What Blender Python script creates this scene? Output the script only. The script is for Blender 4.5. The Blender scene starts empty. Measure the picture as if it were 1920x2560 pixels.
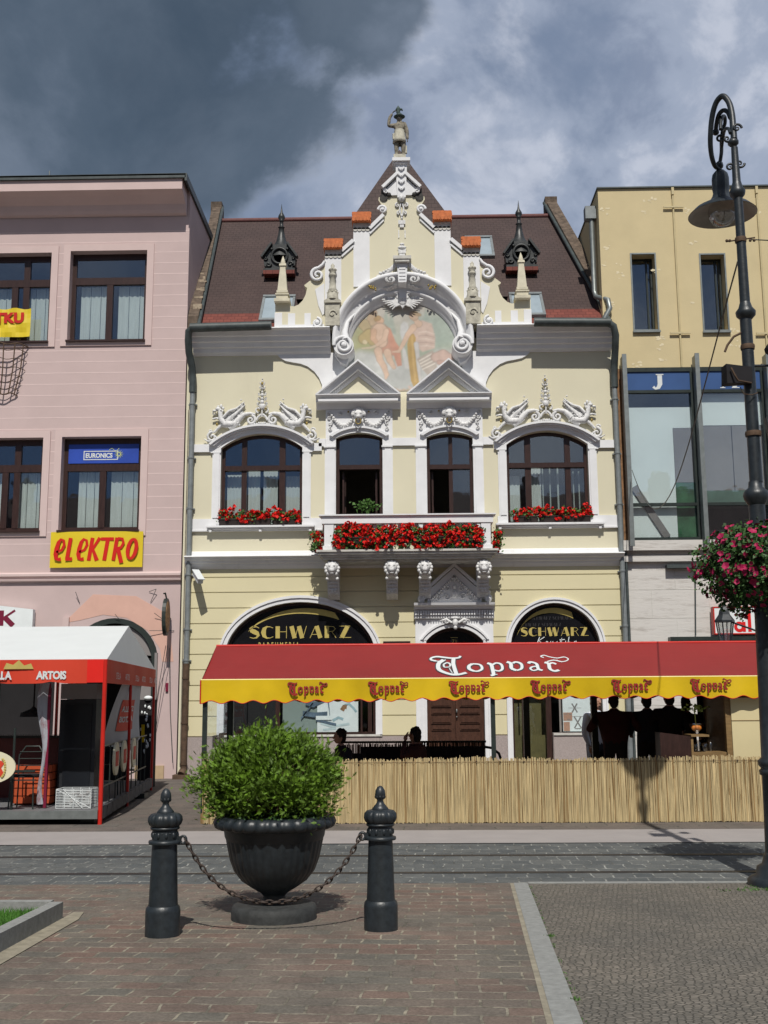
import bpy, bmesh, math, random
import numpy as np
from mathutils import Vector, Matrix
from mathutils.geometry import tessellate_polygon
random.seed(7)
PI = math.pi
R = math.radians
scene = bpy.context.scene
C = scene.collection

# ------------------------------------------------------------------ camera
cam_d = bpy.data.cameras.new('camera'); cam = bpy.data.objects.new('camera', cam_d); C.objects.link(cam)
scene.camera = cam
cam_d.sensor_fit = 'VERTICAL'; cam_d.sensor_height = 36.0; cam_d.lens = 2730 / 2560 * 36.0
cam_d.clip_start = 0.05; cam_d.clip_end = 3000
cam.matrix_world = (Matrix.Translation((0, 0, 1.75)) @ Matrix.Rotation(R(1.1), 4, 'Z')
                    @ Matrix.Rotation(R(90) + math.atan(465 / 2730), 4, 'X') @ Matrix.Rotation(R(-0.38), 4, 'Z'))
scene.render.resolution_x = 768; scene.render.resolution_y = 1024
scene.render.engine = 'CYCLES'
scene.view_settings.view_transform = 'Standard'; scene.view_settings.look = 'None'
scene.view_settings.exposure = 0.0; scene.view_settings.gamma = 1.0

# ------------------------------------------------------------------ sun and sky
SUN_EL = 52.0
sun_d = bpy.data.lights.new('sun', 'SUN'); sun = bpy.data.objects.new('sun', sun_d); C.objects.link(sun)
sun_d.energy = 4.3; sun_d.angle = R(0.53); sun_d.color = (1.0, 0.955, 0.88)
ldir = Vector((-0.02, math.cos(R(SUN_EL)), -math.sin(R(SUN_EL)))).normalized()
sun.rotation_euler = ldir.to_track_quat('-Z', 'Y').to_euler()

w = bpy.data.worlds.new('World'); scene.world = w; w.use_nodes = True
nt = w.node_tree; nt.nodes.clear()
def N(t, k, **kw):
    n = t.nodes.new(k)
    for a, b in kw.items(): setattr(n, a, b)
    return n
def world_sky():
    L = nt.links.new
    out = N(nt, 'ShaderNodeOutputWorld'); bg = N(nt, 'ShaderNodeBackground'); L(bg.outputs[0], out.inputs[0])
    sky = N(nt, 'ShaderNodeTexSky', sky_type='NISHITA', sun_disc=False); sky.sun_elevation = R(SUN_EL); sky.sun_rotation = R(180)
    tc = N(nt, 'ShaderNodeTexCoord')
    sep = N(nt, 'ShaderNodeSeparateXYZ'); L(tc.outputs['Generated'], sep.inputs[0])
    def noise(scale, detail, rough, dist, vec=None):
        n = N(nt, 'ShaderNodeTexNoise'); n.inputs['Scale'].default_value = scale; n.inputs['Detail'].default_value = detail
        n.inputs['Roughness'].default_value = rough; n.inputs['Distortion'].default_value = dist
        L(vec or tc.outputs['Generated'], n.inputs['Vector']); return n.outputs['Fac']
    def ma(op, a, b, c=None):
        n = N(nt, 'ShaderNodeMath', operation=op)
        for i, v in enumerate((a, b, c)):
            if v is None: continue
            if isinstance(v, (int, float)): n.inputs[i].default_value = v
            else: L(v, n.inputs[i])
        return n.outputs[0]
    def ramp(f, stops, interp='EASE'):
        n = N(nt, 'ShaderNodeValToRGB'); n.color_ramp.interpolation = interp
        e = n.color_ramp.elements
        while len(e) < len(stops): e.new(0.5)
        for i, (p, c) in enumerate(stops): e[i].position = p; e[i].color = (*c, 1)
        L(f, n.inputs[0]); return n.outputs[0]
    def mix(f, a, b):
        n = N(nt, 'ShaderNodeMix', data_type='RGBA')
        for i, v in ((0, f), (6, a), (7, b)):
            if isinstance(v, (int, float)): n.inputs[i].default_value = v
            elif isinstance(v, tuple): n.inputs[i].default_value = (*v, 1)
            else: L(v, n.inputs[i])
        return n.outputs[2]
    # wispy streaky vector
    mp = N(nt, 'ShaderNodeMapping'); mp.inputs['Scale'].default_value = (1.0, 1.0, 1.15); mp.inputs['Rotation'].default_value = (0, R(35), 0)
    mp.inputs['Location'].default_value = (3.3, 1.7, 0.4)
    L(tc.outputs['Generated'], mp.inputs[0])
    v = mp.outputs[0]
    n1 = noise(4.2, 9, 0.56, 0.2, v); n2 = noise(8.5, 9, 0.58, 0.25, v); n3 = noise(2.4, 4, 0.5, 0.2, v)
    # dark storm bank on the upper left, a diagonal edge through the sky
    s = ma('MULTIPLY_ADD', sep.outputs[2], 0.83, -0.435)
    s = ma('MULTIPLY_ADD', sep.outputs[0], -1.18, s)
    s = ma('ADD', s, ma('MULTIPLY_ADD', n1, 0.50, -0.25))
    s = ma('ADD', s, ma('MULTIPLY_ADD', n2, 0.24, -0.12))
    bank = ramp(s, [(0.0, (0, 0, 0)), (0.085, (1, 1, 1))])
    bright = ramp(n2, [(0.36, (0.25, 0.30, 0.41)), (0.49, (0.37, 0.425, 0.54)), (0.62, (0.56, 0.60, 0.70))])
    mid = ramp(n1, [(0.38, (0.14, 0.182, 0.27)), (0.62, (1, 1, 1))])
    patch = ramp(n1, [(0.36, (0, 0, 0)), (0.50, (1, 1, 1))])
    lightc = mix(patch, (0.200, 0.255, 0.365), bright)
    darkc = ramp(n1, [(0.34, (0.056, 0.086, 0.122)), (0.50, (0.086, 0.122, 0.166)), (0.68, (0.19, 0.235, 0.305))])
    darkc = mix(0.35, darkc, ramp(n2, [(0.3, (0.058, 0.080, 0.112)), (0.72, (0.17, 0.20, 0.25))]))
    cloud = mix(bank, lightc, darkc)
    # behind the viewer the cloud is broken and bright
    back = ramp(ma('MULTIPLY', sep.outputs[1], -1.0), [(0.0, (0, 0, 0)), (0.35, (1, 1, 1))])
    cloud = mix(back, cloud, ramp(n3, [(0.42, (0.07, 0.13, 0.26)), (0.62, (0.42, 0.44, 0.48))]))
    skym = N(nt, 'ShaderNodeMix', data_type='RGBA', blend_type='MULTIPLY'); skym.inputs[0].default_value = 1
    L(sky.outputs[0], skym.inputs[6]); skym.inputs[7].default_value = (0.10, 0.10, 0.10, 1)
    fin = mix(0.90, skym.outputs[2], cloud)
    L(fin, bg.inputs[0]); bg.inputs[1].default_value = 1.0
world_sky()

# ------------------------------------------------------------------ materials
def mat(name, col, rough=0.7, var=0.08, scale=6.0, bump=0.0, bscale=60.0, metal=0.0, stain=0.0, stain_col=(0.18, 0.16, 0.14), stretch=(1, 1, 1), spec=0.4, coat=0.0):
    m = bpy.data.materials.new(name); m.use_nodes = True
    t = m.node_tree; b = t.nodes['Principled BSDF']; L = t.links.new
    b.inputs['Roughness'].default_value = rough; b.inputs['Metallic'].default_value = metal
    b.inputs['Specular IOR Level'].default_value = spec
    if coat: b.inputs['Coat Weight'].default_value = coat; b.inputs['Coat Roughness'].default_value = 0.15
    tc = N(t, 'ShaderNodeTexCoord'); mp = N(t, 'ShaderNodeMapping'); mp.inputs['Scale'].default_value = stretch
    L(tc.outputs['Object'], mp.inputs[0])
    n = N(t, 'ShaderNodeTexNoise'); n.inputs['Scale'].default_value = scale; n.inputs['Detail'].default_value = 6; n.inputs['Roughness'].default_value = 0.6
    L(mp.outputs[0], n.inputs['Vector'])
    r = N(t, 'ShaderNodeValToRGB'); e = r.color_ramp.elements
    e[0].position = 0.3; e[1].position = 0.7
    e[0].color = (*[c * (1 - var) for c in col], 1); e[1].color = (*[min(1, c * (1 + var)) for c in col], 1)
    L(n.outputs['Fac'], r.inputs[0]); outc = r.outputs[0]
    if stain > 0:
        n2 = N(t, 'ShaderNodeTexNoise'); n2.inputs['Scale'].default_value = scale * 0.7; n2.inputs['Detail'].default_value = 9; n2.inputs['Roughness'].default_value = 0.7
        mp2 = N(t, 'ShaderNodeMapping'); mp2.inputs['Scale'].default_value = (1.6, 1, 0.45); mp2.inputs['Location'].default_value = (5, 2, 7)
        L(tc.outputs['Object'], mp2.inputs[0]); L(mp2.outputs[0], n2.inputs['Vector'])
        r2 = N(t, 'ShaderNodeValToRGB'); r2.color_ramp.elements[0].position = 0.60; r2.color_ramp.elements[1].position = 0.82
        r2.color_ramp.elements[1].color = (stain, stain, stain, 1)
        L(n2.outputs['Fac'], r2.inputs[0])
        mx = N(t, 'ShaderNodeMix', data_type='RGBA'); L(r2.outputs[0], mx.inputs[0]); L(outc, mx.inputs[6]); mx.inputs[7].default_value = (*stain_col, 1)
        outc = mx.outputs[2]
    L(outc, b.inputs['Base Color'])
    if bump > 0:
        n3 = N(t, 'ShaderNodeTexNoise'); n3.inputs['Scale'].default_value = bscale; n3.inputs['Detail'].default_value = 5
        L(mp.outputs[0], n3.inputs['Vector'])
        bp = N(t, 'ShaderNodeBump'); bp.inputs['Strength'].default_value = bump; bp.inputs['Distance'].default_value = 0.01
        L(n3.outputs['Fac'], bp.inputs['Height']); L(bp.outputs[0], b.inputs['Normal'])
    return m

def glass_mat(name, tint=(0.9, 0.95, 0.95), refl=0.22, dirt=0.03):
    m = bpy.data.materials.new(name); m.use_nodes = True; t = m.node_tree; t.nodes.clear(); L = t.links.new
    o = N(t, 'ShaderNodeOutputMaterial'); tr = N(t, 'ShaderNodeBsdfTransparent'); tr.inputs[0].default_value = (*tint, 1)
    gl = N(t, 'ShaderNodeBsdfGlossy'); gl.inputs['Roughness'].default_value = 0.02; gl.inputs['Color'].default_value = (0.85, 0.92, 1, 1)
    tc = N(t, 'ShaderNodeTexCoord'); n = N(t, 'ShaderNodeTexNoise'); n.inputs['Scale'].default_value = 1.7; L(tc.outputs['Object'], n.inputs['Vector'])
    bp = N(t, 'ShaderNodeBump'); bp.inputs['Strength'].default_value = 0.25; bp.inputs['Distance'].default_value = 0.01
    L(n.outputs['Fac'], bp.inputs['Height']); L(bp.outputs[0], gl.inputs['Normal'])
    mx = N(t, 'ShaderNodeMixShader'); mx.inputs[0].default_value = refl
    L(tr.outputs[0], mx.inputs[1]); L(gl.outputs[0], mx.inputs[2]); L(mx.outputs[0], o.inputs[0])
    return m

def paving(name, c1, c2, mortar, bw, rh, ms, rot=2.0, off=0.5, tint=(0.2, 0.17, 0.14), tint_amt=0.4, rough=0.85, bump=0.6, warp=0.02, mortar_var=0.5):
    m = bpy.data.materials.new(name); m.use_nodes = True; t = m.node_tree; b = t.nodes['Principled BSDF']; L = t.links.new
    b.inputs['Roughness'].default_value = rough; b.inputs['Specular IOR Level'].default_value = 0.3
    tc = N(t, 'ShaderNodeTexCoord')
    nw = N(t, 'ShaderNodeTexNoise'); nw.inputs['Scale'].default_value = 3.5; nw.inputs['Detail'].default_value = 3; L(tc.outputs['Object'], nw.inputs['Vector'])
    sc = N(t, 'ShaderNodeVectorMath', operation='SCALE'); sc.inputs['Scale'].default_value = warp * 2; L(nw.outputs['Color'], sc.inputs[0])
    ad = N(t, 'ShaderNodeVectorMath', operation='ADD'); L(tc.outputs['Object'], ad.inputs[0]); L(sc.outputs[0], ad.inputs[1])
    mp = N(t, 'ShaderNodeMapping'); mp.inputs['Rotation'].default_value = (0, 0, R(rot)); L(ad.outputs[0], mp.inputs[0])
    br = N(t, 'ShaderNodeTexBrick'); br.offset = off; br.inputs['Scale'].default_value = 1
    br.inputs['Color1'].default_value = (*c1, 1); br.inputs['Color2'].default_value = (*c2, 1); br.inputs['Mortar'].default_value = (*mortar, 1)
    br.inputs['Mortar Size'].default_value = ms; br.inputs['Mortar Smooth'].default_value = 0.3; br.inputs['Brick Width'].default_value = bw; br.inputs['Row Height'].default_value = rh
    L(mp.outputs[0], br.inputs['Vector'])
    # large patches of another tone, fine grit
    nl = N(t, 'ShaderNodeTexNoise'); nl.inputs['Scale'].default_value = 0.55; nl.inputs['Detail'].default_value = 3; L(tc.outputs['Object'], nl.inputs['Vector'])
    rl = N(t, 'ShaderNodeValToRGB'); rl.color_ramp.elements[0].position = 0.4; rl.color_ramp.elements[1].position = 0.62
    rl.color_ramp.elements[1].color = (tint_amt,) * 3 + (1,); L(nl.outputs['Fac'], rl.inputs[0])
    mx = N(t, 'ShaderNodeMix', data_type='RGBA', blend_type='MIX'); L(rl.outputs[0], mx.inputs[0]); L(br.outputs['Color'], mx.inputs[6]); mx.inputs[7].default_value = (*tint, 1)
    ng = N(t, 'ShaderNodeTexNoise'); ng.inputs['Scale'].default_value = 55; ng.inputs['Detail'].default_value = 6; L(tc.outputs['Object'], ng.inputs['Vector'])
    rg = N(t, 'ShaderNodeValToRGB'); rg.color_ramp.elements[0].position = 0.25; rg.color_ramp.elements[1].position = 0.8
    rg.color_ramp.elements[0].color = (0.66, 0.66, 0.66, 1); rg.color_ramp.elements[1].color = (1.25, 1.25, 1.25, 1); L(ng.outputs['Fac'], rg.inputs[0])
    mg = N(t, 'ShaderNodeMix', data_type='RGBA', blend_type='MULTIPLY'); mg.inputs[0].default_value = 1; L(mx.outputs[2], mg.inputs[6]); L(rg.outputs[0], mg.inputs[7])
    nm = N(t, 'ShaderNodeTexNoise'); nm.inputs['Scale'].default_value = 9; nm.inputs['Detail'].default_value = 4; L(tc.outputs['Object'], nm.inputs['Vector'])
    rm = N(t, 'ShaderNodeValToRGB'); rm.color_ramp.elements[0].position = 0.42; rm.color_ramp.elements[1].position = 0.6
    rm.color_ramp.elements[0].color = (mortar_var,) * 3 + (1,); L(nm.outputs['Fac'], rm.inputs[0])
    mm = N(t, 'ShaderNodeMix', data_type='RGBA', blend_type='MULTIPLY'); L(br.outputs['Fac'], mm.inputs[0]); L(mg.outputs[2], mm.inputs[6]); L(rm.outputs[0], mm.inputs[7])
    ns = N(t, 'ShaderNodeTexNoise'); ns.inputs['Scale'].default_value = 1.9; ns.inputs['Detail'].default_value = 9; ns.inputs['Roughness'].default_value = 0.68; L(tc.outputs['Object'], ns.inputs['Vector'])
    rs = N(t, 'ShaderNodeValToRGB'); rs.color_ramp.elements[0].position = 0.34; rs.color_ramp.elements[1].position = 0.66
    rs.color_ramp.elements[0].color = (0.74, 0.74, 0.74, 1); rs.color_ramp.elements[1].color = (1.16, 1.13, 1.09, 1); L(ns.outputs['Fac'], rs.inputs[0])
    ms_ = N(t, 'ShaderNodeMix', data_type='RGBA', blend_type='MULTIPLY'); ms_.inputs[0].default_value = 1; L(mm.outputs[2], ms_.inputs[6]); L(rs.outputs[0], ms_.inputs[7])
    L(ms_.outputs[2], b.inputs['Base Color'])
    bp = N(t, 'ShaderNodeBump'); bp.inputs['Strength'].default_value = bump; bp.inputs['Distance'].default_value = 0.012; bp.invert = True
    s2 = N(t, 'ShaderNodeMath', operation='MULTIPLY_ADD'); L(ng.outputs['Fac'], s2.inputs[0]); s2.inputs[1].default_value = -0.5; L(br.outputs['Fac'], s2.inputs[2])
    L(s2.outputs[0], bp.inputs['Height']); L(bp.outputs[0], b.inputs['Normal'])
    return m

M = dict(
    cream=mat('cream_plaster', (0.615, 0.578, 0.432), 0.85, 0.035, 0.7, 0.15, 40, stain=0.26, stain_col=(0.38, 0.35, 0.27)),
    white=mat('white_stucco', (0.69, 0.695, 0.705), 0.8, 0.05, 3, 0.2, 50, stain=0.42, stain_col=(0.38, 0.36, 0.32)),
    relief=mat('relief_stucco', (0.62, 0.62, 0.615), 0.75, 0.22, 22, 0.2, 50, stain=0.5, stain_col=(0.30, 0.28, 0.24)),
    gilt=mat('tarnished_gilt', (0.30, 0.22, 0.06), 0.5, 0.2, 12, metal=0.4),
    grime=mat('weathered_white', (0.50, 0.49, 0.45), 0.85, 0.22, 5, 0.3, 40, stain=0.7),
    stone=mat('weathered_stone', (0.42, 0.40, 0.33), 0.9, 0.3, 9, 0.4, 40, stain=0.6),
    granite=mat('pink_granite', (0.33, 0.28, 0.265), 0.6, 0.25, 70),
    wood=mat('dark_brown_wood', (0.036, 0.018, 0.015), 0.35, 0.3, 5, stretch=(6, 6, 1)),
    door=mat('door_wood', (0.062, 0.028, 0.018), 0.38, 0.35, 5, 0.1, 30, stretch=(5, 5, 1)),
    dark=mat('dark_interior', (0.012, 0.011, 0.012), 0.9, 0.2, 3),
    room=mat('room_wall', (0.05, 0.045, 0.04), 0.9, 0.2, 2),
    curtain=mat('white_curtain', (0.52, 0.57, 0.55), 0.9, 0.08, 4, stretch=(8, 8, 0.5)),
    glass=glass_mat('window_glass', (0.95, 0.97, 0.97), 0.13),
    shopglass=glass_mat('shop_glass', (0.96, 0.98, 0.98), 0.05),
    tile_red=mat('orange_clay_tile', (0.50, 0.145, 0.045), 0.75, 0.25, 12, 0.3, 40),
    iron=mat('black_cast_iron', (0.016, 0.021, 0.025), 0.42, 0.35, 20, 0.15, 60, spec=0.5),
    zinc=mat('grey_zinc', (0.20, 0.22, 0.225), 0.5, 0.2, 6, stain=0.5, metal=0.2),
    gutter=mat('dark_gutter', (0.050, 0.062, 0.062), 0.5, 0.3, 6),
    rust=mat('rusty_brown_pipe', (0.085, 0.052, 0.032), 0.8, 0.35, 9, 0.3, 30),
    brickside=mat('old_brick_wall', (0.105, 0.078, 0.058), 0.95, 0.5, 8, 0.6, 25, stain=0.9, stain_col=(0.05, 0.045, 0.04)),
    copper=mat('dark_zinc_dormer', (0.028, 0.031, 0.031), 0.42, 0.5, 9, 0.2, 30),
    black=mat('black_gloss', (0.008, 0.008, 0.010), 0.15, 0.2, 5),
    gold=mat('gold_lettering', (0.46, 0.37, 0.11), 0.45, 0.1, 6),
    golddim=mat('grey_lettering', (0.028, 0.027, 0.03), 0.4, 0.1, 6),
    paper=mat('white_paper', (0.70, 0.74, 0.74), 0.7, 0.05, 5),
    pink=mat('pink_plaster', (0.505, 0.392, 0.378), 0.88, 0.05, 1.3, 0.2, 40, stain=0.10, stain_col=(0.36, 0.27, 0.25)),
    pinklight=mat('pale_pink_plaster', (0.560, 0.435, 0.415), 0.88, 0.04, 2, 0.15, 40),
    pinkline=mat('pale_joint', (0.62, 0.49, 0.47), 0.88, 0.05, 5),
    peach=mat('peach_plaster', (0.60, 0.37, 0.30), 0.88, 0.06, 2, 0.15, 40),
    yellow=mat('ochre_plaster', (0.545, 0.455, 0.268), 0.88, 0.05, 1.5, 0.2, 30, stain=0.12, stain_col=(0.62, 0.53, 0.33)),
    flake=mat('flaked_plaster', (0.66, 0.58, 0.40), 0.9, 0.1, 9),
    steel=mat('grey_aluminium', (0.22, 0.24, 0.235), 0.4, 0.15, 8, metal=0.5),
    darksteel=mat('dark_green_steel', (0.022, 0.03, 0.027), 0.4, 0.3, 6),
    bluefascia=mat('blue_panel', (0.040, 0.090, 0.230), 0.35, 0.08, 2),
    blind=mat('pale_blind', (0.74, 0.80, 0.78), 0.8, 0.04, 1.5),
    greyboard=mat('grey_board', (0.22, 0.205, 0.20), 0.8, 0.08, 2),
    greenstuff=mat('green_cloth', (0.03, 0.11, 0.05), 0.8, 0.5, 4),
    redpaint=mat('red_paint', (0.50, 0.018, 0.010), 0.4, 0.1, 6),
    redfab=mat('red_canvas', (0.215, 0.014, 0.013), 0.6, 0.10, 0.9, 0.25, 5, spec=0.45, stain=0.55, stain_col=(0.20, 0.050, 0.046)),
    reddark=mat('dark_red_ink', (0.30, 0.012, 0.008), 0.6, 0.1, 5),
    yellowfab=mat('yellow_canvas', (0.60, 0.405, 0.003), 0.55, 0.10, 1.8, 0.3, 6, stain=0.25, stain_col=(0.42, 0.27, 0.02)),
    whitefab=mat('white_canvas', (0.60, 0.63, 0.63), 0.6, 0.03, 2, 0.1, 8),
    tentred=mat('orange_red_canvas', (0.56, 0.045, 0.018), 0.6, 0.06, 2, 0.1, 8),
    tentred2=mat('bright_red_canvas', (0.66, 0.012, 0.006), 0.55, 0.05, 2, 0.1, 8),
    reed=mat('reed_stalk', (0.46, 0.365, 0.20), 0.8, 0.42, 30, stretch=(1.6, 1.6, 0.08)),
    reed2=mat('dark_reed_stalk', (0.27, 0.18, 0.08), 0.85, 0.4, 30, stretch=(1.6, 1.6, 0.08)),
    leaf=mat('leaf_green', (0.055, 0.13, 0.022), 0.6, 0.5, 14),
    thuja=mat('thuja_green', (0.098, 0.182, 0.012), 0.6, 0.7, 9),
    twig=mat('brown_twig', (0.07, 0.04, 0.02), 0.9, 0.3, 9),
    redflower=mat('scarlet_petal', (0.66, 0.010, 0.006), 0.65, 0.25, 10),
    magenta=mat('magenta_petal', (0.32, 0.004, 0.060), 0.65, 0.3, 10),
    soil=mat('soil', (0.03, 0.02, 0.013), 0.95, 0.4, 20, 0.4, 30),
    grass=mat('grass_green', (0.055, 0.16, 0.018), 0.8, 0.4, 8),
    kerb=mat('grey_granite_kerb', (0.23, 0.235, 0.225), 0.85, 0.18, 18, 0.3, 50, stain=0.4),
    mortar=mat('tan_mortar', (0.25, 0.225, 0.17), 0.9, 0.25, 12, 0.3, 40),
    concrete=mat('pale_pavement', (0.30, 0.275, 0.265), 0.85, 0.06, 2.2, 0.15, 60, stain=0.25, stain_col=(0.17, 0.155, 0.15)),
    skin=mat('skin', (0.42, 0.24, 0.17), 0.6, 0.08, 12),
    redshirt=mat('dark_maroon_cloth', (0.045, 0.010, 0.012), 0.9, 0.2, 9),
    blackcloth=mat('black_cloth', (0.012, 0.011, 0.013), 0.9, 0.2, 9),
    whitecloth=mat('white_cloth', (0.62, 0.66, 0.74), 0.9, 0.05, 9),
    hair=mat('dark_hair', (0.014, 0.010, 0.008), 0.8, 0.3, 30),
    navy=mat('navy_cloth', (0.016, 0.020, 0.035), 0.9, 0.2, 9),
    clear=glass_mat('clear_plastic', (0.93, 0.95, 0.95), 0.10),
    orange=mat('orange_fruit', (0.62, 0.19, 0.02), 0.5, 0.1, 12),
    brownwood=mat('counter_wood', (0.20, 0.125, 0.05), 0.6, 0.25, 6, stretch=(1, 1, 5)),
    creamlow=mat('yellow_cream_plaster', (0.620, 0.566, 0.365), 0.85, 0.035, 0.7, 0.15, 40, stain=0.28, stain_col=(0.40, 0.35, 0.25)),
    creamboard=mat('cream_board', (0.58, 0.50, 0.29), 0.7, 0.03, 2),
    maroon=mat('maroon_letter', (0.16, 0.006, 0.03), 0.5, 0.1, 6),
    lampwhite=mat('lamp_inner_enamel', (0.26, 0.24, 0.21), 0.4, 0.15, 6),
    skylight=mat('skylight_pane', (0.30, 0.36, 0.40), 0.12, 0.1, 3, spec=0.9),
    lamp_glass=glass_mat('lamp_glass', (0.85, 0.83, 0.8), 0.22),
    travertine=None, shingle=None, shingle_red=None)

def layered(name, c1, c2, scale_v, thr=0.5, rough=0.8, bump=0.5):
    m = bpy.data.materials.new(name); m.use_nodes = True; t = m.node_tree; b = t.nodes['Principled BSDF']; L = t.links.new
    b.inputs['Roughness'].default_value = rough
    tc = N(t, 'ShaderNodeTexCoord'); mp = N(t, 'ShaderNodeMapping'); mp.inputs['Scale'].default_value = scale_v; L(tc.outputs['Object'], mp.inputs[0])
    n = N(t, 'ShaderNodeTexNoise'); n.inputs['Scale'].default_value = 1.0; n.inputs['Detail'].default_value = 9; n.inputs['Roughness'].default_value = 0.75; L(mp.outputs[0], n.inputs['Vector'])
    r = N(t, 'ShaderNodeValToRGB'); r.color_ramp.elements[0].position = thr - 0.18; r.color_ramp.elements[1].position = thr + 0.02
    r.color_ramp.elements[0].color = (*c2, 1); r.color_ramp.elements[1].color = (*c1, 1); L(n.outputs['Fac'], r.inputs[0]); L(r.outputs[0], b.inputs['Base Color'])
    bp = N(t, 'ShaderNodeBump'); bp.inputs['Strength'].default_value = bump; bp.inputs['Distance'].default_value = 0.02; L(n.outputs['Fac'], bp.inputs['Height']); L(bp.outputs[0], b.inputs['Normal'])
    return m
M['travertine'] = layered('travertine', (0.56, 0.54, 0.51), (0.30, 0.27, 0.24), (0.9, 1, 7.0), 0.47)

def shingle(name, c1, c2):
    m = bpy.data.materials.new(name); m.use_nodes = True; t = m.node_tree; b = t.nodes['Principled BSDF']; L = t.links.new
    b.inputs['Roughness'].default_value = 0.75; b.inputs['Specular IOR Level'].default_value = 0.4
    tc = N(t, 'ShaderNodeTexCoord'); mp = N(t, 'ShaderNodeMapping'); mp.inputs['Rotation'].default_value = (R(-48.5), 0, 0); L(tc.outputs['Object'], mp.inputs[0])
    br = N(t, 'ShaderNodeTexBrick'); br.inputs['Scale'].default_value = 1; br.inputs['Brick Width'].default_value = 0.17; br.inputs['Row Height'].default_value = 0.13
    br.inputs['Mortar Size'].default_value = 0.007; br.inputs['Color1'].default_value = (*c1, 1); br.inputs['Color2'].default_value = (*c2, 1)
    br.inputs['Mortar'].default_value = (c1[0] * 0.72, c1[1] * 0.72, c1[2] * 0.72, 1); L(mp.outputs[0], br.inputs['Vector'])
    n = N(t, 'ShaderNodeTexNoise'); n.inputs['Scale'].default_value = 1.3; n.inputs['Detail'].default_value = 7; L(tc.outputs['Object'], n.inputs['Vector'])
    r = N(t, 'ShaderNodeValToRGB'); r.color_ramp.elements[0].color = (0.72, 0.72, 0.72, 1); r.color_ramp.elements[1].color = (1.3, 1.25, 1.2, 1); L(n.outputs['Fac'], r.inputs[0])
    mg = N(t, 'ShaderNodeMix', data_type='RGBA', blend_type='MULTIPLY'); mg.inputs[0].default_value = 1; L(br.outputs['Color'], mg.inputs[6]); L(r.outputs[0], mg.inputs[7])
    L(mg.outputs[2], b.inputs['Base Color'])
    bp = N(t, 'ShaderNodeBump'); bp.inputs['Strength'].default_value = 0.6; bp.inputs['Distance'].default_value = 0.015; bp.invert = True; L(br.outputs['Fac'], bp.inputs['Height']); L(bp.outputs[0], b.inputs['Normal'])
    return m
M['shingle'] = shingle('brown_roof_shingle', (0.050, 0.031, 0.029), (0.058, 0.037, 0.034))
M['shingle_red'] = shingle('red_roof_shingle', (0.13, 0.032, 0.024), (0.17, 0.045, 0.032))

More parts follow.
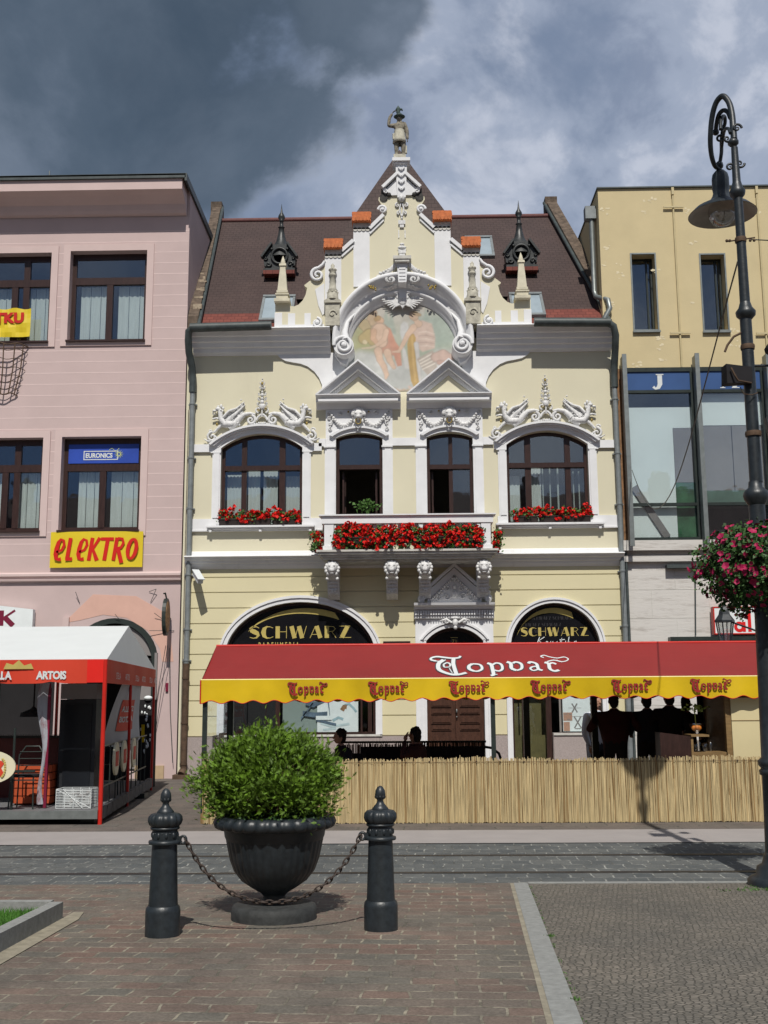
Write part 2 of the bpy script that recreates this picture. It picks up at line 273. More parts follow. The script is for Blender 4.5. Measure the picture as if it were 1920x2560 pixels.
# ------------------------------------------------------------------ mesh builder
class MB:
    def __init__(s): s.v = []; s.f = []; s.m = []; s.sm = []; s.mi = 0; s.smooth = False
    def add(s, vs, fs, smooth=None):
        o = len(s.v); s.v.extend([tuple(p) for p in vs])
        for f in fs: s.f.append([i + o for i in f]); s.m.append(s.mi); s.sm.append(s.smooth if smooth is None else smooth)
    def box(s, x0, x1, y0, y1, z0, z1):
        s.add([(x0, y0, z0), (x1, y0, z0), (x1, y1, z0), (x0, y1, z0), (x0, y0, z1), (x1, y0, z1), (x1, y1, z1), (x0, y1, z1)],
              [(0, 3, 2, 1), (4, 5, 6, 7), (0, 1, 5, 4), (1, 2, 6, 5), (2, 3, 7, 6), (3, 0, 4, 7)], False)
    def prism(s, pts, y0, y1):           # outline in x,z, thickness along y
        n = len(pts); a = sum(pts[i][0] * pts[(i + 1) % n][1] - pts[(i + 1) % n][0] * pts[i][1] for i in range(n))
        if a < 0: pts = pts[::-1]
        vs = [(x, y0, z) for x, z in pts] + [(x, y1, z) for x, z in pts]
        tri = tessellate_polygon([[Vector((x, z, 0)) for x, z in pts]])
        fs = []
        for t in tri:
            p = [pts[i] for i in t]; ar = (p[1][0] - p[0][0]) * (p[2][1] - p[0][1]) - (p[2][0] - p[0][0]) * (p[1][1] - p[0][1])
            t = tuple(t) if ar > 0 else tuple(t)[::-1]
            fs.append(t); fs.append(tuple(i + n for i in t[::-1]))
        fs += [(i, i + n, (i + 1) % n + n, (i + 1) % n) for i in range(n)]
        s.add(vs, fs, False)
    def holed(s, outer, holes, y0, y1):  # wall with openings
        loops = [outer] + holes; allp = [p for l in loops for p in l]
        tri = tessellate_polygon([[Vector((x, z, 0)) for x, z in l] for l in loops]); n = len(allp)
        vs = [(x, y0, z) for x, z in allp] + [(x, y1, z) for x, z in allp]; fs = []
        for t in tri:
            p = [allp[i] for i in t]; ar = (p[1][0] - p[0][0]) * (p[2][1] - p[0][1]) - (p[2][0] - p[0][0]) * (p[1][1] - p[0][1])
            t = tuple(t) if ar > 0 else tuple(t)[::-1]
            fs.append(t); fs.append(tuple(i + n for i in t[::-1]))
        o = 0
        for l in loops:
            k = len(l)
            for i in range(k): fs.append((o + i, o + i + n, o + (i + 1) % k + n, o + (i + 1) % k))
            o += k
        s.add(vs, fs, False)
    def band(s, A, B, y0, y1, closed=False):   # strip between two x,z curves
        n = len(A); vs = [(x, y0, z) for x, z in A] + [(x, y0, z) for x, z in B] + [(x, y1, z) for x, z in A] + [(x, y1, z) for x, z in B]
        fs = []
        for i in range(n if closed else n - 1):
            j = (i + 1) % n
            fs += [(i, j, n + j, n + i), (2 * n + i, 3 * n + i, 3 * n + j, 2 * n + j), (i, 2 * n + i, 2 * n + j, j), (n + i, n + j, 3 * n + j, 3 * n + i)]
        if not closed: fs += [(0, n, 3 * n, 2 * n), (n - 1, 3 * n - 1, 4 * n - 1, 2 * n - 1)]
        s.add(vs, fs, False)
    def quad(s, a, b, c, d): s.add([a, b, c, d], [(0, 1, 2, 3)])
    def extrude_x(s, prof, x0, x1):      # prof (y,z) closed outline along x
        n = len(prof); vs = [(x0, y, z) for y, z in prof] + [(x1, y, z) for y, z in prof]
        s.add(vs, [(i, (i + 1) % n, (i + 1) % n + n, i + n) for i in range(n)] + [tuple(range(n))[::-1], tuple(range(n, 2 * n))], False)
    def lathe(s, prof, cx=0, cy=0, segs=24, lobes=0, amp=0.0, smooth=True, cap=True, lob_from=None):
        vs = []; n = len(prof)
        for k, (r, z) in enumerate(prof):
            for i in range(segs):
                a = 2 * PI * i / segs; rr = r
                if lobes and (lob_from is None or lob_from[0] <= k <= lob_from[1]): rr = r * (1 - amp + amp * 2 * abs(math.sin(a * lobes / 2)) ** 0.7)
                vs.append((cx + rr * math.cos(a), cy + rr * math.sin(a), z))
        fs = [(k * segs + i, k * segs + (i + 1) % segs, (k + 1) * segs + (i + 1) % segs, (k + 1) * segs + i) for k in range(n - 1) for i in range(segs)]
        s.add(vs, fs, smooth)
        if cap:
            s.add(vs[:segs], [tuple(range(segs))[::-1]], False); s.add(vs[-segs:], [tuple(range(segs))], False)
    def tube(s, path, r, segs=8, cap=True):
        path = [Vector(p) for p in path]; n = len(path); rs = r if isinstance(r, (list, tuple)) else [r] * n
        vs = []; up = Vector((0, 0, 1)); prev = None
        for i, p in enumerate(path):
            d = (path[min(i + 1, n - 1)] - path[max(i - 1, 0)])
            d = d.normalized() if d.length > 1e-9 else Vector((0, 0, 1))
            if prev is None: u = d.cross(Vector((0.3, 1, 0.2))).normalized()
            else:
                u = (prev - d * prev.dot(d)); u = u.normalized() if u.length > 1e-6 else d.orthogonal().normalized()
            prev = u; w_ = d.cross(u)
            for k in range(segs):
                a = 2 * PI * k / segs; vs.append(tuple(p + (u * math.cos(a) + w_ * math.sin(a)) * rs[i]))
        fs = [(i * segs + k, i * segs + (k + 1) % segs, (i + 1) * segs + (k + 1) % segs, (i + 1) * segs + k) for i in range(n - 1) for k in range(segs)]
        s.add(vs, fs, True)
        if cap: s.add(vs[:segs], [tuple(range(segs))[::-1]], False); s.add(vs[-segs:], [tuple(range(segs))], False)
    def ball(s, x, y, z, rx, ry=None, rz=None, u=8, v=6, rot=0):
        ry = rx if ry is None else ry; rz = rx if rz is None else rz
        vs = []; c_, s_ = math.cos(rot), math.sin(rot)
        for j in range(v + 1):
            t = PI * j / v
            for i in range(u):
                a = 2 * PI * i / u; px = rx * math.sin(t) * math.cos(a); py = ry * math.sin(t) * math.sin(a); pz = rz * math.cos(t)
                vs.append((x + px * c_ - pz * s_, y + py, z + px * s_ + pz * c_))
        s.add(vs, [(j * u + i, (j + 1) * u + i, (j + 1) * u + (i + 1) % u, j * u + (i + 1) % u) for j in range(v) for i in range(u)], True)
    def spiral(s, cx, cz, y, r0, turns, start, rad, direction=1, r1=None, segs=6, n=26, yin=0.0):
        pts = []; rr = []
        for i in range(n):
            t = i / (n - 1); a = start + direction * turns * 2 * PI * t; r = r0 + ((r0 * 0.12 if r1 is None else r1) - r0) * t
            pts.append((cx + r * math.cos(a), y - yin * t, cz + r * math.sin(a))); rr.append(rad * (1 - 0.45 * t))
        s.tube(pts, rr, segs)
    def bar(s, a, b, wx, wy):            # rectangular bar from a to b (mostly in the x,z plane), wx in-plane, wy along y
        a = Vector(a); b = Vector(b); d = (b - a).normalized(); y = Vector((0, 1, 0)); u = d.cross(y).normalized() * wx / 2; y = y * wy / 2
        vs = [a - u - y, a + u - y, a + u + y, a - u + y, b - u - y, b + u - y, b + u + y, b - u + y]
        s.add(vs, [(0, 3, 2, 1), (4, 5, 6, 7), (0, 1, 5, 4), (1, 2, 6, 5), (2, 3, 7, 6), (3, 0, 4, 7)], False)
    def ribbon(s, pts, wid, y, nib=None):  # flat lettering stroke in x,z at depth y, facing -y
        n = len(pts)
        if nib is None:
            L_ = []; R_ = []
            for i in range(n):
                a = Vector(pts[max(i - 1, 0)]); b = Vector(pts[min(i + 1, n - 1)]); d = (b - a); d = d.normalized() if d.length > 1e-9 else Vector((1, 0))
                wv = wid[i] if isinstance(wid, (list, tuple)) else wid; nn = Vector((-d.y, d.x)) * wv / 2; p = Vector(pts[i]); L_.append(p + nn); R_.append(p - nn)
        else:
            nv = Vector(nib) / 2; L_ = [Vector(p) + nv for p in pts]; R_ = [Vector(p) - nv for p in pts]
        for i in range(n - 1): s.add([(R_[i].x, y, R_[i].y), (R_[i + 1].x, y, R_[i + 1].y), (L_[i + 1].x, y, L_[i + 1].y), (L_[i].x, y, L_[i].y)], [(0, 1, 2, 3)], False)
    def xform(s, mtx, start=0):
        for i in range(start, len(s.v)): s.v[i] = tuple(mtx @ Vector(s.v[i]))
    def build(s, name, mats, parent=None, local=False, label=None, **kw):
        me = bpy.data.meshes.new(name); me.from_pydata(s.v, [], s.f); me.validate(clean_customdata=False)
        if not isinstance(mats, (list, tuple)): mats = [mats]
        for m_ in mats: me.materials.append(m_)
        if len(me.polygons) == len(s.f):
            me.polygons.foreach_set('material_index', s.m); me.polygons.foreach_set('use_smooth', s.sm)
        else:
            for p in me.polygons: p.use_smooth = any(s.sm)
        me.update()
        o = bpy.data.objects.new(name, me); C.objects.link(o)
        if parent is not None:
            o.parent = parent
            if not local and parent.type == 'EMPTY': o.matrix_parent_inverse = Matrix.Translation(-parent.location)
        if label: o['label'] = label
        for k, v_ in kw.items(): o[k] = v_
        return o

def thing(name, label, cat, loc=(0, 0, 0), group=None, rz=0):
    o = bpy.data.objects.new(name, None); C.objects.link(o); o.location = loc; o.rotation_euler = (0, 0, rz); o.empty_display_size = 0.2
    o['label'] = label; o['category'] = cat
    if group: o['group'] = group
    return o
def tag(o, label, cat, group=None):
    o['label'] = label; o['category'] = cat
    if group: o['group'] = group
    return o
def structure(o): o['kind'] = 'structure'; return o
def dup(root, loc, label=None, rz=None):
    r_ = root.copy(); C.objects.link(r_); r_.location = loc
    if rz is not None: r_.rotation_euler = (0, 0, rz)
    if label: r_['label'] = label
    for ch in list(root.children):
        c_ = ch.copy(); C.objects.link(c_); c_.parent = r_
        for g in ch.children:
            d_ = g.copy(); C.objects.link(d_); d_.parent = c_
    return r_
def text_mb(mb, s_, x, z, y, size, bold=0.0, shear=0.0, spacing=1.0, sx=1.0, align='LEFT', mtx=None):
    cu = bpy.data.curves.new('t', 'FONT'); cu.body = s_; cu.size = size; cu.offset = bold; cu.shear = shear; cu.space_character = spacing; cu.align_x = align
    cu.resolution_u = 3
    ob = bpy.data.objects.new('t', cu); C.objects.link(ob); dg = bpy.context.evaluated_depsgraph_get()
    me = ob.evaluated_get(dg).to_mesh(); vs = [(x + v.co.x * sx, y, z + v.co.y) for v in me.vertices]
    if mtx is not None: vs = [tuple(mtx @ Vector(v)) for v in vs]
    mb.add(vs, [tuple(p.vertices) for p in me.polygons], False)
    ob.evaluated_get(dg).to_mesh_clear(); bpy.data.objects.remove(ob); bpy.data.curves.remove(cu)

def arc3(x0, x1, zs, za, n=16):         # circular segment from (x0,zs) over apex za to (x1,zs)
    h = za - zs; c_ = (x1 - x0) / 2; r = (c_ * c_ + h * h) / (2 * h); xc = (x0 + x1) / 2; zc = za - r; a = math.asin(min(1, c_ / r))
    return [(xc + r * math.sin(-a + 2 * a * i / n), zc + r * math.cos(-a + 2 * a * i / n)) for i in range(n + 1)]
def ell(x0, x1, zs, za, n=24):
    xc = (x0 + x1) / 2; a = (x1 - x0) / 2
    return [(xc - a * math.cos(PI * i / n), zs + (za - zs) * math.sin(PI * i / n)) for i in range(n + 1)]
def arch(x0, x1, z0, zs, za, kind='seg', n=16):
    return [(x0, z0)] + (arc3 if kind == 'seg' else ell)(x0, x1, zs, za, n) + [(x1, z0)]
def squeeze(mb, k):
    out = []
    for x, y, z in mb.v:
        y2 = 25 - (25 - y) * k; s_ = y2 / y; out.append((x * s_, y2, 1.75 + (z - 1.75) * s_))
    mb.v = out
def pull(mb, k): mb.v = [(x * k, y * k, 1.75 + (z - 1.75) * k) for x, y, z in mb.v]
def inset(x0, x1, z0, zs, za, t): return (x0 + t, x1 - t, z0 + t, zs - t * 0.4, za - t)
def at(x, z, y): return (x * y / 25.0, y, 1.75 + (z - 1.75) * y / 25.0)

# ================================================================== SETTING: ground
def zg(y): return 0.028 * (10.9 - max(4.0, y)) if y < 10.9 else 0.0
def sheet(name, poly_fn, m, dz, ys, **kw):     # poly_fn(y) -> (x0,x1)
    mb = MB(); prev = None
    for y in ys:
        a, b = poly_fn(y); cur = ((a, y, zg(y) + dz), (b, y, zg(y) + dz))
        if prev: mb.add([prev[0], prev[1], cur[1], cur[0]], [(0, 1, 2, 3)], False)
        prev = cur
    return structure(mb.build(name, m, **kw))
def cobble(name):
    m = bpy.data.materials.new(name); m.use_nodes = True; t = m.node_tree; b = t.nodes['Principled BSDF']; L = t.links.new
    b.inputs['Roughness'].default_value = 0.85; b.inputs['Specular IOR Level'].default_value = 0.3
    tc = N(t, 'ShaderNodeTexCoord'); mp = N(t, 'ShaderNodeMapping'); mp.inputs['Scale'].default_value = (23, 29, 1); mp.inputs['Rotation'].default_value = (0, 0, R(9)); L(tc.outputs['Object'], mp.inputs[0])
    v1 = N(t, 'ShaderNodeTexVoronoi', feature='DISTANCE_TO_EDGE'); v2 = N(t, 'ShaderNodeTexVoronoi')
    for v in (v1, v2): v.inputs['Scale'].default_value = 1; v.inputs['Randomness'].default_value = 0.85; v.voronoi_dimensions = '2D'; L(mp.outputs[0], v.inputs['Vector'])
    r = N(t, 'ShaderNodeValToRGB'); r.color_ramp.elements[0].position = 0.02; r.color_ramp.elements[1].position = 0.13; L(v1.outputs['Distance'], r.inputs[0])
    bw = N(t, 'ShaderNodeSeparateColor'); L(v2.outputs['Color'], bw.inputs[0])
    rc = N(t, 'ShaderNodeValToRGB'); e = rc.color_ramp.elements; e[0].color = (0.120, 0.111, 0.099, 1); e[1].color = (0.190, 0.172, 0.152, 1); x = e.new(0.5); x.color = (0.150, 0.137, 0.120, 1); L(bw.outputs[0], rc.inputs[0])
    nl = N(t, 'ShaderNodeTexNoise'); nl.inputs['Scale'].default_value = 0.8; nl.inputs['Detail'].default_value = 8; nl.inputs['Roughness'].default_value = 0.7; L(tc.outputs['Object'], nl.inputs['Vector'])
    rl = N(t, 'ShaderNodeValToRGB'); rl.color_ramp.elements[0].position = 0.3; rl.color_ramp.elements[1].position = 0.7; rl.color_ramp.elements[0].color = (0.78, 0.80, 0.80, 1); rl.color_ramp.elements[1].color = (1.25, 1.2, 1.12, 1); L(nl.outputs['Fac'], rl.inputs[0])
    m1 = N(t, 'ShaderNodeMix', data_type='RGBA', blend_type='MULTIPLY'); m1.inputs[0].default_value = 1; L(rc.outputs[0], m1.inputs[6]); L(rl.outputs[0], m1.inputs[7])
    m2 = N(t, 'ShaderNodeMix', data_type='RGBA'); L(r.outputs[0], m2.inputs[0]); m2.inputs[6].default_value = (0.072, 0.068, 0.057, 1); L(m1.outputs[2], m2.inputs[7]); L(m2.outputs[2], b.inputs['Base Color'])
    bp = N(t, 'ShaderNodeBump'); bp.inputs['Strength'].default_value = 0.8; bp.inputs['Distance'].default_value = 0.01; L(r.outputs[0], bp.inputs['Height']); L(bp.outputs[0], b.inputs['Normal'])
    return m
M['plaza'] = paving('plaza_pavers', (0.180, 0.120, 0.098), (0.138, 0.130, 0.112), (0.33, 0.30, 0.235), 0.262, 0.172, 0.0095, rot=2.6, tint=(0.140, 0.130, 0.113), tint_amt=0.6, warp=0.034, mortar_var=0.5)
M['setts'] = paving('track_setts', (0.085, 0.095, 0.100), (0.125, 0.132, 0.130), (0.34, 0.35, 0.33), 0.21, 0.29, 0.010, rot=2.0, tint=(0.10, 0.108, 0.110), tint_amt=0.35, warp=0.05, mortar_var=0.28)
M['mosaic'] = cobble('small_mosaic_setts')
M['slabs'] = paving('sidewalk_slabs', (0.150, 0.125, 0.112), (0.130, 0.118, 0.106), (0.16, 0.15, 0.13), 0.62, 0.42, 0.014, rot=1, tint=(0.13, 0.115, 0.105), tint_amt=0.4, warp=0.01)
M['earth'] = mat('outer_paving', (0.12, 0.11, 0.10), 0.9, 0.1, 2)
sheet('ground', lambda y: (-300, 300), M['earth'], -0.012, [-300, -40, 4, 10.9, 40, 300])
kx0 = lambda y: 1.005 - (10.9 - y) * 0.0565      # left edge of the granite strip
kx1 = lambda y: 1.137 - (10.9 - y) * 0.0540
sheet('plaza_paving', lambda y: (-60, kx0(y) - 0.03), M['plaza'], 0.0, [-12, 4, 6, 8, 10.9])
sheet('mosaic_paving', lambda y: (kx1(y), 60), M['mosaic'], 0.0, [-12, 4, 6, 8, 10.9])
sheet('kerb_strip', lambda y: (kx0(y), kx1(y)), M['kerb'], 0.006, [-12, 4, 6, 8, 10.88])
sheet('mortar_strip', lambda y: (kx0(y) - 0.035, kx0(y)), M['mortar'], 0.003, [-12, 4, 6, 8, 10.88])
mb = MB()
mb.box(1.14, 60, 10.84, 10.92, -0.05, 0.008); structure(mb.build('kerb_line', M['kerb']))
sheet('tram_road', lambda y: (-60, 60), M['setts'], 0.0, [10.9, 13.76])
rl = MB()
for y0 in (11.52, 12.74):
    rl.box(-60, 60, y0 - 0.045, y0 - 0.008, -0.05, 0.007); rl.box(-60, 60, y0 + 0.022, y0 + 0.040, -0.05, 0.007)
structure(rl.build('tram_rails', mat('rail_steel', (0.075, 0.07, 0.07), 0.4, 0.3, 3, metal=0.6)))
sheet('pavement', lambda y: (-60, 60), M['concrete'], 0.008, [13.76, 15.08])
sheet('sidewalk', lambda y: (-60, 60), M['slabs'], 0.004, [15.08, 25.4])
# moss and dirt along the strip: stuff
def blades(mb, x, y, z, h, n, spread, wd=0.006):
    for _ in range(n):
        a = random.uniform(0, 2 * PI); px = x + random.gauss(0, spread); py = y + random.gauss(0, spread); hh = h * random.uniform(0.5, 1.2)
        dx, dy = math.cos(a) * wd, math.sin(a) * wd; lx, ly = random.gauss(0, hh * 0.4), random.gauss(0, hh * 0.4)
        mb.add([(px - dx, py - dy, z), (px + dx, py + dy, z), (px + lx, py + ly, z + hh)], [(0, 1, 2)])
mb = MB()
for i in range(150):
    y = random.uniform(5.2, 10.7)
    if random.random() < 0.5: blades(mb, kx1(y) + 0.008, y, zg(y), 0.009, random.randint(2, 7), 0.010, 0.004)
for y in (8.15, 6.3): blades(mb, kx1(y) + 0.012, y, zg(y), 0.018, 30, 0.016, 0.005)
for i in range(90): blades(mb, 3.3 + random.gauss(0, 0.22), 10.4 + random.gauss(0, 0.06), zg(10.4), 0.02, 4, 0.02)
o = mb.build('moss_tufts', M['leaf']); o['kind'] = 'stuff'; o['label'] = 'green moss and weeds growing in the joint beside the granite strip'; o['category'] = 'moss'

# raised lawn at the lower left: stone edging + grass
t = thing('lawn_edging', 'low stone edging around the small lawn at the lower left', 'kerb wall', (-2.8, 9.6, zg(9.6)))
mb = MB()
def wallseg(mb, a, b, th, h):
    a = Vector(a); b = Vector(b); d = (b - a).normalized(); nrm = Vector((-d.y, d.x)) * th
    k = 8
    for i in range(k):
        p = a + (b - a) * i / k; q_ = a + (b - a) * ((i + 1) / k) - d * 0.004
        z0, z1 = zg(p.y), zg(q_.y)
        pts = [(p.x, p.y), (q_.x, q_.y), (q_.x + nrm.x, q_.y + nrm.y), (p.x + nrm.x, p.y + nrm.y)]; zz = [z0, z1, z1, z0]
        mb.add([(x, y, z - 0.02) for (x, y), z in zip(pts, zz)] + [(x, y, z + h) for (x, y), z in zip(pts, zz)], [(0, 3, 2, 1), (4, 5, 6, 7), (0, 1, 5, 4), (1, 2, 6, 5), (2, 3, 7, 6), (3, 0, 4, 7)], False)
wallseg(mb, (-2.72, 4.2), (-2.72, 8.95), 0.10, 0.13)
mb.build('side_edging', M['kerb'], t)
mb = MB(); wallseg(mb, (-2.822, 8.94), (-12.0, 8.94), -0.09, 0.13); mb.build('back_edging', M['kerb'], t)
sheet('mortar_apron', lambda y: (-2.72, -2.60 + (0.02 if y < 9 else -0.04)), M['mortar'], 0.006, [4.2, 6, 8, 8.9, 9.25])
mb = MB(); mb.add([(-12, 4.2, zg(4.2) + 0.05), (-2.82, 4.2, zg(4.2) + 0.05), (-2.82, 8.92, zg(8.92) + 0.05), (-12, 8.92, zg(8.92) + 0.05)], [(0, 1, 2, 3)], False)
mb.mi = 1
for i in range(2600):
    x = -2.85 - random.random() ** 1.5 * 1.4; y = random.uniform(7.0, 8.9); blades(mb, x, y, zg(y) + 0.05, 0.055, 5, 0.02, 0.004)
o = mb.build('grass', [M['soil'], M['grass']]); o['kind'] = 'stuff'; o['label'] = 'short green grass growing inside the stone edging'; o['category'] = 'grass'

# ================================================================== TOWN HOUSE
HX = (-5.15, 4.98)
house = thing('town_house', 'cream town house with a curved white gable between the pink and the ochre building', 'house', (0, 25, 0))
W1 = dict(x0=-4.296, x1=-2.383, z0=5.70, zs=7.577, za=7.907); W4 = dict(x0=2.389, x1=4.286, z0=5.70, zs=7.577, za=7.895)
W2 = dict(x0=-1.598, x1=-0.505, z0=4.85, zs=7.79, za=7.905); W3 = dict(x0=0.529, x1=1.609, z0=4.85, zs=7.775, za=7.89)
S1 = (-4.121, -0.695, 0.95, 2.70, 3.93); S2 = (2.375, 4.396, 0.12, 2.86, 3.862); DR = (0.46, 1.749, 0.12, 3.02, 3.324)
A = lambda d: (d['x0'], d['x1'], d['z0'], d['zs'], d['za'])
holes = [arch(*A(W1)), arch(*A(W2)), arch(*A(W3)), arch(*A(W4)), arch(*S1, 'ell'), arch(*S2, 'ell'), arch(*DR)]
mb = MB(); mb.holed([(HX[0], 0.0), (HX[1], 0.0), (HX[1], 10.2), (HX[0], 10.2)], [h[::-1] for h in holes], 25.0, 25.32)
mb.box(HX[0], HX[0] + 0.2, 25.33, 33, 0, 10.2); mb.box(HX[1] - 0.2, HX[1], 25.33, 33, 0, 10.2); mb.box(HX[0], HX[1], 33, 33.2, 0, 10.2)
mb.box(HX[0] + 0.2, HX[1] - 0.2, 25.33, 33, 4.4, 4.65); mb.box(HX[0] + 0.2, HX[1] - 0.2, 25.33, 33, 8.6, 8.8)
mb.build('wall', M['cream'], house)
mb = MB(); mb.box(HX[0] + 0.22, HX[1] - 0.22, 27.6, 27.7, 4.66, 8.58); mb.box(HX[0] + 0.22, HX[1] - 0.22, 26.6, 26.7, 0.02, 4.38)
for x in (-2.0, -0.1, 2.0): mb.box(x, x + 0.1, 25.4, 27.6, 4.66, 8.58)
for x in (0.1, 2.0): mb.box(x, x + 0.1, 25.4, 26.6, 0.02, 4.38)
mb.build('interior_walls', M['room'], house)

# rusticated courses of the ground floor (each course stands proud, real open joints)
courses = [0.921, 1.367, 1.714, 2.059, 2.41, 2.758, 3.104, 3.455, 3.808, 4.167, 4.515, 4.72]
def free(z):
    iv = [(-5.02, 4.93)]
    def cut(a, b):
        nonlocal iv
        out = []
        for p, q_ in iv:
            if b <= p or a >= q_: out.append((p, q_)); continue
            if a > p: out.append((p, a))
            if b < q_: out.append((b, q_))
        iv = out
    for (x0, x1, z0, zs, za), k in ((S1, 'e'), (S2, 'e')):
        if z < za:
            xc, hw = (x0 + x1) / 2, (x1 - x0) / 2 + 0.06
            if z > zs: hw = hw * math.sqrt(max(0, 1 - ((z - zs) / (za - zs)) ** 2))
            cut(xc - hw, xc + hw)
    if z < 4.0: cut(0.25, 1.95)
    return iv
mb = MB()
for i in range(len(courses) - 1):
    z0, z1 = courses[i] + 0.012, courses[i + 1] - 0.012; k = 8
    for j in range(k):
        a = z0 + (z1 - z0) * j / k; b = z0 + (z1 - z0) * (j + 1) / k
        for p, q_ in free((a + b) / 2): mb.box(p, q_, 24.978, 25.001, a, b)
mb.build('rusticated_courses', M['creamlow'], house)
mb = MB()
for p, q_ in ((-5.03, -4.25), (-4.25, -0.6), (-0.6, 0.24), (1.96, 2.28), (3.28, 4.94)):
    mb = MB(); mb.box(p, q_ - 0.006, 24.95, 25.002, 0, 0.905); mb.build('plinth', M['granite'], house)
mb = MB(); mb.box(-4.25, -0.55, 24.92, 25.1, 0.906, 0.95); mb.build('window_ledge', M['grime'], house); mb = MB(); mb.box(3.28, 4.42, 24.92, 25.3, 0.906, 0.95); mb.build('window_ledge', M['grime'], house)

def profile_cornice(name, x0, x1, prof, m, parent=house):
    mb = MB(); mb.extrude_x([(25.0 - p, z) for p, z in prof] + [(25.001, prof[-1][1]), (25.001, prof[0][1])], x0, x1)
    return mb.build(name, m, parent)
# belt course and the white band above it
profile_cornice('belt_course', -5.06, 4.99, [(0.02, 5.12), (0.05, 5.10), (0.07, 5.02), (0.29, 4.985), (0.30, 4.965), (0.25, 4.945), (0.22, 4.90), (0.175, 4.89), (0.15, 4.83), (0.11, 4.82), (0.09, 4.77), (0.03, 4.70)], M['white'])
# main cornice left and right of the niche
cp = [(0.05, 10.42), (0.50, 10.36), (0.52, 10.335), (0.44, 10.30), (0.38, 10.20), (0.34, 10.19), (0.30, 10.09), (0.24, 10.08), (0.20, 9.98), (0.14, 9.97), (0.11, 9.88), (0.03, 9.82)]
profile_cornice('main_cornice', -5.0, -1.72, cp, M['white']); profile_cornice('main_cornice', 1.74, 4.93, cp, M['white'])

# white shoulders beside the niche
def shoulder(sx):
    pts = [(3.03, 9.86), (2.93, 9.74), (2.80, 9.67), (2.62, 9.63), (2.45, 9.60), (2.28, 9.53), (2.12, 9.40), (2.01, 9.25), (1.94, 9.08), (1.925, 8.86), (1.62, 8.86), (1.62, 9.02), (1.55, 9.04), (1.55, 9.2), (1.45, 9.3), (1.38, 9.48), (1.32, 9.6), (1.32, 9.86)]
    mb = MB(); mb.prism([(sx * x + 0.01, z) for x, z in pts], 24.955, 25.001)
    mb.spiral(sx * 1.83, 8.93, 24.93, 0.09, 1.3, PI / 2, 0.028, sx); mb.ball(sx * 1.83, 24.93, 8.93, 0.035)
    mb.build('stucco_shoulder', M['white'], house)
shoulder(-1); shoulder(1)

# window surrounds -----------------------------------------------------------
def big_surround(x0, x1, d):
    mb = MB()
    for a, b in ((x0, x0 - 0.20), (x1, x1 + 0.20)):
        lo, hi = min(a, b), max(a, b)
        mb.box(lo, hi, 24.955, 25.001, 5.88, 7.46); mb.box(lo + 0.03, hi - 0.03, 24.93, 24.954, 5.90, 7.44)
    # springing bands
    lft = -4.98 if x0 < 0 else 2.10; rgt = -1.93 if x0 < 0 else 4.93
    mb.box(lft, x0 + 0.001, 24.94, 25.001, 7.47, 7.655); mb.box(x1 - 0.001, rgt, 24.94, 25.001, 7.47, 7.655)
    mb.box(x0 - 0.24, x0 + 0.0, 24.925, 24.939, 7.44, 7.47); mb.box(x1, x1 + 0.24, 24.925, 24.939, 7.44, 7.47)
    # stacked archivolt, upper rings jut out further so they shade those below
    xc = (x0 + x1) / 2
    def arcn(hw, zs, za): return arc3(xc - hw, xc + hw, zs, za, 24)
    r0 = arcn(0.955, 7.56, 7.905); r1 = arcn(1.03, 7.575, 7.975); r2 = arcn(1.12, 7.60, 8.02); r3 = arcn(1.18, 7.62, 8.055); r4 = arcn(1.235, 7.64, 8.105)
    mb.band(r0, r1, 24.95, 25.001); mb.band(r1, r2, 24.925, 25.0); mb.band(r2, r3, 24.86, 25.0); mb.band(r3, r4, 24.815, 25.0)
    mb.build('window_surround', M['white'], house)
    # sill band and slab
    mb = MB(); sl = -4.98 if x0 < 0 else 2.15; sr = -1.9 if x0 < 0 else 4.93
    mb.box(sl, x0 - 0.001, 24.95, 25.001, 5.62, 5.878); mb.box(x1 + 0.001, sr, 24.95, 25.001, 5.62, 5.878)
    mb.box(sl, sr, 24.93, 24.999, 5.585, 5.618)
    mb.box(x0 - 0.29, x1 + 0.30, 24.80, 25.15, 5.655, 5.698); mb.box(x0 - 0.25, x1 + 0.26, 24.86, 24.949, 5.619, 5.654)
    for xx in (x0 - 0.2, x1 + 0.2, xc): mb.box(xx - 0.03, xx + 0.03, 24.84, 24.929, 5.56, 5.60)
    mb.build('window_sill', M['white'], house)
big_surround(-4.296, -2.383, 1); big_surround(2.389, 4.286, 1)

def mid_surround(x0, x1):
    xc = (x0 + x1) / 2; mb = MB()
    for a, b in ((x0 - 0.26, x0), (x1, x1 + 0.24)):
        mb.box(a, b, 24.95, 25.001, 4.99, 7.54); mb.box(a + 0.05, b - 0.03, 24.925, 24.949, 5.0, 7.5); mb.box(a - 0.02, b + 0.0, 24.90, 24.949, 7.54, 7.575)
    r0 = arc3(x0, x1, 7.77, 7.90, 14); r1 = arc3(x0 - 0.08, x1 + 0.08, 7.80, 8.00, 14); r2 = arc3(x0 - 0.15, x1 + 0.15, 7.83, 8.045, 14)
    mb.band(r0, r1, 24.94, 25.001); mb.band(r1, r2, 24.88, 25.0)
    fr = [(x0 - 0.24, 7.58), (x0 - 0.24, 8.46), (x1 + 0.24, 8.46), (x1 + 0.24, 7.58), (x1 + 0.0, 7.58), (x1 + 0.0, 7.78)] + arc3(x0, x1, 7.78, 7.91, 14)[::-1] + [(x0, 7.58)]
    mb.prism(fr, 24.965, 25.0005)
    mb.build('window_surround', M['white'], house)
mid_surround(-1.598, -0.505); mid_surround(0.529, 1.609)
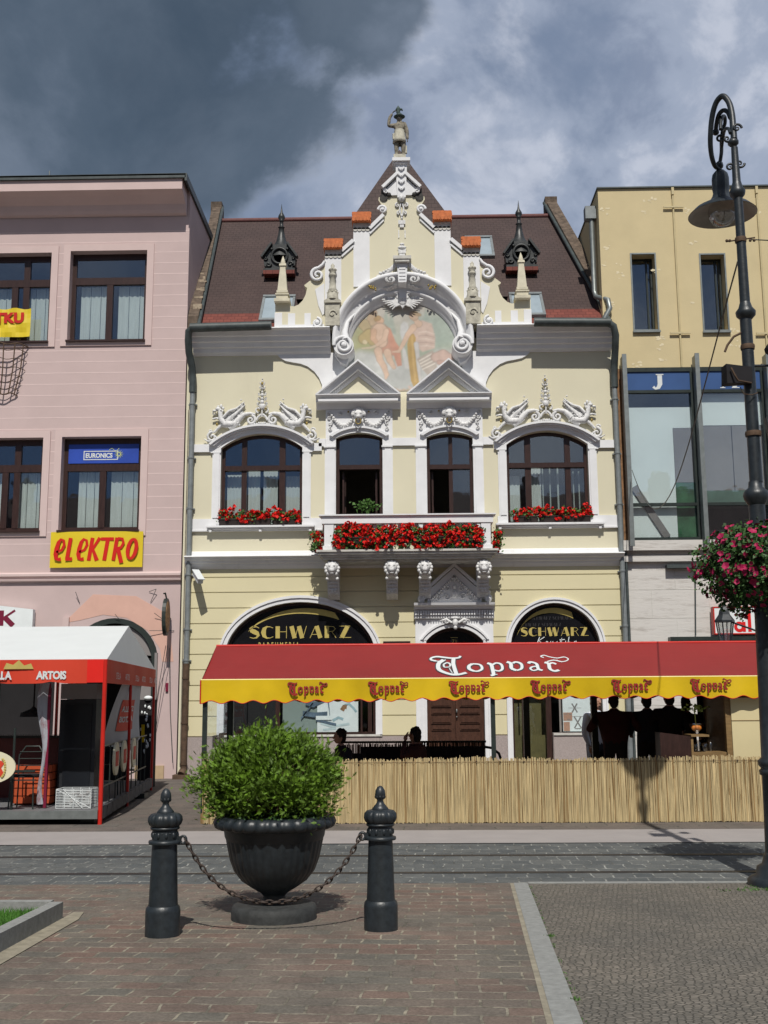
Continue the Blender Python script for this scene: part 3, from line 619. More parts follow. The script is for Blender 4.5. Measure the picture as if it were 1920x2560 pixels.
for a, b in ((-2.0, -1.84), (-0.265, 0.289), (1.851, 2.09)): mb = MB(); mb.box(a, b, 24.94, 25.001, 7.577, 7.76); mb.build('string_band', M['white'], house)

def pediment(xc):
    mb = MB(); hw = 0.995
    def rake(t0, t1, p):                     # one moulding of the raking cornice between heights t0..t1 under the outer slope
        sl = 0.83
        def line(t): return [(xc - hw + t * 0.9, 8.74 + (0 if t == 0 else 0)), ]
        o = lambda t: [(xc - hw + t * 1.15, 8.765), (xc, 9.60 - t), (xc + hw - t * 1.15, 8.765)]
        a, b = o(t0), o(t1); mb.band(a, b, 25 - p, 25.0)
    rake(0.0, 0.045, 0.36); rake(0.045, 0.115, 0.24); rake(0.115, 0.135, 0.235); rake(0.135, 0.205, 0.22); rake(0.205, 0.33, 0.07)
    for k in range(15):
        for s_ in (-1, 1): mb.box(xc + s_ * (0.06 + 0.048 * k) - 0.014, xc + s_ * (0.06 + 0.048 * k) + 0.014, 24.89, 24.93, 9.29 - 0.04 * k, 9.33 - 0.04 * k)
    # horizontal cornice
    mb.extrude_x([(24.64, 8.762), (24.64, 8.74), (24.74, 8.71), (24.79, 8.665), (24.80, 8.655), (24.80, 8.605), (24.89, 8.595), (24.92, 8.53), (24.95, 8.47), (25.0, 8.46), (25.0, 8.762)], xc - hw, xc + hw)
    mb.box(xc - hw + 0.06, xc + hw - 0.06, 24.69, 24.80, 8.598, 8.652)
    mb.build('pediment', M['grime'] if False else M['white'], house)
    mb = MB(); mb.prism([(xc - 0.60, 8.765), (xc, 9.262), (xc + 0.60, 8.765)], 24.96, 25.0); mb.build('tympanum', M['cream'], house)
pediment(-1.063); pediment(1.066)

# stucco ornaments --------------------------------------------------------------
def garland(xc):
    mb = MB()
    z0 = 8.20
    # lion mask with ring
    mb.ball(xc, 24.86, 8.30, 0.115, 0.12, 0.13); mb.ball(xc, 24.78, 8.24, 0.06, 0.07, 0.05); mb.ball(xc - 0.05, 24.78, 8.33, 0.035); mb.ball(xc + 0.05, 24.78, 8.33, 0.035)
    for k in range(9):
        a = PI * k / 8; mb.ball(xc + 0.13 * math.cos(a), 24.89, 8.33 + 0.11 * math.sin(a), 0.05, 0.05, 0.06)
    for s_ in (-1, 1):
        mb.ball(xc + s_ * 0.09, 24.88, 8.16, 0.035, 0.04, 0.06)
        path = []; n = 12
        for k in range(n + 1):
            t = k / n; x = xc + s_ * (0.13 + 0.50 * t); z = 8.33 - 0.28 * math.sin(PI * (0.1 + 0.85 * t)) + 0.03 * t; path.append((x, z))
            mb.ball(x, 24.93, z, 0.038 + 0.02 * math.sin(PI * t), 0.045, 0.034 + 0.015 * math.sin(PI * t), 6, 5, random.uniform(0, 3))
            if k % 2: mb.ball(x + random.uniform(-0.02, 0.02), 24.92, z - 0.05, 0.026, 0.03, 0.026, 6, 4)
        for k in range(4): mb.spiral(xc + s_ * (0.70 - 0.015 * k), 8.38 - 0.13 * k, 24.94, 0.055, 1.1, 0.5 * k, 0.018, s_ * (-1) ** k, n=12)
        mb.spiral(xc + s_ * 0.42, 8.38, 24.94, 0.06, 1.2, PI, 0.018, -s_, n=12); mb.spiral(xc + s_ * 0.24, 8.39, 24.94, 0.045, 1.2, 0, 0.016, s_, n=12)
    for k in range(5): mb.ball(xc + 0.02 * math.sin(k), 24.90, 8.03 - 0.035 * k + 0.05, 0.035 - 0.004 * k, 0.03, 0.03)
    mb.build('lion_garland_relief', M['relief'], house)
    mb = MB(); mb.tube([(xc + 0.062 * math.cos(a * PI / 8), 24.80, 8.14 + 0.072 * math.sin(a * PI / 8)) for a in range(17)], 0.014, 6)
    for s_ in (-1, 1): mb.ball(xc + s_ * 0.24, 24.93, 8.40, 0.022)
    mb.build('gilt_ring', M['gilt'], house)
garland(-1.063); garland(1.066)

def griffins(xc):
    mb = MB(); Y = 24.93
    def arcz(x): # top of archivolt
        return 8.105 - (abs(x) / 1.235) ** 2 * 0.46
    # central finial
    for z, r in ((8.55, 0.075), (8.66, 0.05), (8.74, 0.035), (8.83, 0.042), (8.90, 0.025), (8.99, 0.022), (9.07, 0.036), (9.16, 0.026), (9.22, 0.018)): mb.ball(xc, Y, z, r, 0.05, r * 1.15)
    for z, r in ((8.60, 0.10), (8.72, 0.085), (8.84, 0.075), (9.0, 0.05), (9.1, 0.045)):
        for s_ in (-1, 1): mb.spiral(xc + s_ * r * 0.8, z, Y, r * 0.45, 1.1, PI / 2, 0.014, -s_, n=10); mb.ball(xc + s_ * r * 1.15, Y, z + 0.03, 0.018)
    mb.tube([(xc, Y, 8.3), (xc, Y, 9.2)], [0.022, 0.008], 6)
    for s_ in (-1, 1):
        mb.spiral(xc + s_ * 0.085, 8.47, Y, 0.075, 1.0, -PI / 2, 0.026, s_, n=18)
        mb.tube([(xc + s_ * 0.02, Y, 8.36), (xc + s_ * 0.09, Y, 8.30), (xc + s_ * 0.13, Y, 8.22)], 0.03, 6)
        # big C scroll tail
        mb.spiral(xc + s_ * 0.26, 8.225, Y, 0.115, 1.45, PI * (0.55 if s_ > 0 else 0.45), 0.040, s_, n=28)
        mb.tube([(xc + s_ * 0.16, Y, 8.36), (xc + s_ * 0.28, Y, 8.385), (xc + s_ * 0.42, Y, 8.36), (xc + s_ * 0.52, Y, 8.27), (xc + s_ * 0.62, Y, 8.15), (xc + s_ * 0.78, Y, 8.03)], [0.03, 0.04, 0.055, 0.07, 0.08, 0.07], 8)
        # foliage under the tail
        for k in range(6): mb.ball(xc + s_ * (0.02 + 0.05 * k), Y, 8.145 - 0.004 * k * k + 0.01 * (k % 2), 0.026, 0.035, 0.03)
        # body, chest, neck, head
        mb.tube([(xc + s_ * 0.55, Y, 8.18), (xc + s_ * 0.72, Y - 0.02, 8.12), (xc + s_ * 0.88, Y - 0.03, 8.12), (xc + s_ * 0.96, Y - 0.03, 8.24), (xc + s_ * 0.98, Y - 0.03, 8.36), (xc + s_ * 1.0, Y - 0.03, 8.47)], [0.06, 0.085, 0.085, 0.065, 0.055, 0.05], 8)
        mb.ball(xc + s_ * 1.03, Y - 0.03, 8.49, 0.075, 0.06, 0.055, rot=s_ * 0.4); mb.ball(xc + s_ * 1.12, Y - 0.03, 8.45, 0.05, 0.04, 0.03)
        mb.spiral(xc + s_ * 1.12, 8.40, Y, 0.055, 1.1, PI / 2, 0.018, -s_, n=12); mb.ball(xc + s_ * 0.97, Y, 8.57, 0.035, 0.03, 0.05); mb.ball(xc + s_ * 1.04, Y, 8.56, 0.03, 0.03, 0.035)
        for k in range(4): mb.ball(xc + s_ * (0.92 + 0.02 * k), Y, 8.52 - 0.07 * k, 0.03, 0.03, 0.04)
        # forelegs
        mb.tube([(xc + s_ * 0.92, Y, 8.14), (xc + s_ * 1.04, Y, 8.03), (xc + s_ * 1.13, Y, 7.93)], [0.05, 0.035, 0.03], 6); mb.tube([(xc + s_ * 0.98, Y, 8.26), (xc + s_ * 1.08, Y, 8.28), (xc + s_ * 1.17, Y, 8.26)], [0.035, 0.025, 0.02], 6)
        # wing: fan of feathers over a solid plate
        mb.prism([(xc + s_ * a_, b_) for a_, b_ in ((0.90, 8.14), (0.96, 8.26), (0.80, 8.44), (0.60, 8.50), (0.44, 8.66), (0.41, 8.60), (0.50, 8.40), (0.55, 8.22), (0.66, 8.10), (0.80, 8.05))], 24.955, 24.999)
        for k in range(9):
            t = k / 8; x0 = 0.88 - 0.05 * k * 0.6; z0 = 8.17 + 0.025 * k; ex = 0.44 + 0.24 * t; ez = 8.58 - 0.03 * t - 0.33 * t * t
            ex = 0.40 + 0.055 * k; ez = 8.60 - 0.035 * k - (0.004 * k * k)
            mb.tube([(xc + s_ * 0.84, Y, 8.15), (xc + s_ * (0.84 + ex) / 2 * 1.0, Y - 0.02, (8.15 + ez) / 2 - 0.01 + 0.012 * k), (xc + s_ * ex, Y, ez)], [0.03, 0.030, 0.012], 6)
        mb.tube([(xc + s_ * 0.93, Y - 0.02, 8.28), (xc + s_ * 0.78, Y - 0.03, 8.44), (xc + s_ * 0.6, Y - 0.03, 8.50), (xc + s_ * 0.42, Y - 0.02, 8.66)], [0.035, 0.035, 0.028, 0.012], 6)
        for k in range(70):
            u_, v_ = random.random(), random.random(); fx_ = 0.86 - 0.42 * u_; fz_ = 8.10 + 0.12 * u_ + (0.30 + 0.14 * u_) * v_; mb.ball(xc + s_ * fx_, 24.952, fz_, 0.034, 0.022, 0.012, 6, 4, -s_ * (0.9 + 0.3 * random.random()))
        for k in range(26): u_ = random.random(); mb.ball(xc + s_ * (0.55 + 0.43 * u_), 24.86 + 0.03 * random.random(), 8.10 + 0.14 * random.random() + (0.3 * (u_ - 0.8) / 0.2 if u_ > 0.8 else 0), 0.026, 0.03, 0.018, 6, 4, random.uniform(0, 3))
        for k in range(14): mb.ball(xc + s_ * random.uniform(0.52, 0.85), Y, random.uniform(8.10, 8.34), 0.03, 0.035, 0.024, 6, 4, random.uniform(0, 3))
        # end scroll beside the arch
        mb.spiral(xc + s_ * 1.17, 7.83, Y, 0.12, 1.35, PI * 0.5, 0.034, -s_, n=22); mb.spiral(xc + s_ * 1.20, 7.97, Y, 0.06, 1.2, 0, 0.022, s_, n=14)
        mb.tube([(xc + s_ * 1.12, Y, 7.75), (xc + s_ * 1.26, Y, 7.72), (xc + s_ * 1.36, Y, 7.78)], [0.03, 0.025, 0.01], 6)
        for k in range(3): mb.ball(xc + s_ * (1.05 + 0.05 * k), Y, 7.80 + 0.03 * k, 0.04, 0.035, 0.03)
        mb.ball(xc + s_ * 0.5, Y, 8.72, 0.022)
    mb.build('griffin_relief', M['relief'], house)
    mb = MB()
    for s_ in (-1, 1): mb.spiral(xc + s_ * 0.085, 8.475, 24.90, 0.042, 0.8, 0.3, 0.014, s_, n=10); mb.ball(xc + s_ * 1.06, 24.92, 8.13, 0.028, 0.02, 0.04)
    mb.ball(xc, 24.90, 9.10, 0.03, 0.03, 0.045)
    mb.build('gilt_accents', M['gilt'], house)
griffins(-3.34); griffins(3.337)

# windows ----------------------------------------------------------------------
def window(x0, x1, z0, zs, za, mull, trans, y=25.14, m='wood', curtains=None, kind='seg', lower_open=None, glass='glass', fr=0.075, parent=house, n=16, curt_y=0.22):
    f = MB(); o = arch(x0, x1, z0, zs, za, kind, n); i_ = arch(*inset(x0, x1, z0, zs, za, fr), kind, n)
    f.band(o, i_, y, y + 0.08, closed=True)
    def top(x):
        pts = arch(*inset(x0, x1, z0, zs, za, fr * 0.7), kind, 40)[1:-1]
        for a, b in zip(pts, pts[1:]):
            if a[0] <= x <= b[0]: return a[1] + (b[1] - a[1]) * (x - a[0]) / max(1e-6, b[0] - a[0])
        return zs
    for x, w_ in mull: f.box(x - w_ / 2, x + w_ / 2, y - 0.012, y + 0.07, z0 + fr * 0.9, top(x) - 0.002)
    for z, h in trans: f.box(x0 + fr * 0.9, x1 - fr * 0.9, y - 0.028, y + 0.066, z - h / 2, z + h / 2); f.box(x0 + fr * 0.9, x1 - fr * 0.9, y - 0.05, y - 0.029, z - h / 2, z - h / 2 + 0.03)
    w_ = f.build('window', M[m], parent)
    g = MB()
    pane = arch(*inset(x0, x1, z0, zs, za, fr * 0.9), kind, n)
    if lower_open is None: g.prism(pane, y + 0.03, y + 0.036)
    else:
        zt = trans[0][0]; up_ = [(x0 + fr * 0.9, zt)] + [p for p in pane[1:-1]] + [(x1 - fr * 0.9, zt)]; g.prism(up_, y + 0.03, y + 0.036)
        for a, b in lower_open: g.box(a, b, y + 0.03, y + 0.036, z0 + fr, zt)
    g.build('pane', M[glass], w_)
    if curtains:
        c_ = MB()
        for a, b, za_, zb_ in curtains:
            k = max(4, int((b - a) / 0.04)); yy = y + curt_y
            for j in range(k):
                xa = a + (b - a) * j / k; xb = a + (b - a) * (j + 1) / k; ya = yy + 0.02 * (j % 2); yb = yy + 0.02 * ((j + 1) % 2)
                c_.quad((xa, ya, za_), (xb, yb, za_), (xb, yb, zb_), (xa, ya, zb_))
        c_.build('curtain', M['curtain'], w_)
    return w_
window(*A(W1), [(-3.77, 0.12), (-2.87, 0.14)], [(7.105, 0.12)], curtains=[(-4.2, -3.83, 5.75, 7.0), (-3.70, -3.42, 5.75, 7.2), (-3.34, -3.0, 5.75, 7.2), (-2.80, -2.45, 5.75, 6.95)])
window(*A(W4), [(2.90, 0.14), (3.83, 0.13)], [(7.105, 0.12)], curtains=[(2.47, 2.72, 5.75, 6.9), (2.98, 3.22, 5.75, 7.1), (3.25, 3.28, 5.75, 7.1), (3.42, 3.45, 5.75, 7.1), (3.60, 3.64, 5.75, 7.1), (3.97, 4.0, 5.75, 7.0), (4.1, 4.13, 5.75, 7.0)])
window(*A(W2), [], [(7.105, 0.11)], lower_open=[])
window(*A(W3), [(1.09, 0.09)], [(7.09, 0.11)], lower_open=[(1.13, 1.54)])
# an opened casement inside each middle window
def casement(x, z0, z1, y0, dx):
    mb = MB(); y1 = y0 + 0.45
    mb.box(x - 0.02, x + 0.02, y0, y0 + 0.05, z0, z1); mb.box(x - 0.02 + dx, x + 0.02 + dx, y1, y1 + 0.05, z0, z1)
    mb.build('casement', M['wood'], house)
casement(-1.44, 5.1, 7.0, 25.26, 0.02); casement(-0.66, 5.1, 7.0, 25.26, -0.02); casement(0.66, 5.1, 7.0, 25.26, 0.02)

# niche hood with volutes ---------------------------------------------------------
def niche():
    mb = MB(); n = 40
    def ring(r, zc, y, a0=-0.06, b=1.0): return [(-r * math.cos(a0 + (PI - 2 * a0) * i / n), y, zc + b * r * math.sin(a0 + (PI - 2 * a0) * i / n)) for i in range(n + 1)]
    prof = [(1.655, 9.99, 24.97), (1.655, 9.99, 24.40), (1.615, 9.99, 24.36), (1.565, 9.99, 24.38), (1.545, 9.985, 24.46), (1.50, 9.975, 24.50), (1.49, 9.97, 24.56), (1.40, 9.93, 24.74), (1.39, 9.92, 24.72), (1.36, 9.90, 24.74), (1.34, 9.89, 24.86), (1.29, 9.85, 24.90), (1.28, 9.83, 24.98)]
    vs = []
    for r, zc, y in prof: vs += ring(r, zc, y)
    m_ = n + 1
    mb.add(vs, [(k * m_ + i, (k + 1) * m_ + i, (k + 1) * m_ + i + 1, k * m_ + i + 1) for k in range(len(prof) - 1) for i in range(n)], True)
    squeeze(mb, 0.70); mb.build('niche_hood', M['white'], house)
    for s_ in (-1, 1):
        mb = MB(); cx, cz = s_ * 1.385, 9.86
        mb.tube([(cx, 24.42, cz), (cx, 24.99, cz - 0.03)], 0.235, 28)
        for k in range(1): mb.spiral(cx, cz, 24.40, 0.225, 1.75, PI if s_ < 0 else 0, 0.048, -s_ * -1, n=44, yin=0.05)
        mb.ball(cx, 24.36, cz, 0.06, 0.05, 0.06)
        mb.prism([(cx + s_ * 0.20, cz - 0.1), (cx + s_ * 0.235, 9.75), (cx + s_ * 0.10, 9.55), (cx - s_ * 0.05, 9.48), (cx - s_ * 0.1, 9.62)], 24.7, 25.0)
        # inner swept leaf rising from the volute
        mb.tube([(s_ * 1.33, 24.42, 9.98), (s_ * 1.36, 24.50, 10.2), (s_ * 1.30, 24.62, 10.5), (s_ * 1.12, 24.76, 10.78)], [0.10, 0.07, 0.045, 0.012], 8)
        squeeze(mb, 0.70); mb.build('volute', M['white'], house)
niche()
# crest of the hood: keystone, scrolls and winged head
mb = MB()
mb.prism([(-0.13, 11.90), (0.13, 11.90), (0.095, 11.36), (-0.095, 11.36)], 24.34, 24.96); mb.prism([(-0.09, 11.355), (0.09, 11.355), (0.075, 11.12), (-0.075, 11.12)], 24.72, 24.96)
for k in range(5): mb.box(-0.075, 0.075, 24.32, 24.339, 11.42 + 0.085 * k, 11.46 + 0.085 * k)
squeeze(mb, 0.72); mb.build('keystone', M['white'], house)
mb = MB()
for s_ in (-1, 1):
    mb.spiral(s_ * 0.27, 11.48, 24.40, 0.13, 1.4, PI / 2, 0.045, -s_, n=24); mb.spiral(s_ * 0.55, 11.57, 24.45, 0.10, 1.3, PI / 2, 0.035, s_, n=20)
    mb.tube([(s_ * 0.13, 24.42, 11.33), (s_ * 0.35, 24.45, 11.24), (s_ * 0.52, 24.5, 11.27), (s_ * 0.62, 24.5, 11.40), (s_ * 0.60, 24.45, 11.52)], [0.04, 0.06, 0.06, 0.05, 0.03], 8)
    mb.tube([(s_ * 0.12, 24.4, 11.9), (s_ * 0.22, 24.42, 11.78), (s_ * 0.34, 24.45, 11.68), (s_ * 0.5, 24.5, 11.66)], [0.05, 0.06, 0.05, 0.03], 8)
    for k in range(7): mb.ball(s_ * (0.14 + 0.06 * k), 24.42, 11.83 - 0.03 * k, 0.035, 0.04, 0.03)
    # wings
    for k in range(7): mb.tube([(s_ * 0.07, 24.50, 11.02 - 0.02 * k), (s_ * (0.30 - 0.02 * k), 24.52, 11.07 - 0.035 * k), (s_ * (0.58 - 0.055 * k), 24.55, 11.10 - 0.05 * k)], [0.03, 0.026, 0.010], 6)
    mb.ball(s_ * 0.14, 24.48, 11.14, 0.06, 0.06, 0.05)
mb.ball(0, 24.46, 11.0, 0.105, 0.10, 0.125, 10, 8); mb.ball(0, 24.36, 10.99, 0.02, 0.035, 0.035); mb.ball(-0.045, 24.375, 11.03, 0.02); mb.ball(0.045, 24.375, 11.03, 0.02)
mb.ball(0, 24.37, 10.94, 0.03, 0.02, 0.012); mb.prism([(-0.07, 10.90), (0.07, 10.90), (0, 10.80)], 24.47, 24.55)
for k in range(7): mb.ball(0.11 * math.cos(PI * k / 6), 24.45, 11.06 + 0.09 * math.sin(PI * k / 6), 0.04)

out_ = []
for x, y, z in mb.v:
    kk = 0.30 + 0.38 * max(0.0, min(1.0, (z - 11.18) / 0.24)); y2 = 25 - (25 - y) * kk; s2 = y2 / y; out_.append((x * s2, y2, 1.75 + (z - 1.75) * s2 - 0.03))
mb.v = out_
mb.build('winged_head_relief', M['relief'], house)
mb = MB()
for s_ in (-1, 1):
    for k in range(9): mb.ball(s_ * (0.70 + random.uniform(-0.09, 0.09)), 24.60, 11.33 + random.uniform(-0.06, 0.06), 0.022, 0.02, 0.03)
mb.build('gilt_accents', M['gilt'], house)

# painted mural: rasterised fresco as colour on a fine grid --------------------------
def mural():
    x0, x1, z0, z1 = -1.60, 1.60, 8.86, 11.22; nx, nz = 260, 190
    X, Z = np.meshgrid(np.linspace(x0, x1, nx), np.linspace(z0, z1, nz))
    rng = np.random.default_rng(3)
    def fnoise(s):
        a = np.zeros_like(X)
        for o in range(4):
            k = s * 2 ** o; g = rng.random((int(k) + 3, int(k * 1.3) + 3)); u = (X - x0) / (x1 - x0) * k * 1.3; v = (Z - z0) / (z1 - z0) * k
            iu, iv = u.astype(int), v.astype(int); fu, fv = u - iu, v - iv; fu = fu * fu * (3 - 2 * fu); fv = fv * fv * (3 - 2 * fv)
            a += (g[iv, iu] * (1 - fu) * (1 - fv) + g[iv, iu + 1] * fu * (1 - fv) + g[iv + 1, iu] * (1 - fu) * fv + g[iv + 1, iu + 1] * fu * fv) / 2 ** o
        return a / 1.875
    P = lambda px, py: ((px - 770) * 0.00198, 11.13 - (py - 340) * 0.00219)   # fresco cartoon units to metres
    c = np.zeros(X.shape + (3,)); sk = np.array([0.50, 0.47, 0.42]); gr = np.array([0.34, 0.40, 0.30])
    t = np.clip((Z - 9.6) / 1.3 + (fnoise(4) - 0.5) * 0.8, 0, 1)[..., None]; c[:] = gr * (1 - t) + sk * t
    def blend(mask, col, a=1.0):
        m_ = np.clip(mask, 0, 1)[..., None] * a; c[:] = c * (1 - m_) + np.array(col) * m_
    def poly(pts, col, soft=0.02, a=0.95):
        pts = [P(*p) for p in pts]; n = len(pts); ins = np.zeros(X.shape, bool); dmin = np.full(X.shape, 9.0)
        for i in range(n):
            (ax, az), (bx, bz) = pts[i], pts[(i + 1) % n]
            cond = ((az > Z) != (bz > Z)) & (X < (bx - ax) * (Z - az) / (bz - az + 1e-9) + ax); ins ^= cond
            dx, dz = bx - ax, bz - az; tt = np.clip(((X - ax) * dx + (Z - az) * dz) / (dx * dx + dz * dz + 1e-9), 0, 1)
            dmin = np.minimum(dmin, np.hypot(X - ax - tt * dx, Z - az - tt * dz))
        sd = np.where(ins, dmin, -dmin); blend(0.5 + sd / soft, col, a)
    def limb(pts, w_, col, soft=0.015, a=0.95, base=True):
        if base and max(w_) > 14: limb(pts, [v * 1.22 for v in w_], tuple(v * 0.62 for v in col), 0.02, 0.75, False)
        pts = [P(*p) for p in pts]
        for i in range(len(pts) - 1):
            (ax, az), (bx, bz) = pts[i], pts[i + 1]; dx, dz = bx - ax, bz - az; tt = np.clip(((X - ax) * dx + (Z - az) * dz) / (dx * dx + dz * dz + 1e-9), 0, 1)
            ww = (w_[i] + (w_[i + 1] - w_[i]) * tt) * 0.002; blend(0.5 + (ww - np.hypot(X - ax - tt * dx, Z - az - tt * dz)) / soft, col, a)
    poly([(150, 640), (420, 520), (420, 900), (150, 930)], (0.36, 0.36, 0.15), 0.3, 0.8)      # golden green bush on the left
    poly([(880, 500), (1360, 470), (1450, 850), (1000, 900)], (0.36, 0.45, 0.40), 0.25, 0.7)
    poly([(540, 560), (570, 400), (600, 560), (640, 440), (665, 600), (690, 720), (540, 700)], (0.30, 0.37, 0.32), 0.05, 0.7)   # cypresses
    poly([(1020, 560), (1048, 400), (1080, 560)], (0.34, 0.42, 0.37), 0.04, 0.7)
    cl = fnoise(6)
    poly([(30, 960), (250, 890), (450, 930), (560, 1040), (760, 1010), (900, 1090), (1180, 890), (1420, 900), (1600, 1400), (30, 1500)], (0.50, 0.51, 0.50), 0.16, 0.9)
    blend(np.clip((9.95 - Z) * 3, 0, 1) * np.clip((cl - 0.5) * 5, 0, 1), (0.66, 0.66, 0.64), 0.7); blend(np.clip((9.95 - Z) * 3, 0, 1) * np.clip((0.46 - cl) * 5, 0, 1), (0.36, 0.38, 0.36), 0.6)
    flesh = (0.62, 0.40, 0.27); flesh2 = (0.66, 0.47, 0.35); tan = (0.46, 0.33, 0.20)
    # background figures left
    limb([(400, 470), (395, 560)], [35, 60], (0.50, 0.37, 0.24)); limb([(430, 470), (380, 455)], [30, 12], (0.42, 0.30, 0.20)); limb([(330, 640), (300, 600)], [50, 60], (0.48, 0.38, 0.22)); limb([(300, 760), (370, 720), (400, 800)], [60, 70, 40], (0.46, 0.36, 0.17)); limb([(310, 800), (320, 805)], [26, 20], (0.66, 0.56, 0.36))
    # seated youth with a rose drape
    poly([(560, 620), (620, 650), (680, 800), (740, 880), (755, 1070), (700, 1080), (640, 900), (560, 740)], (0.56, 0.26, 0.18), 0.03)
    poly([(430, 890), (470, 820), (620, 790), (680, 900), (650, 960), (560, 930), (440, 925)], (0.55, 0.28, 0.20), 0.03)
    limb([(480, 570), (490, 610)], [26, 26], flesh2); limb([(478, 545), (500, 560)], [40, 38], flesh); limb([(450, 540), (470, 530)], [26, 30], (0.40, 0.26, 0.12))
    limb([(420, 670), (480, 660), (560, 660)], [36, 60, 34], flesh); limb([(490, 670), (510, 800)], [84, 66], flesh2); limb([(420, 680), (410, 760), (470, 830)], [32, 28, 20], flesh)
    limb([(570, 680), (545, 770), (440, 850)], [30, 26, 16], flesh2); limb([(470, 900), (490, 1000), (540, 1080), (570, 1170), (560, 1210)], [44, 34, 30, 24, 14], flesh2); limb([(580, 920), (610, 1010), (660, 1090)], [42, 32, 22], flesh2)
    limb([(280, 870), (380, 865), (430, 850)], [8, 12, 16], (0.6, 0.5, 0.36))
    # winged woman
    poly([(780, 570), (830, 590), (850, 700), (790, 760), (760, 800), (735, 700), (745, 610)], (0.56, 0.56, 0.55), 0.03)
    poly([(850, 620), (1000, 560), (1120, 600), (1160, 760), (1150, 880), (1000, 920), (930, 860), (880, 720)], (0.60, 0.45, 0.38), 0.04)
    for k in range(5): limb([(960, 700 + 38 * k), (1050, 690 + 40 * k), (1150, 720 + 36 * k)], [5, 9, 5], (0.42, 0.31, 0.27) if k % 2 else (0.70, 0.58, 0.50), 0.02, 0.7)
    poly([(760, 820), (800, 900), (830, 1000), (850, 1120), (790, 1100), (760, 960)], (0.58, 0.57, 0.55), 0.03)
    poly([(850, 720), (900, 710), (925, 760), (915, 900), (930, 1080), (960, 1260), (900, 1330), (860, 1240), (830, 1000), (820, 830)], (0.46, 0.29, 0.08), 0.02)
    limb([(880, 740), (890, 1000), (915, 1250)], [10, 12, 14], (0.62, 0.42, 0.17), 0.03, 0.7)
    limb([(900, 520), (930, 560), (960, 600)], [40, 24, 40], flesh2); limb([(895, 500), (915, 520)], [44, 40], (0.58, 0.42, 0.30)); limb([(920, 480), (980, 500)], [26, 14], (0.42, 0.30, 0.18))
    limb([(900, 640), (830, 720), (770, 830), (720, 910), (650, 915)], [36, 28, 22, 16, 8], flesh2)
    limb([(930, 830), (945, 960), (960, 1120), (970, 1240)], [26, 20, 18, 12], (0.62, 0.60, 0.58), 0.03, 0.8)
    # plain shield with pale bars
    poly([(930, 1000), (1130, 900), (1180, 1100), (1160, 1180), (1080, 1200), (1000, 1120)], (0.44, 0.38, 0.33), 0.02)
    for k in range(4): limb([(965 + 12 * k, 1020 + 32 * k), (1110 + 12 * k, 945 + 36 * k)], [8, 8], (0.72, 0.66, 0.58), 0.012)
    limb([(1160, 980), (1250, 960), (1340, 990)], [50, 60, 40], (0.58, 0.42, 0.36), 0.05); limb([(1200, 1040), (1330, 1060)], [26, 22], (0.50, 0.33, 0.28), 0.03)
    for k in range(14): limb([(620 + k * 20, 1370 - 6 * abs(6 - k) * (k % 3)), (640 + k * 20, 1350 - 5 * (k % 4))], [14, 9], (0.62, 0.42, 0.34) if k % 2 else (0.40, 0.33, 0.22), 0.03, 0.8)
    c[:] = np.clip(c * (0.86 + 0.28 * fnoise(26)[..., None]) * (0.85 + 0.3 * fnoise(5)[..., None]) * 0.90, 0, 1)
    for _ in range(1): c[1:-1, 1:-1] = (c[1:-1, 1:-1] * 2 + c[:-2, 1:-1] + c[2:, 1:-1] + c[1:-1, :-2] + c[1:-1, 2:]) / 6
    c[:] = c * 0.86 + np.array((0.46, 0.44, 0.39)) * 0.14
    # keep only the field inside the arch and above the pediments
    keep = (((X / 1.31) ** 2 + ((Z - 9.84) / 1.29) ** 2) < 1) | ((Z < 9.84) & (np.abs(X) < 1.60))
    for xc in (-1.063, 1.066): keep &= ~(Z < 9.595 - np.abs(X - xc) * 0.84)
    keep &= ~((np.abs(X) > 1.40) & (Z > 9.4)); keep &= ~((np.abs(X) > 1.50) & (Z > 9.15))
    keep &= (Z > 8.90)
    vs = [(float(a), 24.985, float(b)) for a, b in zip(X.ravel(), Z.ravel())]; fs = []
    for j in range(nz - 1):
        for i in range(nx - 1):
            if keep[j, i] and keep[j, i + 1] and keep[j + 1, i] and keep[j + 1, i + 1]: a = j * nx + i; fs.append((a, a + 1, a + nx + 1, a + nx))
    me = bpy.data.meshes.new('mural'); me.from_pydata(vs, [], fs); ca = me.color_attributes.new('paint', 'FLOAT_COLOR', 'POINT')
    ca.data.foreach_set('color', np.concatenate([c, np.ones(X.shape + (1,))], -1).astype(np.float32).ravel())
    m_ = mat('fresco_paint', (0.5, 0.5, 0.5), 0.9); t_ = m_.node_tree; b = t_.nodes['Principled BSDF']; at_ = N(t_, 'ShaderNodeAttribute', attribute_name='paint')
    for l in list(b.inputs['Base Color'].links): t_.links.remove(l)
    t_.links.new(at_.outputs['Color'], b.inputs['Base Color']); me.materials.append(m_)
    o = bpy.data.objects.new('mural', me); C.objects.link(o); o.parent = house; o.matrix_parent_inverse = Matrix.Translation(-house.location)
    o['label'] = 'pastel fresco of a seated youth and a winged woman on clouds'
mural()

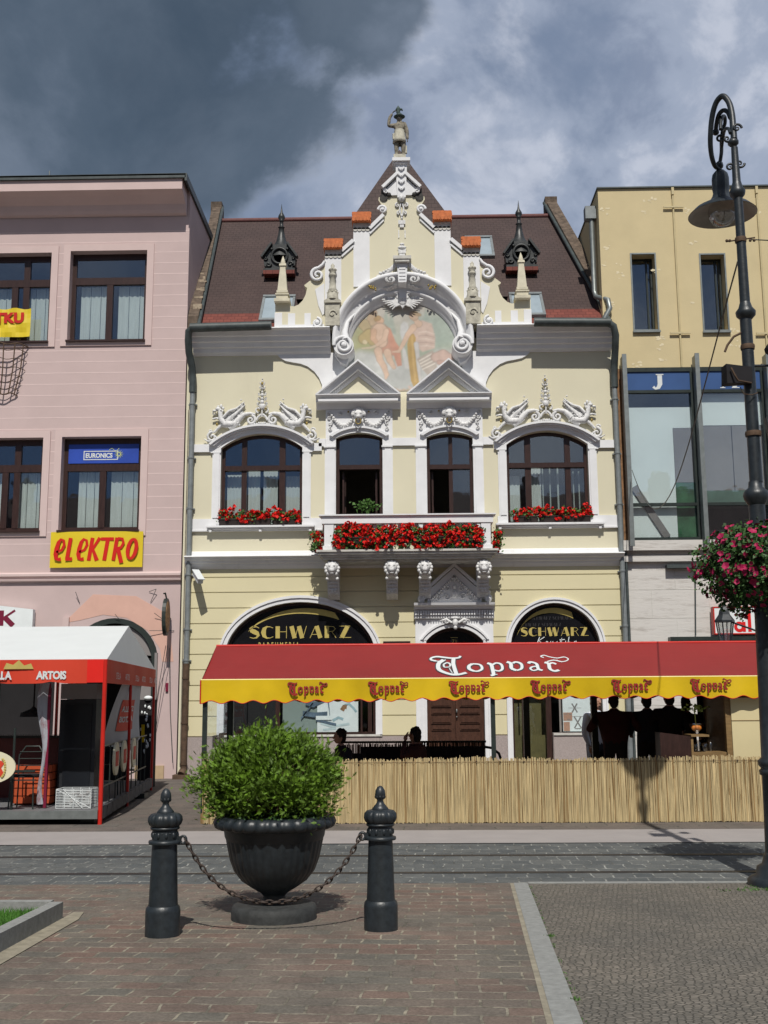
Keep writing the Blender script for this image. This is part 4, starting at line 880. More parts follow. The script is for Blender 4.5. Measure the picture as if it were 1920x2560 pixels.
# balcony ------------------------------------------------------------------------
BY = 24.12
mb = MB()
def around(prof_y, x0, x1):          # slab mouldings on front and both sides: list of (outset, z0, z1)
    for p, za, zb in prof_y: mb.box(x0 - p, x1 + p, BY - p, 25.0, za, zb)
around([(0.14, 4.955, 5.0), (0.10, 4.90, 4.953), (0.05, 4.85, 4.898), (0.0, 4.80, 4.848), (-0.10, 4.755, 4.798)], -1.83, 1.93)
bal = mb.build('balcony', M['grime'], house)
mb = MB(); mb.box(-1.86, 1.97, BY - 0.05, BY + 0.22, 5.60, 5.77); mb.box(-1.92, 2.03, BY - 0.10, BY + 0.25, 5.771, 5.80)
for x in (-1.86, 1.80): mb.box(x, x + 0.17, BY + 0.22, 25.0, 5.60, 5.77); mb.box(x - 0.04, x + 0.21, BY + 0.25, 25.0, 5.771, 5.80)
mb.build('balcony_rail', M['white'], bal)
mb = MB()
for x in (-1.80, 1.70): mb = MB(); mb.box(x, x + 0.21, BY - 0.03, BY + 0.18, 5.101, 5.598); mb.box(x - 0.03, x + 0.24, BY - 0.06, BY + 0.2, 5.0, 5.10); mb.build('balcony_pier', M['white'], bal)
bprof = [(0.05, 5.0), (0.05, 5.04), (0.03, 5.06), (0.055, 5.16), (0.06, 5.22), (0.03, 5.36), (0.028, 5.44), (0.05, 5.47), (0.05, 5.53), (0.04, 5.60)]
for i in range(17):
    mb = MB(); mb.lathe(bprof, -1.42 + i * 0.187, BY + 0.08, 10); mb.build('baluster', M['white'], bal)
def corbel(xc):
    mb = MB(); y1 = 25.0
    prof = [(23.98, 4.73), (23.93, 4.55), (24.0, 4.42), (24.30, 4.34), (24.42, 4.20), (24.52, 4.05), (24.75, 3.97), (25.0, 3.93), (25.0, 4.73)]
    mb.extrude_x(prof, xc - 0.13, xc + 0.13)
    mb.spiral(xc, 4.1, 24.4, 0.05, 1.0, 0, 0.02, n=10)
    mb.ball(xc, 23.88, 4.60, 0.125, 0.13, 0.125); mb.ball(xc, 23.77, 4.54, 0.065, 0.06, 0.055); mb.ball(xc, 23.75, 4.58, 0.025, 0.03, 0.03)
    mb.ball(xc - 0.05, 23.78, 4.64, 0.028); mb.ball(xc + 0.05, 23.78, 4.64, 0.028); mb.ball(xc, 23.80, 4.47, 0.05, 0.05, 0.022)
    for k in range(11):
        a = -0.9 + (PI + 1.8) * k / 10; mb.ball(xc + 0.14 * math.cos(a), 23.93, 4.58 + 0.14 * math.sin(a), 0.045, 0.06, 0.05, 6, 5)
    for s_ in (-1, 1): mb.ball(xc + s_ * 0.11, 23.99, 4.36, 0.04, 0.06, 0.04, 6, 5)
    for k in range(4): mb.box(xc - 0.10, xc + 0.10, 24.30 + 0.07 * k - 0.02, 24.31 + 0.07 * k, 4.28 - 0.07 * k, 4.31 - 0.07 * k)
    mb.v = [(x, 25 - (25 - y) * 0.76, z + 0.02) for x, y, z in mb.v]
    mb.build('lion_corbel', M['relief'], bal)
for xc in (-1.63, -0.30, 0.44, 1.75): corbel(xc)

# doorway -----------------------------------------------------------------------------
mb = MB()
jo = [(0.215, 0.15), (0.215, 3.50), (1.985, 3.50), (1.985, 0.15), (1.749, 0.15), (1.749, 3.02)] + arc3(0.46, 1.749, 3.02, 3.324, 16)[::-1][1:] + [(0.46, 0.15)]
mb.prism(jo, 24.93, 25.001)
mb.band(arc3(0.46, 1.749, 3.02, 3.324), arc3(0.39, 1.819, 3.04, 3.40), 24.90, 24.932); mb.band(arc3(0.37, 1.84, 3.045, 3.42), arc3(0.33, 1.88, 3.05, 3.47), 24.87, 24.932)
for a, b in ((0.32, 0.375), (0.41, 0.457), (1.752, 1.80), (1.835, 1.89)): mb.box(a, b, 24.90, 24.932, 0.2, 3.04)
mb.extrude_x([(24.99, 3.50), (24.88, 3.52), (24.86, 3.56), (24.86, 3.72), (24.78, 3.73), (24.76, 3.78), (24.66, 3.81), (24.64, 3.865), (24.99, 3.87)], 0.19, 2.01)
for k in range(31):
    x = 0.215 + k * 0.0578; mb.box(x, x + 0.032, 24.80, 24.859, 3.60, 3.70)
    mb.box(x + 0.005, x + 0.026, 24.83, 24.879, 3.53, 3.58)
mb.prism([(0.50, 3.871), (0.50, 4.22), (0.62, 4.24), (1.12, 4.68), (1.60, 4.24), (1.73, 4.22), (1.73, 3.871)], 24.88, 24.999)
mb.band([(0.54, 4.20), (1.12, 4.70), (1.68, 4.20)], [(0.46, 4.22), (1.12, 4.79), (1.76, 4.22)], 24.80, 24.998)
mb.build('door_surround', M['white'], house)
mb = MB()
for k in range(12):
    t = k / 11; mb.ball(0.62 + 0.5 * t, 24.86, 3.98 + 0.50 * t, 0.035, 0.04, 0.035, 6, 5); mb.ball(1.62 - 0.5 * t, 24.86, 3.98 + 0.50 * t, 0.035, 0.04, 0.035, 6, 5)
for s_ in (-1, 1):
    for k, (dx, dz, r) in enumerate(((0.18, 4.02, 0.09), (0.36, 3.98, 0.07), (0.16, 4.2, 0.06), (0.5, 3.95, 0.05), (0.30, 4.12, 0.05))): mb.spiral(1.12 + s_ * dx, dz, 24.86, r, 1.3, k, 0.022, s_ * (-1) ** k, n=16)
    mb.ball(1.12 + s_ * 0.76, 24.8, 3.97, 0.09, 0.08, 0.10); mb.ball(1.12 + s_ * 0.76, 24.8, 4.10, 0.06, 0.06, 0.05); mb.spiral(1.12 + s_ * 0.74, 4.2, 24.86, 0.07, 1.2, 0, 0.02, s_, n=12)
    mb.tube([(1.12 + s_ * 0.08, 24.84, 3.42), (1.12 + s_ * 0.20, 24.84, 3.50), (1.12 + s_ * 0.34, 24.84, 3.47)], [0.03, 0.035, 0.01], 6); mb.spiral(1.12 + s_ * 0.2, 3.45, 24.83, 0.05, 1.2, 0, 0.018, s_, n=12)
mb.ball(1.12, 24.84, 4.08, 0.07, 0.06, 0.10); mb.ball(1.12, 24.84, 4.24, 0.05, 0.05, 0.06); mb.ball(1.12, 24.85, 4.40, 0.04, 0.04, 0.06)
mb.ball(1.12, 24.83, 3.42, 0.07, 0.06, 0.09); mb.ball(1.12, 24.82, 3.31, 0.045, 0.05, 0.05); mb.ball(1.12, 24.84, 3.53, 0.10, 0.04, 0.035)
mb.build('door_relief', M['relief'], house)
# transom glass with the number plate, double door
mb = MB(); mb.band(arch(0.46, 1.749, 2.52, 3.02, 3.324), arch(0.53, 1.68, 2.59, 2.99, 3.26), 25.12, 25.18, closed=True); fl = mb.build('fanlight', M['wood'], house)
mb = MB(); mb.prism(arch(0.53, 1.68, 2.59, 2.99, 3.26), 25.15, 25.156); mb.build('pane', M['black'], fl)
mb = MB(); mb.box(1.01, 1.19, 25.10, 25.115, 2.90, 3.12); mb.mi = 1; text_mb(mb, '71', 1.045, 2.965, 25.098, 0.13); mb.box(1.02, 1.18, 25.0985, 25.0995, 3.095, 3.105); mb.box(1.02, 1.18, 25.0985, 25.0995, 2.915, 2.925)
mb.build('number_plate', [M['black'], M['gold']], house)
dr = MB(); dr.box(0.46, 1.749, 25.10, 25.2, 2.40, 2.52); door = dr.build('door', M['door'], house)
for s_, xa, xb in ((0, 0.465, 1.10), (1, 1.108, 1.744)):
    mb = MB(); mb.box(xa, xb, 25.13, 25.19, 0.12, 2.395)
    for za, zb in ((0.22, 0.42), (0.48, 0.92), (1.02, 1.10), (1.17, 1.32), (1.38, 1.46), (1.54, 1.86)):
        mb.box(xa + 0.09, xb - 0.09, 25.105, 25.129, za, zb); mb.box(xa + 0.12, xb - 0.12, 25.09, 25.104, za + 0.03, zb - 0.03)
    mb.prism([((xa + xb) / 2 - 0.1, 0.80), ((xa + xb) / 2 + 0.1, 0.80), ((xa + xb) / 2, 0.68)], 25.078, 25.089)
    leafo = mb.build('door_leaf', M['door'], door)
mb = MB(); mb.box(0.59, 0.98, 25.115, 25.129, 1.94, 2.30); mb.box(1.23, 1.62, 25.115, 25.129, 1.94, 2.30); mb.build('door_pane', M['black'], door)
mb = MB(); mb.box(0.70, 0.88, 25.10, 25.114, 1.93, 1.96); mb.ball(1.13, 25.09, 1.45, 0.02, 0.03, 0.05); mb.ball(1.13, 25.09, 1.32, 0.018, 0.03, 0.018); mb.build('door_handle', M['steel'], door)

# shop windows ---------------------------------------------------------------------------
def shop_surround(x0, x1, z0, zs, za, t):
    mb = MB(); mb.band(arch(x0, x1, z0, zs, za, 'ell', 30), arch(x0 - t * 0.65, x1 + t * 0.65, z0, zs, za + t * 0.6, 'ell', 30), 24.93, 25.001)
    mb.band(arch(x0 - t * 0.65, x1 + t * 0.65, z0, zs, za + t * 0.6, 'ell', 30), arch(x0 - t, x1 + t, z0, zs, za + t, 'ell', 30), 24.90, 25.001); return mb.build('shop_surround', M['white'], house)
shop_surround(S1[0], S1[1], 0.95, S1[3], S1[4], 0.15); shop_surround(S2[0], S2[1], 0.14, S2[3], S2[4], 0.125)
def letters(mb, word, x, z, h, y, gap=0.06, tk=0.26, tn=0.05, sx=1.0):
    """broad fat-and-thin display capitals"""
    L = {'S': (0.62, [([(0.56, 0.86), (0.42, 0.97), (0.22, 0.97), (0.10, 0.82), (0.14, 0.66), (0.30, 0.55), (0.46, 0.42), (0.52, 0.26), (0.42, 0.06), (0.24, 0.02), (0.04, 0.10)], [tn, 0.07, 0.12, tk * 0.7, tk, tk * 1.1, tk, tk * 0.7, 0.10, 0.07, tn])]),
         'C': (0.72, [([(0.66, 0.86), (0.50, 0.96), (0.32, 0.97), (0.18, 0.80), (0.13, 0.5), (0.18, 0.2), (0.32, 0.03), (0.50, 0.03), (0.68, 0.14)], [tn, tn, 0.10, tk * 0.9, tk * 1.15, tk * 0.9, 0.10, tn, tn])]),
         'H': (0.72, [([(0.15, 0), (0.15, 1)], tk), ([(0.28, 0.54), (0.64, 0.54)], tn), ([(0.64, 0), (0.64, 1)], tn)]),
         'W': (1.06, [([(0.14, 1), (0.32, 0)], tk), ([(0.35, 0), (0.50, 0.9)], tn), ([(0.56, 1), (0.74, 0)], tk), ([(0.78, 0), (0.98, 1)], tn)]),
         'A': (0.80, [([(0.06, 0), (0.36, 1)], tn), ([(0.42, 1), (0.64, 0)], tk), ([(0.16, 0.30), (0.52, 0.30)], tn)]),
         'R': (0.72, [([(0.14, 0), (0.14, 1)], tk), ([(0.26, 0.96), (0.50, 0.94), (0.62, 0.76), (0.50, 0.56), (0.26, 0.52)], tn), ([(0.42, 0.52), (0.66, 0.0)], tn)]),
         'Z': (0.74, [([(0.04, 0.97), (0.66, 0.97)], tn), ([(0.52, 0.96), (0.20, 0.04)], tk), ([(0.06, 0.03), (0.72, 0.03)], tn)])}
    cx = x
    for i, ch in enumerate(word):
        if ch == ' ': cx += 0.4 * h; continue
        wd, strokes = L[ch]
        for k, (pts, w_) in enumerate(strokes): mb.ribbon([(cx + p[0] * h * sx, z + p[1] * h) for p in pts], [v_ * h * (1 if v_ < 0.1 else sx ** 0.6) for v_ in w_] if isinstance(w_, list) else w_ * h * (1 if w_ < 0.1 else sx ** 0.6), y - 0.0006 * k)
        cx += (wd + gap) * h * sx
    return cx
# left shop
mb = MB(); mb.band(arch(*S1, 'ell'), arch(*inset(*S1, 0.05), 'ell', 24)if False else arch(S1[0] + .06, S1[1] - .06, S1[2] + .05, S1[3], S1[4] - .06, 'ell'), 25.10, 25.18, closed=True)
for x, w_ in ((-2.92, 0.10), (-0.83, 0.09), (-1.02, 0.04)): mb.box(x - w_ / 2, x + w_ / 2, 25.09, 25.17, 0.98, 2.5)
sw = mb.build('shop_window', M['wood'], house)
mb = MB(); mb.prism([(-4.06, 2.45), (-4.06, 2.70)] + ell(-4.06, -0.755, 2.70, 3.87, 24)[1:-1] + [(-0.755, 2.70), (-0.755, 2.45)], 25.115, 25.13); mb.build('sign_panel', M['black'], sw)
mb = MB(); mb.box(-4.06, -0.755, 25.14, 25.146, 1.0, 2.45); mb.build('pane', M['shopglass'], sw)
mb = MB(); letters(mb, 'SCHWARZ', -3.60, 3.115, 0.275, 25.108, gap=0.055, tk=0.28, sx=1.50)
text_mb(mb, 'PARFUMERIA', -3.38, 2.895, 25.108, 0.185, sx=0.55, spacing=1.75, bold=0.004)
na = 22
outer = [(-2.30 - 1.55 * math.cos(t), 2.70 + 1.10 * math.sin(t)) for t in [0.55 + (2.02 - 0.55) * i / na for i in range(na + 1)]]
inner = [(-2.30 - 1.55 * math.cos(t) + 0.10 * (i / na), 2.70 + (1.10 - 0.012 - 0.17 * (i / na)) * math.sin(t)) for i, t in enumerate([0.55 + (2.02 - 0.55) * i / na for i in range(na + 1)])]
mb.band(outer, inner, 25.108, 25.1135)
mb.build('shop_lettering', M['gold'], sw)
mb = MB(); mb.box(-2.82, -1.98, 25.22, 25.23, 1.0, 1.75); mb.box(-2.82, -1.10, 25.24, 25.25, 0.98, 2.4); mb.build('window_backing', mat('greygreen_board', (0.22, 0.27, 0.25), 0.8, 0.05, 2), sw)
mb = MB(); mb.box(-2.03, -1.10, 25.19, 25.20, 0.98, 1.72); mb.mi = 1     # posters
for pts, w_ in (([(-1.68, 1.25), (-1.55, 1.32), (-1.44, 1.28)], 0.06), ([(-1.46, 1.52), (-1.40, 1.60), (-1.30, 1.62), (-1.20, 1.52), (-1.14, 1.44)], 0.05)): mb.ribbon(pts, w_, 25.186)
mb.mi = 2; mb.ribbon([(-1.47, 1.48), (-1.42, 1.56), (-1.36, 1.55)], 0.10, 25.185)
mb.mi = 3; mb.ribbon([(-1.95, 1.20), (-1.7, 1.12), (-1.3, 1.18)], 0.05, 25.1845); mb.ribbon([(-1.9, 1.05), (-1.6, 1.08)], 0.04, 25.184)
mb.build('beauty_poster', [M['paper'], mat('poster_blue', (0.30, 0.42, 0.46), 0.7, 0.3, 5), mat('poster_brown', (0.23, 0.12, 0.06), 0.7, 0.3, 9), mat('poster_pale', (0.52, 0.62, 0.64), 0.7, 0.2, 5)], sw)
mb = MB()
for pts, w_ in (([(-2.30, 1.66), (-2.12, 1.60), (-1.86, 1.72)], 0.10), ([(-2.36, 1.42), (-2.10, 1.38), (-1.80, 1.40)], 0.11), ([(-1.80, 1.78), (-1.76, 1.55), (-1.74, 1.30)], 0.17), ([(-2.40, 1.30), (-2.2, 1.55), (-2.10, 1.70)], 0.045), ([(-2.05, 1.27), (-1.6, 1.16)], 0.06)): mb.prism([(p[0], p[1] - w_ / 2) for p in pts] + [(p[0], p[1] + w_ / 2) for p in pts[::-1]], 25.178, 25.184)
mb.build('denim_figure_cutout', mat('denim_blue', (0.10, 0.145, 0.20), 0.8, 0.4, 9), sw)
mb = MB(); mb.box(-2.06, -1.70, 25.170, 25.176, 1.27, 1.36); mb.build('poster_caption', M['paper'], sw)
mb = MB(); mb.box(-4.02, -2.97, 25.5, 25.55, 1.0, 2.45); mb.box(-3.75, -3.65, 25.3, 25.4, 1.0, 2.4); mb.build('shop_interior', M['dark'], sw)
# right shop
mb = MB(); mb.band(arch(*S2, 'ell'), arch(S2[0] + .05, S2[1] - .05, S2[2], S2[3], S2[4] - .05, 'ell'), 25.10, 25.18, closed=True)
for x, w_ in ((2.62, 0.03), (3.20, 0.12), (4.30, 0.08)): mb.box(x - w_ / 2, x + w_ / 2, 25.09, 25.17, 0.14, 2.6)
mb.box(2.43, 4.34, 25.088, 25.168, 2.52, 2.64)
sw = mb.build('shop_window', M['wood'], house)
mb = MB(); mb.prism([(2.42, 2.60), (2.42, 2.86)] + ell(2.42, 4.35, 2.86, 3.815, 24)[1:-1] + [(4.35, 2.86), (4.35, 2.60)], 25.115, 25.13); mb.build('sign_panel', M['black'], sw)
mb = MB()
for r_ in range(7):
    z = 2.74 + r_ * 0.15; hw = 0.94 * math.sqrt(max(0, 1 - max(0, (z + 0.06 - 2.86) / 0.93) ** 2)); 
    if hw < 0.3 or 2.95 < z < 3.12: continue
    x = 3.385 - hw + (0.12 if r_ % 2 else 0.0)
    while x + 0.62 < 3.385 + hw: x = letters(mb, 'SCHWARZ', x, z, 0.075, 25.1095, gap=0.1) + 0.03
mb.build('shop_lettering_small', M['golddim'], sw)
mb = MB(); letters(mb, 'SCHWARZ', 2.62, 3.12, 0.195, 25.106, gap=0.05, tk=0.28, sx=1.40)
outer = [(3.385 - 0.90 * math.cos(t), 2.83 + 0.93 * math.sin(t)) for t in [0.35 + (2.05 - 0.35) * i / na for i in range(na + 1)]]
inner = [(3.385 - 0.90 * math.cos(t) + 0.03 * (i / na), 2.83 + (0.93 - 0.02 - 0.14 * (i / na)) * math.sin(t)) for i, t in enumerate([0.35 + (2.05 - 0.35) * i / na for i in range(na + 1)])]
mb.band(outer, inner, 25.106, 25.112); mb.build('shop_lettering', M['gold'], sw)
mb = MB()          # handwritten line
for pts in ([(3.05, 3.10), (2.98, 2.93)], [(3.16, 3.10), (3.02, 3.01), (3.15, 2.94)], [(3.20, 2.99), (3.17, 2.94), (3.22, 2.94), (3.23, 2.99), (3.20, 3.0)], [(3.27, 2.94), (3.30, 3.0), (3.32, 2.94), (3.35, 3.0), (3.37, 2.95), (3.42, 2.97), (3.45, 3.0), (3.43, 2.94), (3.50, 2.95), (3.56, 3.08), (3.54, 2.95)], [(3.50, 3.03), (3.62, 3.04)], [(3.64, 3.01), (3.63, 2.95)], [(3.72, 3.10), (3.69, 2.95), (3.74, 3.0), (3.72, 2.98), (3.78, 2.94)], [(3.86, 3.0), (3.81, 2.96), (3.86, 2.95), (3.88, 3.01), (3.89, 2.95), (3.95, 2.97)]):
    mb.ribbon(pts, 0.018, 25.104)
mb.build('script_lettering', M['paper'], sw)
mb = MB(); mb.box(2.42, 4.34, 25.14, 25.146, 0.2, 2.52); mb.build('pane', M['shopglass'], sw)
mb = MB(); mb.box(2.44, 3.14, 25.30, 25.33, 0.2, 0.90); mb.box(2.44, 3.3, 25.8, 25.83, 0.2, 2.5); mb.box(2.86, 3.0, 25.295, 25.299, 1.0, 1.12); mb.build('shop_interior', [mat('olive_counter', (0.10, 0.085, 0.03), 0.7, 0.2, 5)], sw)
mb = MB(); mb.box(3.53, 4.18, 25.19, 25.20, 0.98, 2.3); mb.mi = 1
for cx, cz, s_ in ((3.80, 1.50, 0.10), (3.86, 1.18, 0.13)):
    mb.ribbon([(cx - s_ * 0.6, cz + s_), (cx, cz), (cx + s_ * 0.6, cz - s_)], 0.03, 25.188); mb.ribbon([(cx + s_ * 0.6, cz + s_), (cx, cz), (cx - s_ * 0.6, cz - s_)], 0.03, 25.187)
mb.ribbon([(3.80, 1.04), (3.92, 1.04)], 0.02, 25.187); mb.ribbon([(3.72, 1.31), (4.0, 1.31)], 0.008, 25.187); mb.ribbon([(3.66, 1.50), (3.95, 1.50)], 0.006, 25.186)
mb.mi = 2; mb.box(3.54, 3.74, 25.184, 25.189, 1.22, 1.40); mb.box(3.54, 3.68, 25.184, 25.189, 0.99, 1.19)
mb.mi = 1; mb.ribbon([(3.56, 1.36), (3.63, 1.37)], 0.016, 25.183); mb.ribbon([(3.67, 1.36), (3.73, 1.35)], 0.016, 25.183); mb.ribbon([(3.62, 1.25), (3.70, 1.25)], 0.018, 25.183)
mb.build('eyewear_poster', [M['paper'], M['greyboard'], M['skin']], sw)
mb = MB(); mb.box(3.48, 4.30, 25.40, 25.42, 0.96, 2.5); mb.box(3.27, 4.33, 25.0, 25.1, 0.14, 0.955); mb.build('window_backing', M['granite'], sw)
# brass name board over the awning line
mb = MB(); mb.box(-0.52, 0.10, 24.955, 24.975, 2.86, 3.02); mb.build('name_board', M['wood'], house)

# gable wall ---------------------------------------------------------------------------------
GY0, GY1 = 24.72, 25.05
half = [(3.02, 10.36), (3.03, 11.03), (2.68, 11.03), (2.67, 10.95), (2.58, 10.94), (2.48, 10.98), (2.38, 11.08), (2.31, 11.22), (2.27, 11.40), (2.33, 11.44), (2.34, 11.47), (2.10, 11.66), (1.98, 11.84), (1.86, 11.90), (1.85, 12.33), (1.45, 12.33), (1.45, 12.26), (1.165, 12.52), (1.165, 13.00), (0.775, 13.00), (0.775, 12.82), (0.42, 13.18), (0.40, 13.28), (0.43, 13.36), (0.50, 13.50), (0.56, 13.60), (0.55, 13.68), (0.42, 13.66), (0.30, 13.72), (0.30, 13.80), (0.36, 13.88), (0.12, 14.18), (0.12, 14.50)]
pts = [(x, z) for x, z in half] + [(-x, z) for x, z in half[::-1]]
na_ = [(-1.56 * math.cos(PI * k / 36 * 1.0), 9.99 + 1.56 * math.sin(PI * k / 36)) for k in range(37)]
na_ = [p for p in na_ if p[1] > 10.37]; pts = pts + [(na_[0][0], 10.36)] + na_ + [(na_[-1][0], 10.36)]
mb = MB(); mb.prism(pts, GY0, GY1); mb.build('gable_wall', M['cream'], house)
mb = MB()
for s_ in (-1, 1):
    for a, b, z0, z1 in ((0.775, 1.165, 11.20, 12.99), (1.455, 1.845, 11.02, 12.32)):
        mb.box(min(s_ * a, s_ * b), max(s_ * a, s_ * b), GY0 - 0.03, GY0 + 0.0, z0 if a > 1 else 11.4, z1)
    # copings
    def cop(p, q_, w_=0.085, pr=0.08): mb.bar((s_ * p[0], GY0 + 0.06, p[1]), (s_ * q_[0], GY0 + 0.06, q_[1]), w_, 0.12 + pr * 2)
    cop((1.45, 12.30), (1.165, 12.56)); cop((0.775, 12.86), (0.44, 13.20)); mb.bar((s_ * 1.45, GY0 - 0.01, 12.17), (s_ * 1.165, GY0 - 0.01, 12.43), 0.05, 0.06); mb.bar((s_ * 0.775, GY0 - 0.01, 12.74), (s_ * 0.44, GY0 - 0.01, 13.08), 0.05, 0.06)
    mb.spiral(s_ * 0.46, 13.33, GY0 - 0.05, 0.11, 1.5, 0 if s_ > 0 else PI, 0.035, s_, n=26); mb.ball(s_ * 0.46, GY0 - 0.06, 13.33, 0.05)
    mb.spiral(s_ * 2.02, 11.70, GY0 - 0.05, 0.17, 1.6, PI / 2, 0.045, -s_, n=30); mb.tube([(s_ * 2.02, GY0 - 0.04, 11.87), (s_ * 1.9, GY0 - 0.04, 11.96), (s_ * 1.85, GY0 - 0.04, 12.05)], [0.04, 0.04, 0.03], 6)
    mb.spiral(s_ * 2.03, 10.51, GY0 - 0.05, 0.12, 1.7, PI / 2, 0.035, s_, n=26); mb.ball(s_ * 2.03, GY0 - 0.06, 10.51, 0.05)
    # white fluted base with upstands
    mb.box(min(s_ * 1.86, s_ * 3.04), max(s_ * 1.86, s_ * 3.04), GY0 - 0.025, GY0, 10.36, 10.48)
    for a, b, z1 in ((3.04, 2.86, 10.78), (2.72, 2.55, 10.76), (2.33, 2.18, 10.76)): mb.box(min(s_ * a, s_ * b), max(s_ * a, s_ * b), GY0 - 0.024, GY0, 10.481, z1)
    # tapered leaf strip along the inner pillar
    mb.prism([(s_ * 2.08, 11.35), (s_ * 1.86, 11.5), (s_ * 1.86, 10.75), (s_ * 1.90, 10.70), (s_ * 2.0, 10.95)], GY0 - 0.022, GY0)
mb.prism([(-0.14, 14.50), (0.14, 14.50), (0.10, 13.62), (-0.10, 13.62)], GY0 - 0.10, GY0)
for k in range(4): mb.bar((-0.07, GY0 - 0.12, 14.38 - 0.17 * k), (0, GY0 - 0.12, 14.31 - 0.17 * k), 0.035, 0.05); mb.bar((0.07, GY0 - 0.12, 14.38 - 0.17 * k), (0, GY0 - 0.12, 14.31 - 0.17 * k), 0.035, 0.05)
mb.prism([(-0.40, 13.84), (0, 14.24), (0.40, 13.84), (0.30, 13.74), (0.24, 13.7), (-0.24, 13.7), (-0.30, 13.74)], GY0 - 0.05, GY0 - 0.0005)
for s_ in (-1, 1): mb.bar((s_ * 0.10, GY0 - 0.02, 14.24), (s_ * 0.46, GY0 - 0.02, 13.88), 0.07, 0.24); mb.spiral(s_ * 0.37, 13.80, GY0 - 0.07, 0.07, 1.2, PI / 2, 0.025, -s_, n=14)
mb.box(-0.215, 0.215, GY0 - 0.20, GY1, 14.52, 14.60); mb.box(-0.17, 0.17, GY0 - 0.14, GY1, 14.47, 14.519)
mb.build('gable_stucco', M['white'], house)
mb = MB()
for s_ in (-1, 1):
    mb.box(min(s_ * 0.34, s_ * 0.50), max(s_ * 0.34, s_ * 0.50), GY0 + 0.02, GY0 + 0.3, 13.64, 13.93); mb.tube([(s_ * 0.43, GY0 - 0.03, 13.66), (s_ * 0.43, GY0 + 0.28, 13.66)], 0.10, 12); mb.ball(s_ * 0.30, GY0 - 0.02, 13.72, 0.06)
mb.build('weathered_scroll', mat('black_weathered_stone', (0.05, 0.048, 0.045), 0.9, 0.4, 12, 0.4, 40), house)
mb = MB()      # centre line ornaments
mb.ball(0, GY0 - 0.06, 13.62, 0.09, 0.06, 0.10); mb.ball(0, GY0 - 0.10, 13.60, 0.03, 0.04, 0.05)
for s_ in (-1, 1):
    mb.spiral(s_ * 0.10, 13.45, GY0 - 0.03, 0.06, 1.2, PI / 2, 0.022, -s_, n=14); mb.spiral(s_ * 0.07, 13.26, GY0 - 0.03, 0.05, 1.2, -PI / 2, 0.02, s_, n=14); mb.tube([(s_ * 0.02, GY0 - 0.02, 13.5), (s_ * 0.05, GY0 - 0.03, 13.36), (s_ * 0.02, GY0 - 0.02, 13.2)], 0.02, 6)
    mb.ball(s_ * 0.05, GY0 - 0.03, 13.70, 0.04)
    mb.box(s_ * 0.075 - 0.012, s_ * 0.075 + 0.012, GY0 - 0.02, GY0, 12.62, 12.82)
for z, r in ((13.12, 0.03), (13.18, 0.035)): mb.ball(0, GY0 - 0.02, z, r)
mb.box(-0.085, 0.085, GY0 - 0.05, GY0, 12.96, 13.06); mb.box(-0.05, 0.05, GY0 - 0.04, GY0, 12.88, 12.959)
mb.ball(0, GY0 - 0.04, 12.36, 0.11, 0.06, 0.05); mb.box(-0.09, 0.09, GY0 - 0.06, GY0, 12.22, 12.33); mb.ball(0, GY0 - 0.04, 12.44, 0.06, 0.05, 0.04); mb.box(-0.07, 0.07, GY0 - 0.05, GY0, 12.12, 12.21)
mb.build('gable_relief', M['relief'], house)
mb = MB(); mb.box(-0.215, 0.215, GY0 - 0.32, GY0, 11.97, 12.05); mb.box(-0.17, 0.17, GY0 - 0.3, GY0, 11.91, 11.969); mb.build('keystone_cap', M['grime'], house)
# ledge of worn plaster above the hood
mb = MB()
for s_ in (-1, 1):
    for k in range(9): a = 0.35 + 0.12 * k; r_ = 1.68; mb.ball(s_ * r_ * math.sin(a), GY0 - 0.01, 9.99 + r_ * math.cos(a), 0.10, 0.05, 0.06, rot=s_ * -a)
mb.build('worn_plaster_ledge', M['grime'], house)
# chimney-like pillars with tiled caps
for x in (-1.65, -0.97, 0.97, 1.65):
    z = 13.0 if abs(x) < 1.2 else 12.33
    mb = MB(); mb.box(x - 0.20, x + 0.20, GY0 - 0.05, GY1 + 0.10, z - 0.16, z - 0.0)
    for k in range(4): mb.tube([(x - 0.15 + 0.1 * k, GY0 - 0.05, z - 0.16), (x - 0.15 + 0.1 * k, GY0 - 0.02, z - 0.16)], 0.05, 12)
    mb.box(x - 0.19, x + 0.19, GY0 - 0.02, GY1 + 0.05, z - 0.5, z - 0.161)
    cap = mb.build('tiled_pillar', M['grime'], house)
    mb = MB()
    for r_ in range(3):
        for k in range(5):
            xa = x - 0.22 + 0.088 * k + (0.02 if r_ % 2 else 0); zz = z + 0.01 + 0.085 * r_; yy = GY0 - 0.17 + 0.05 * r_
            mb.prism([(xa + 0.002, zz + 0.10), (xa + 0.002, zz + 0.02), (xa + 0.043, zz - 0.01), (xa + 0.084, zz + 0.02), (xa + 0.084, zz + 0.10)], yy, yy + 0.022)
    mb.add([(x - 0.225, GY0 - 0.15, z), (x + 0.225, GY0 - 0.15, z), (x + 0.225, GY0 + 0.10, z + 0.30), (x - 0.225, GY0 + 0.10, z + 0.30), (x - 0.225, GY1 + 0.18, z), (x + 0.225, GY1 + 0.18, z)], [(0, 1, 2, 3), (3, 2, 5, 4), (0, 3, 4), (1, 5, 2), (0, 4, 5, 1)], False)
    mb.box(x - 0.235, x + 0.235, GY0 + 0.05, GY0 + 0.15, z + 0.27, z + 0.325)
    mb.build('tile_cap', M['tile_red'], cap)
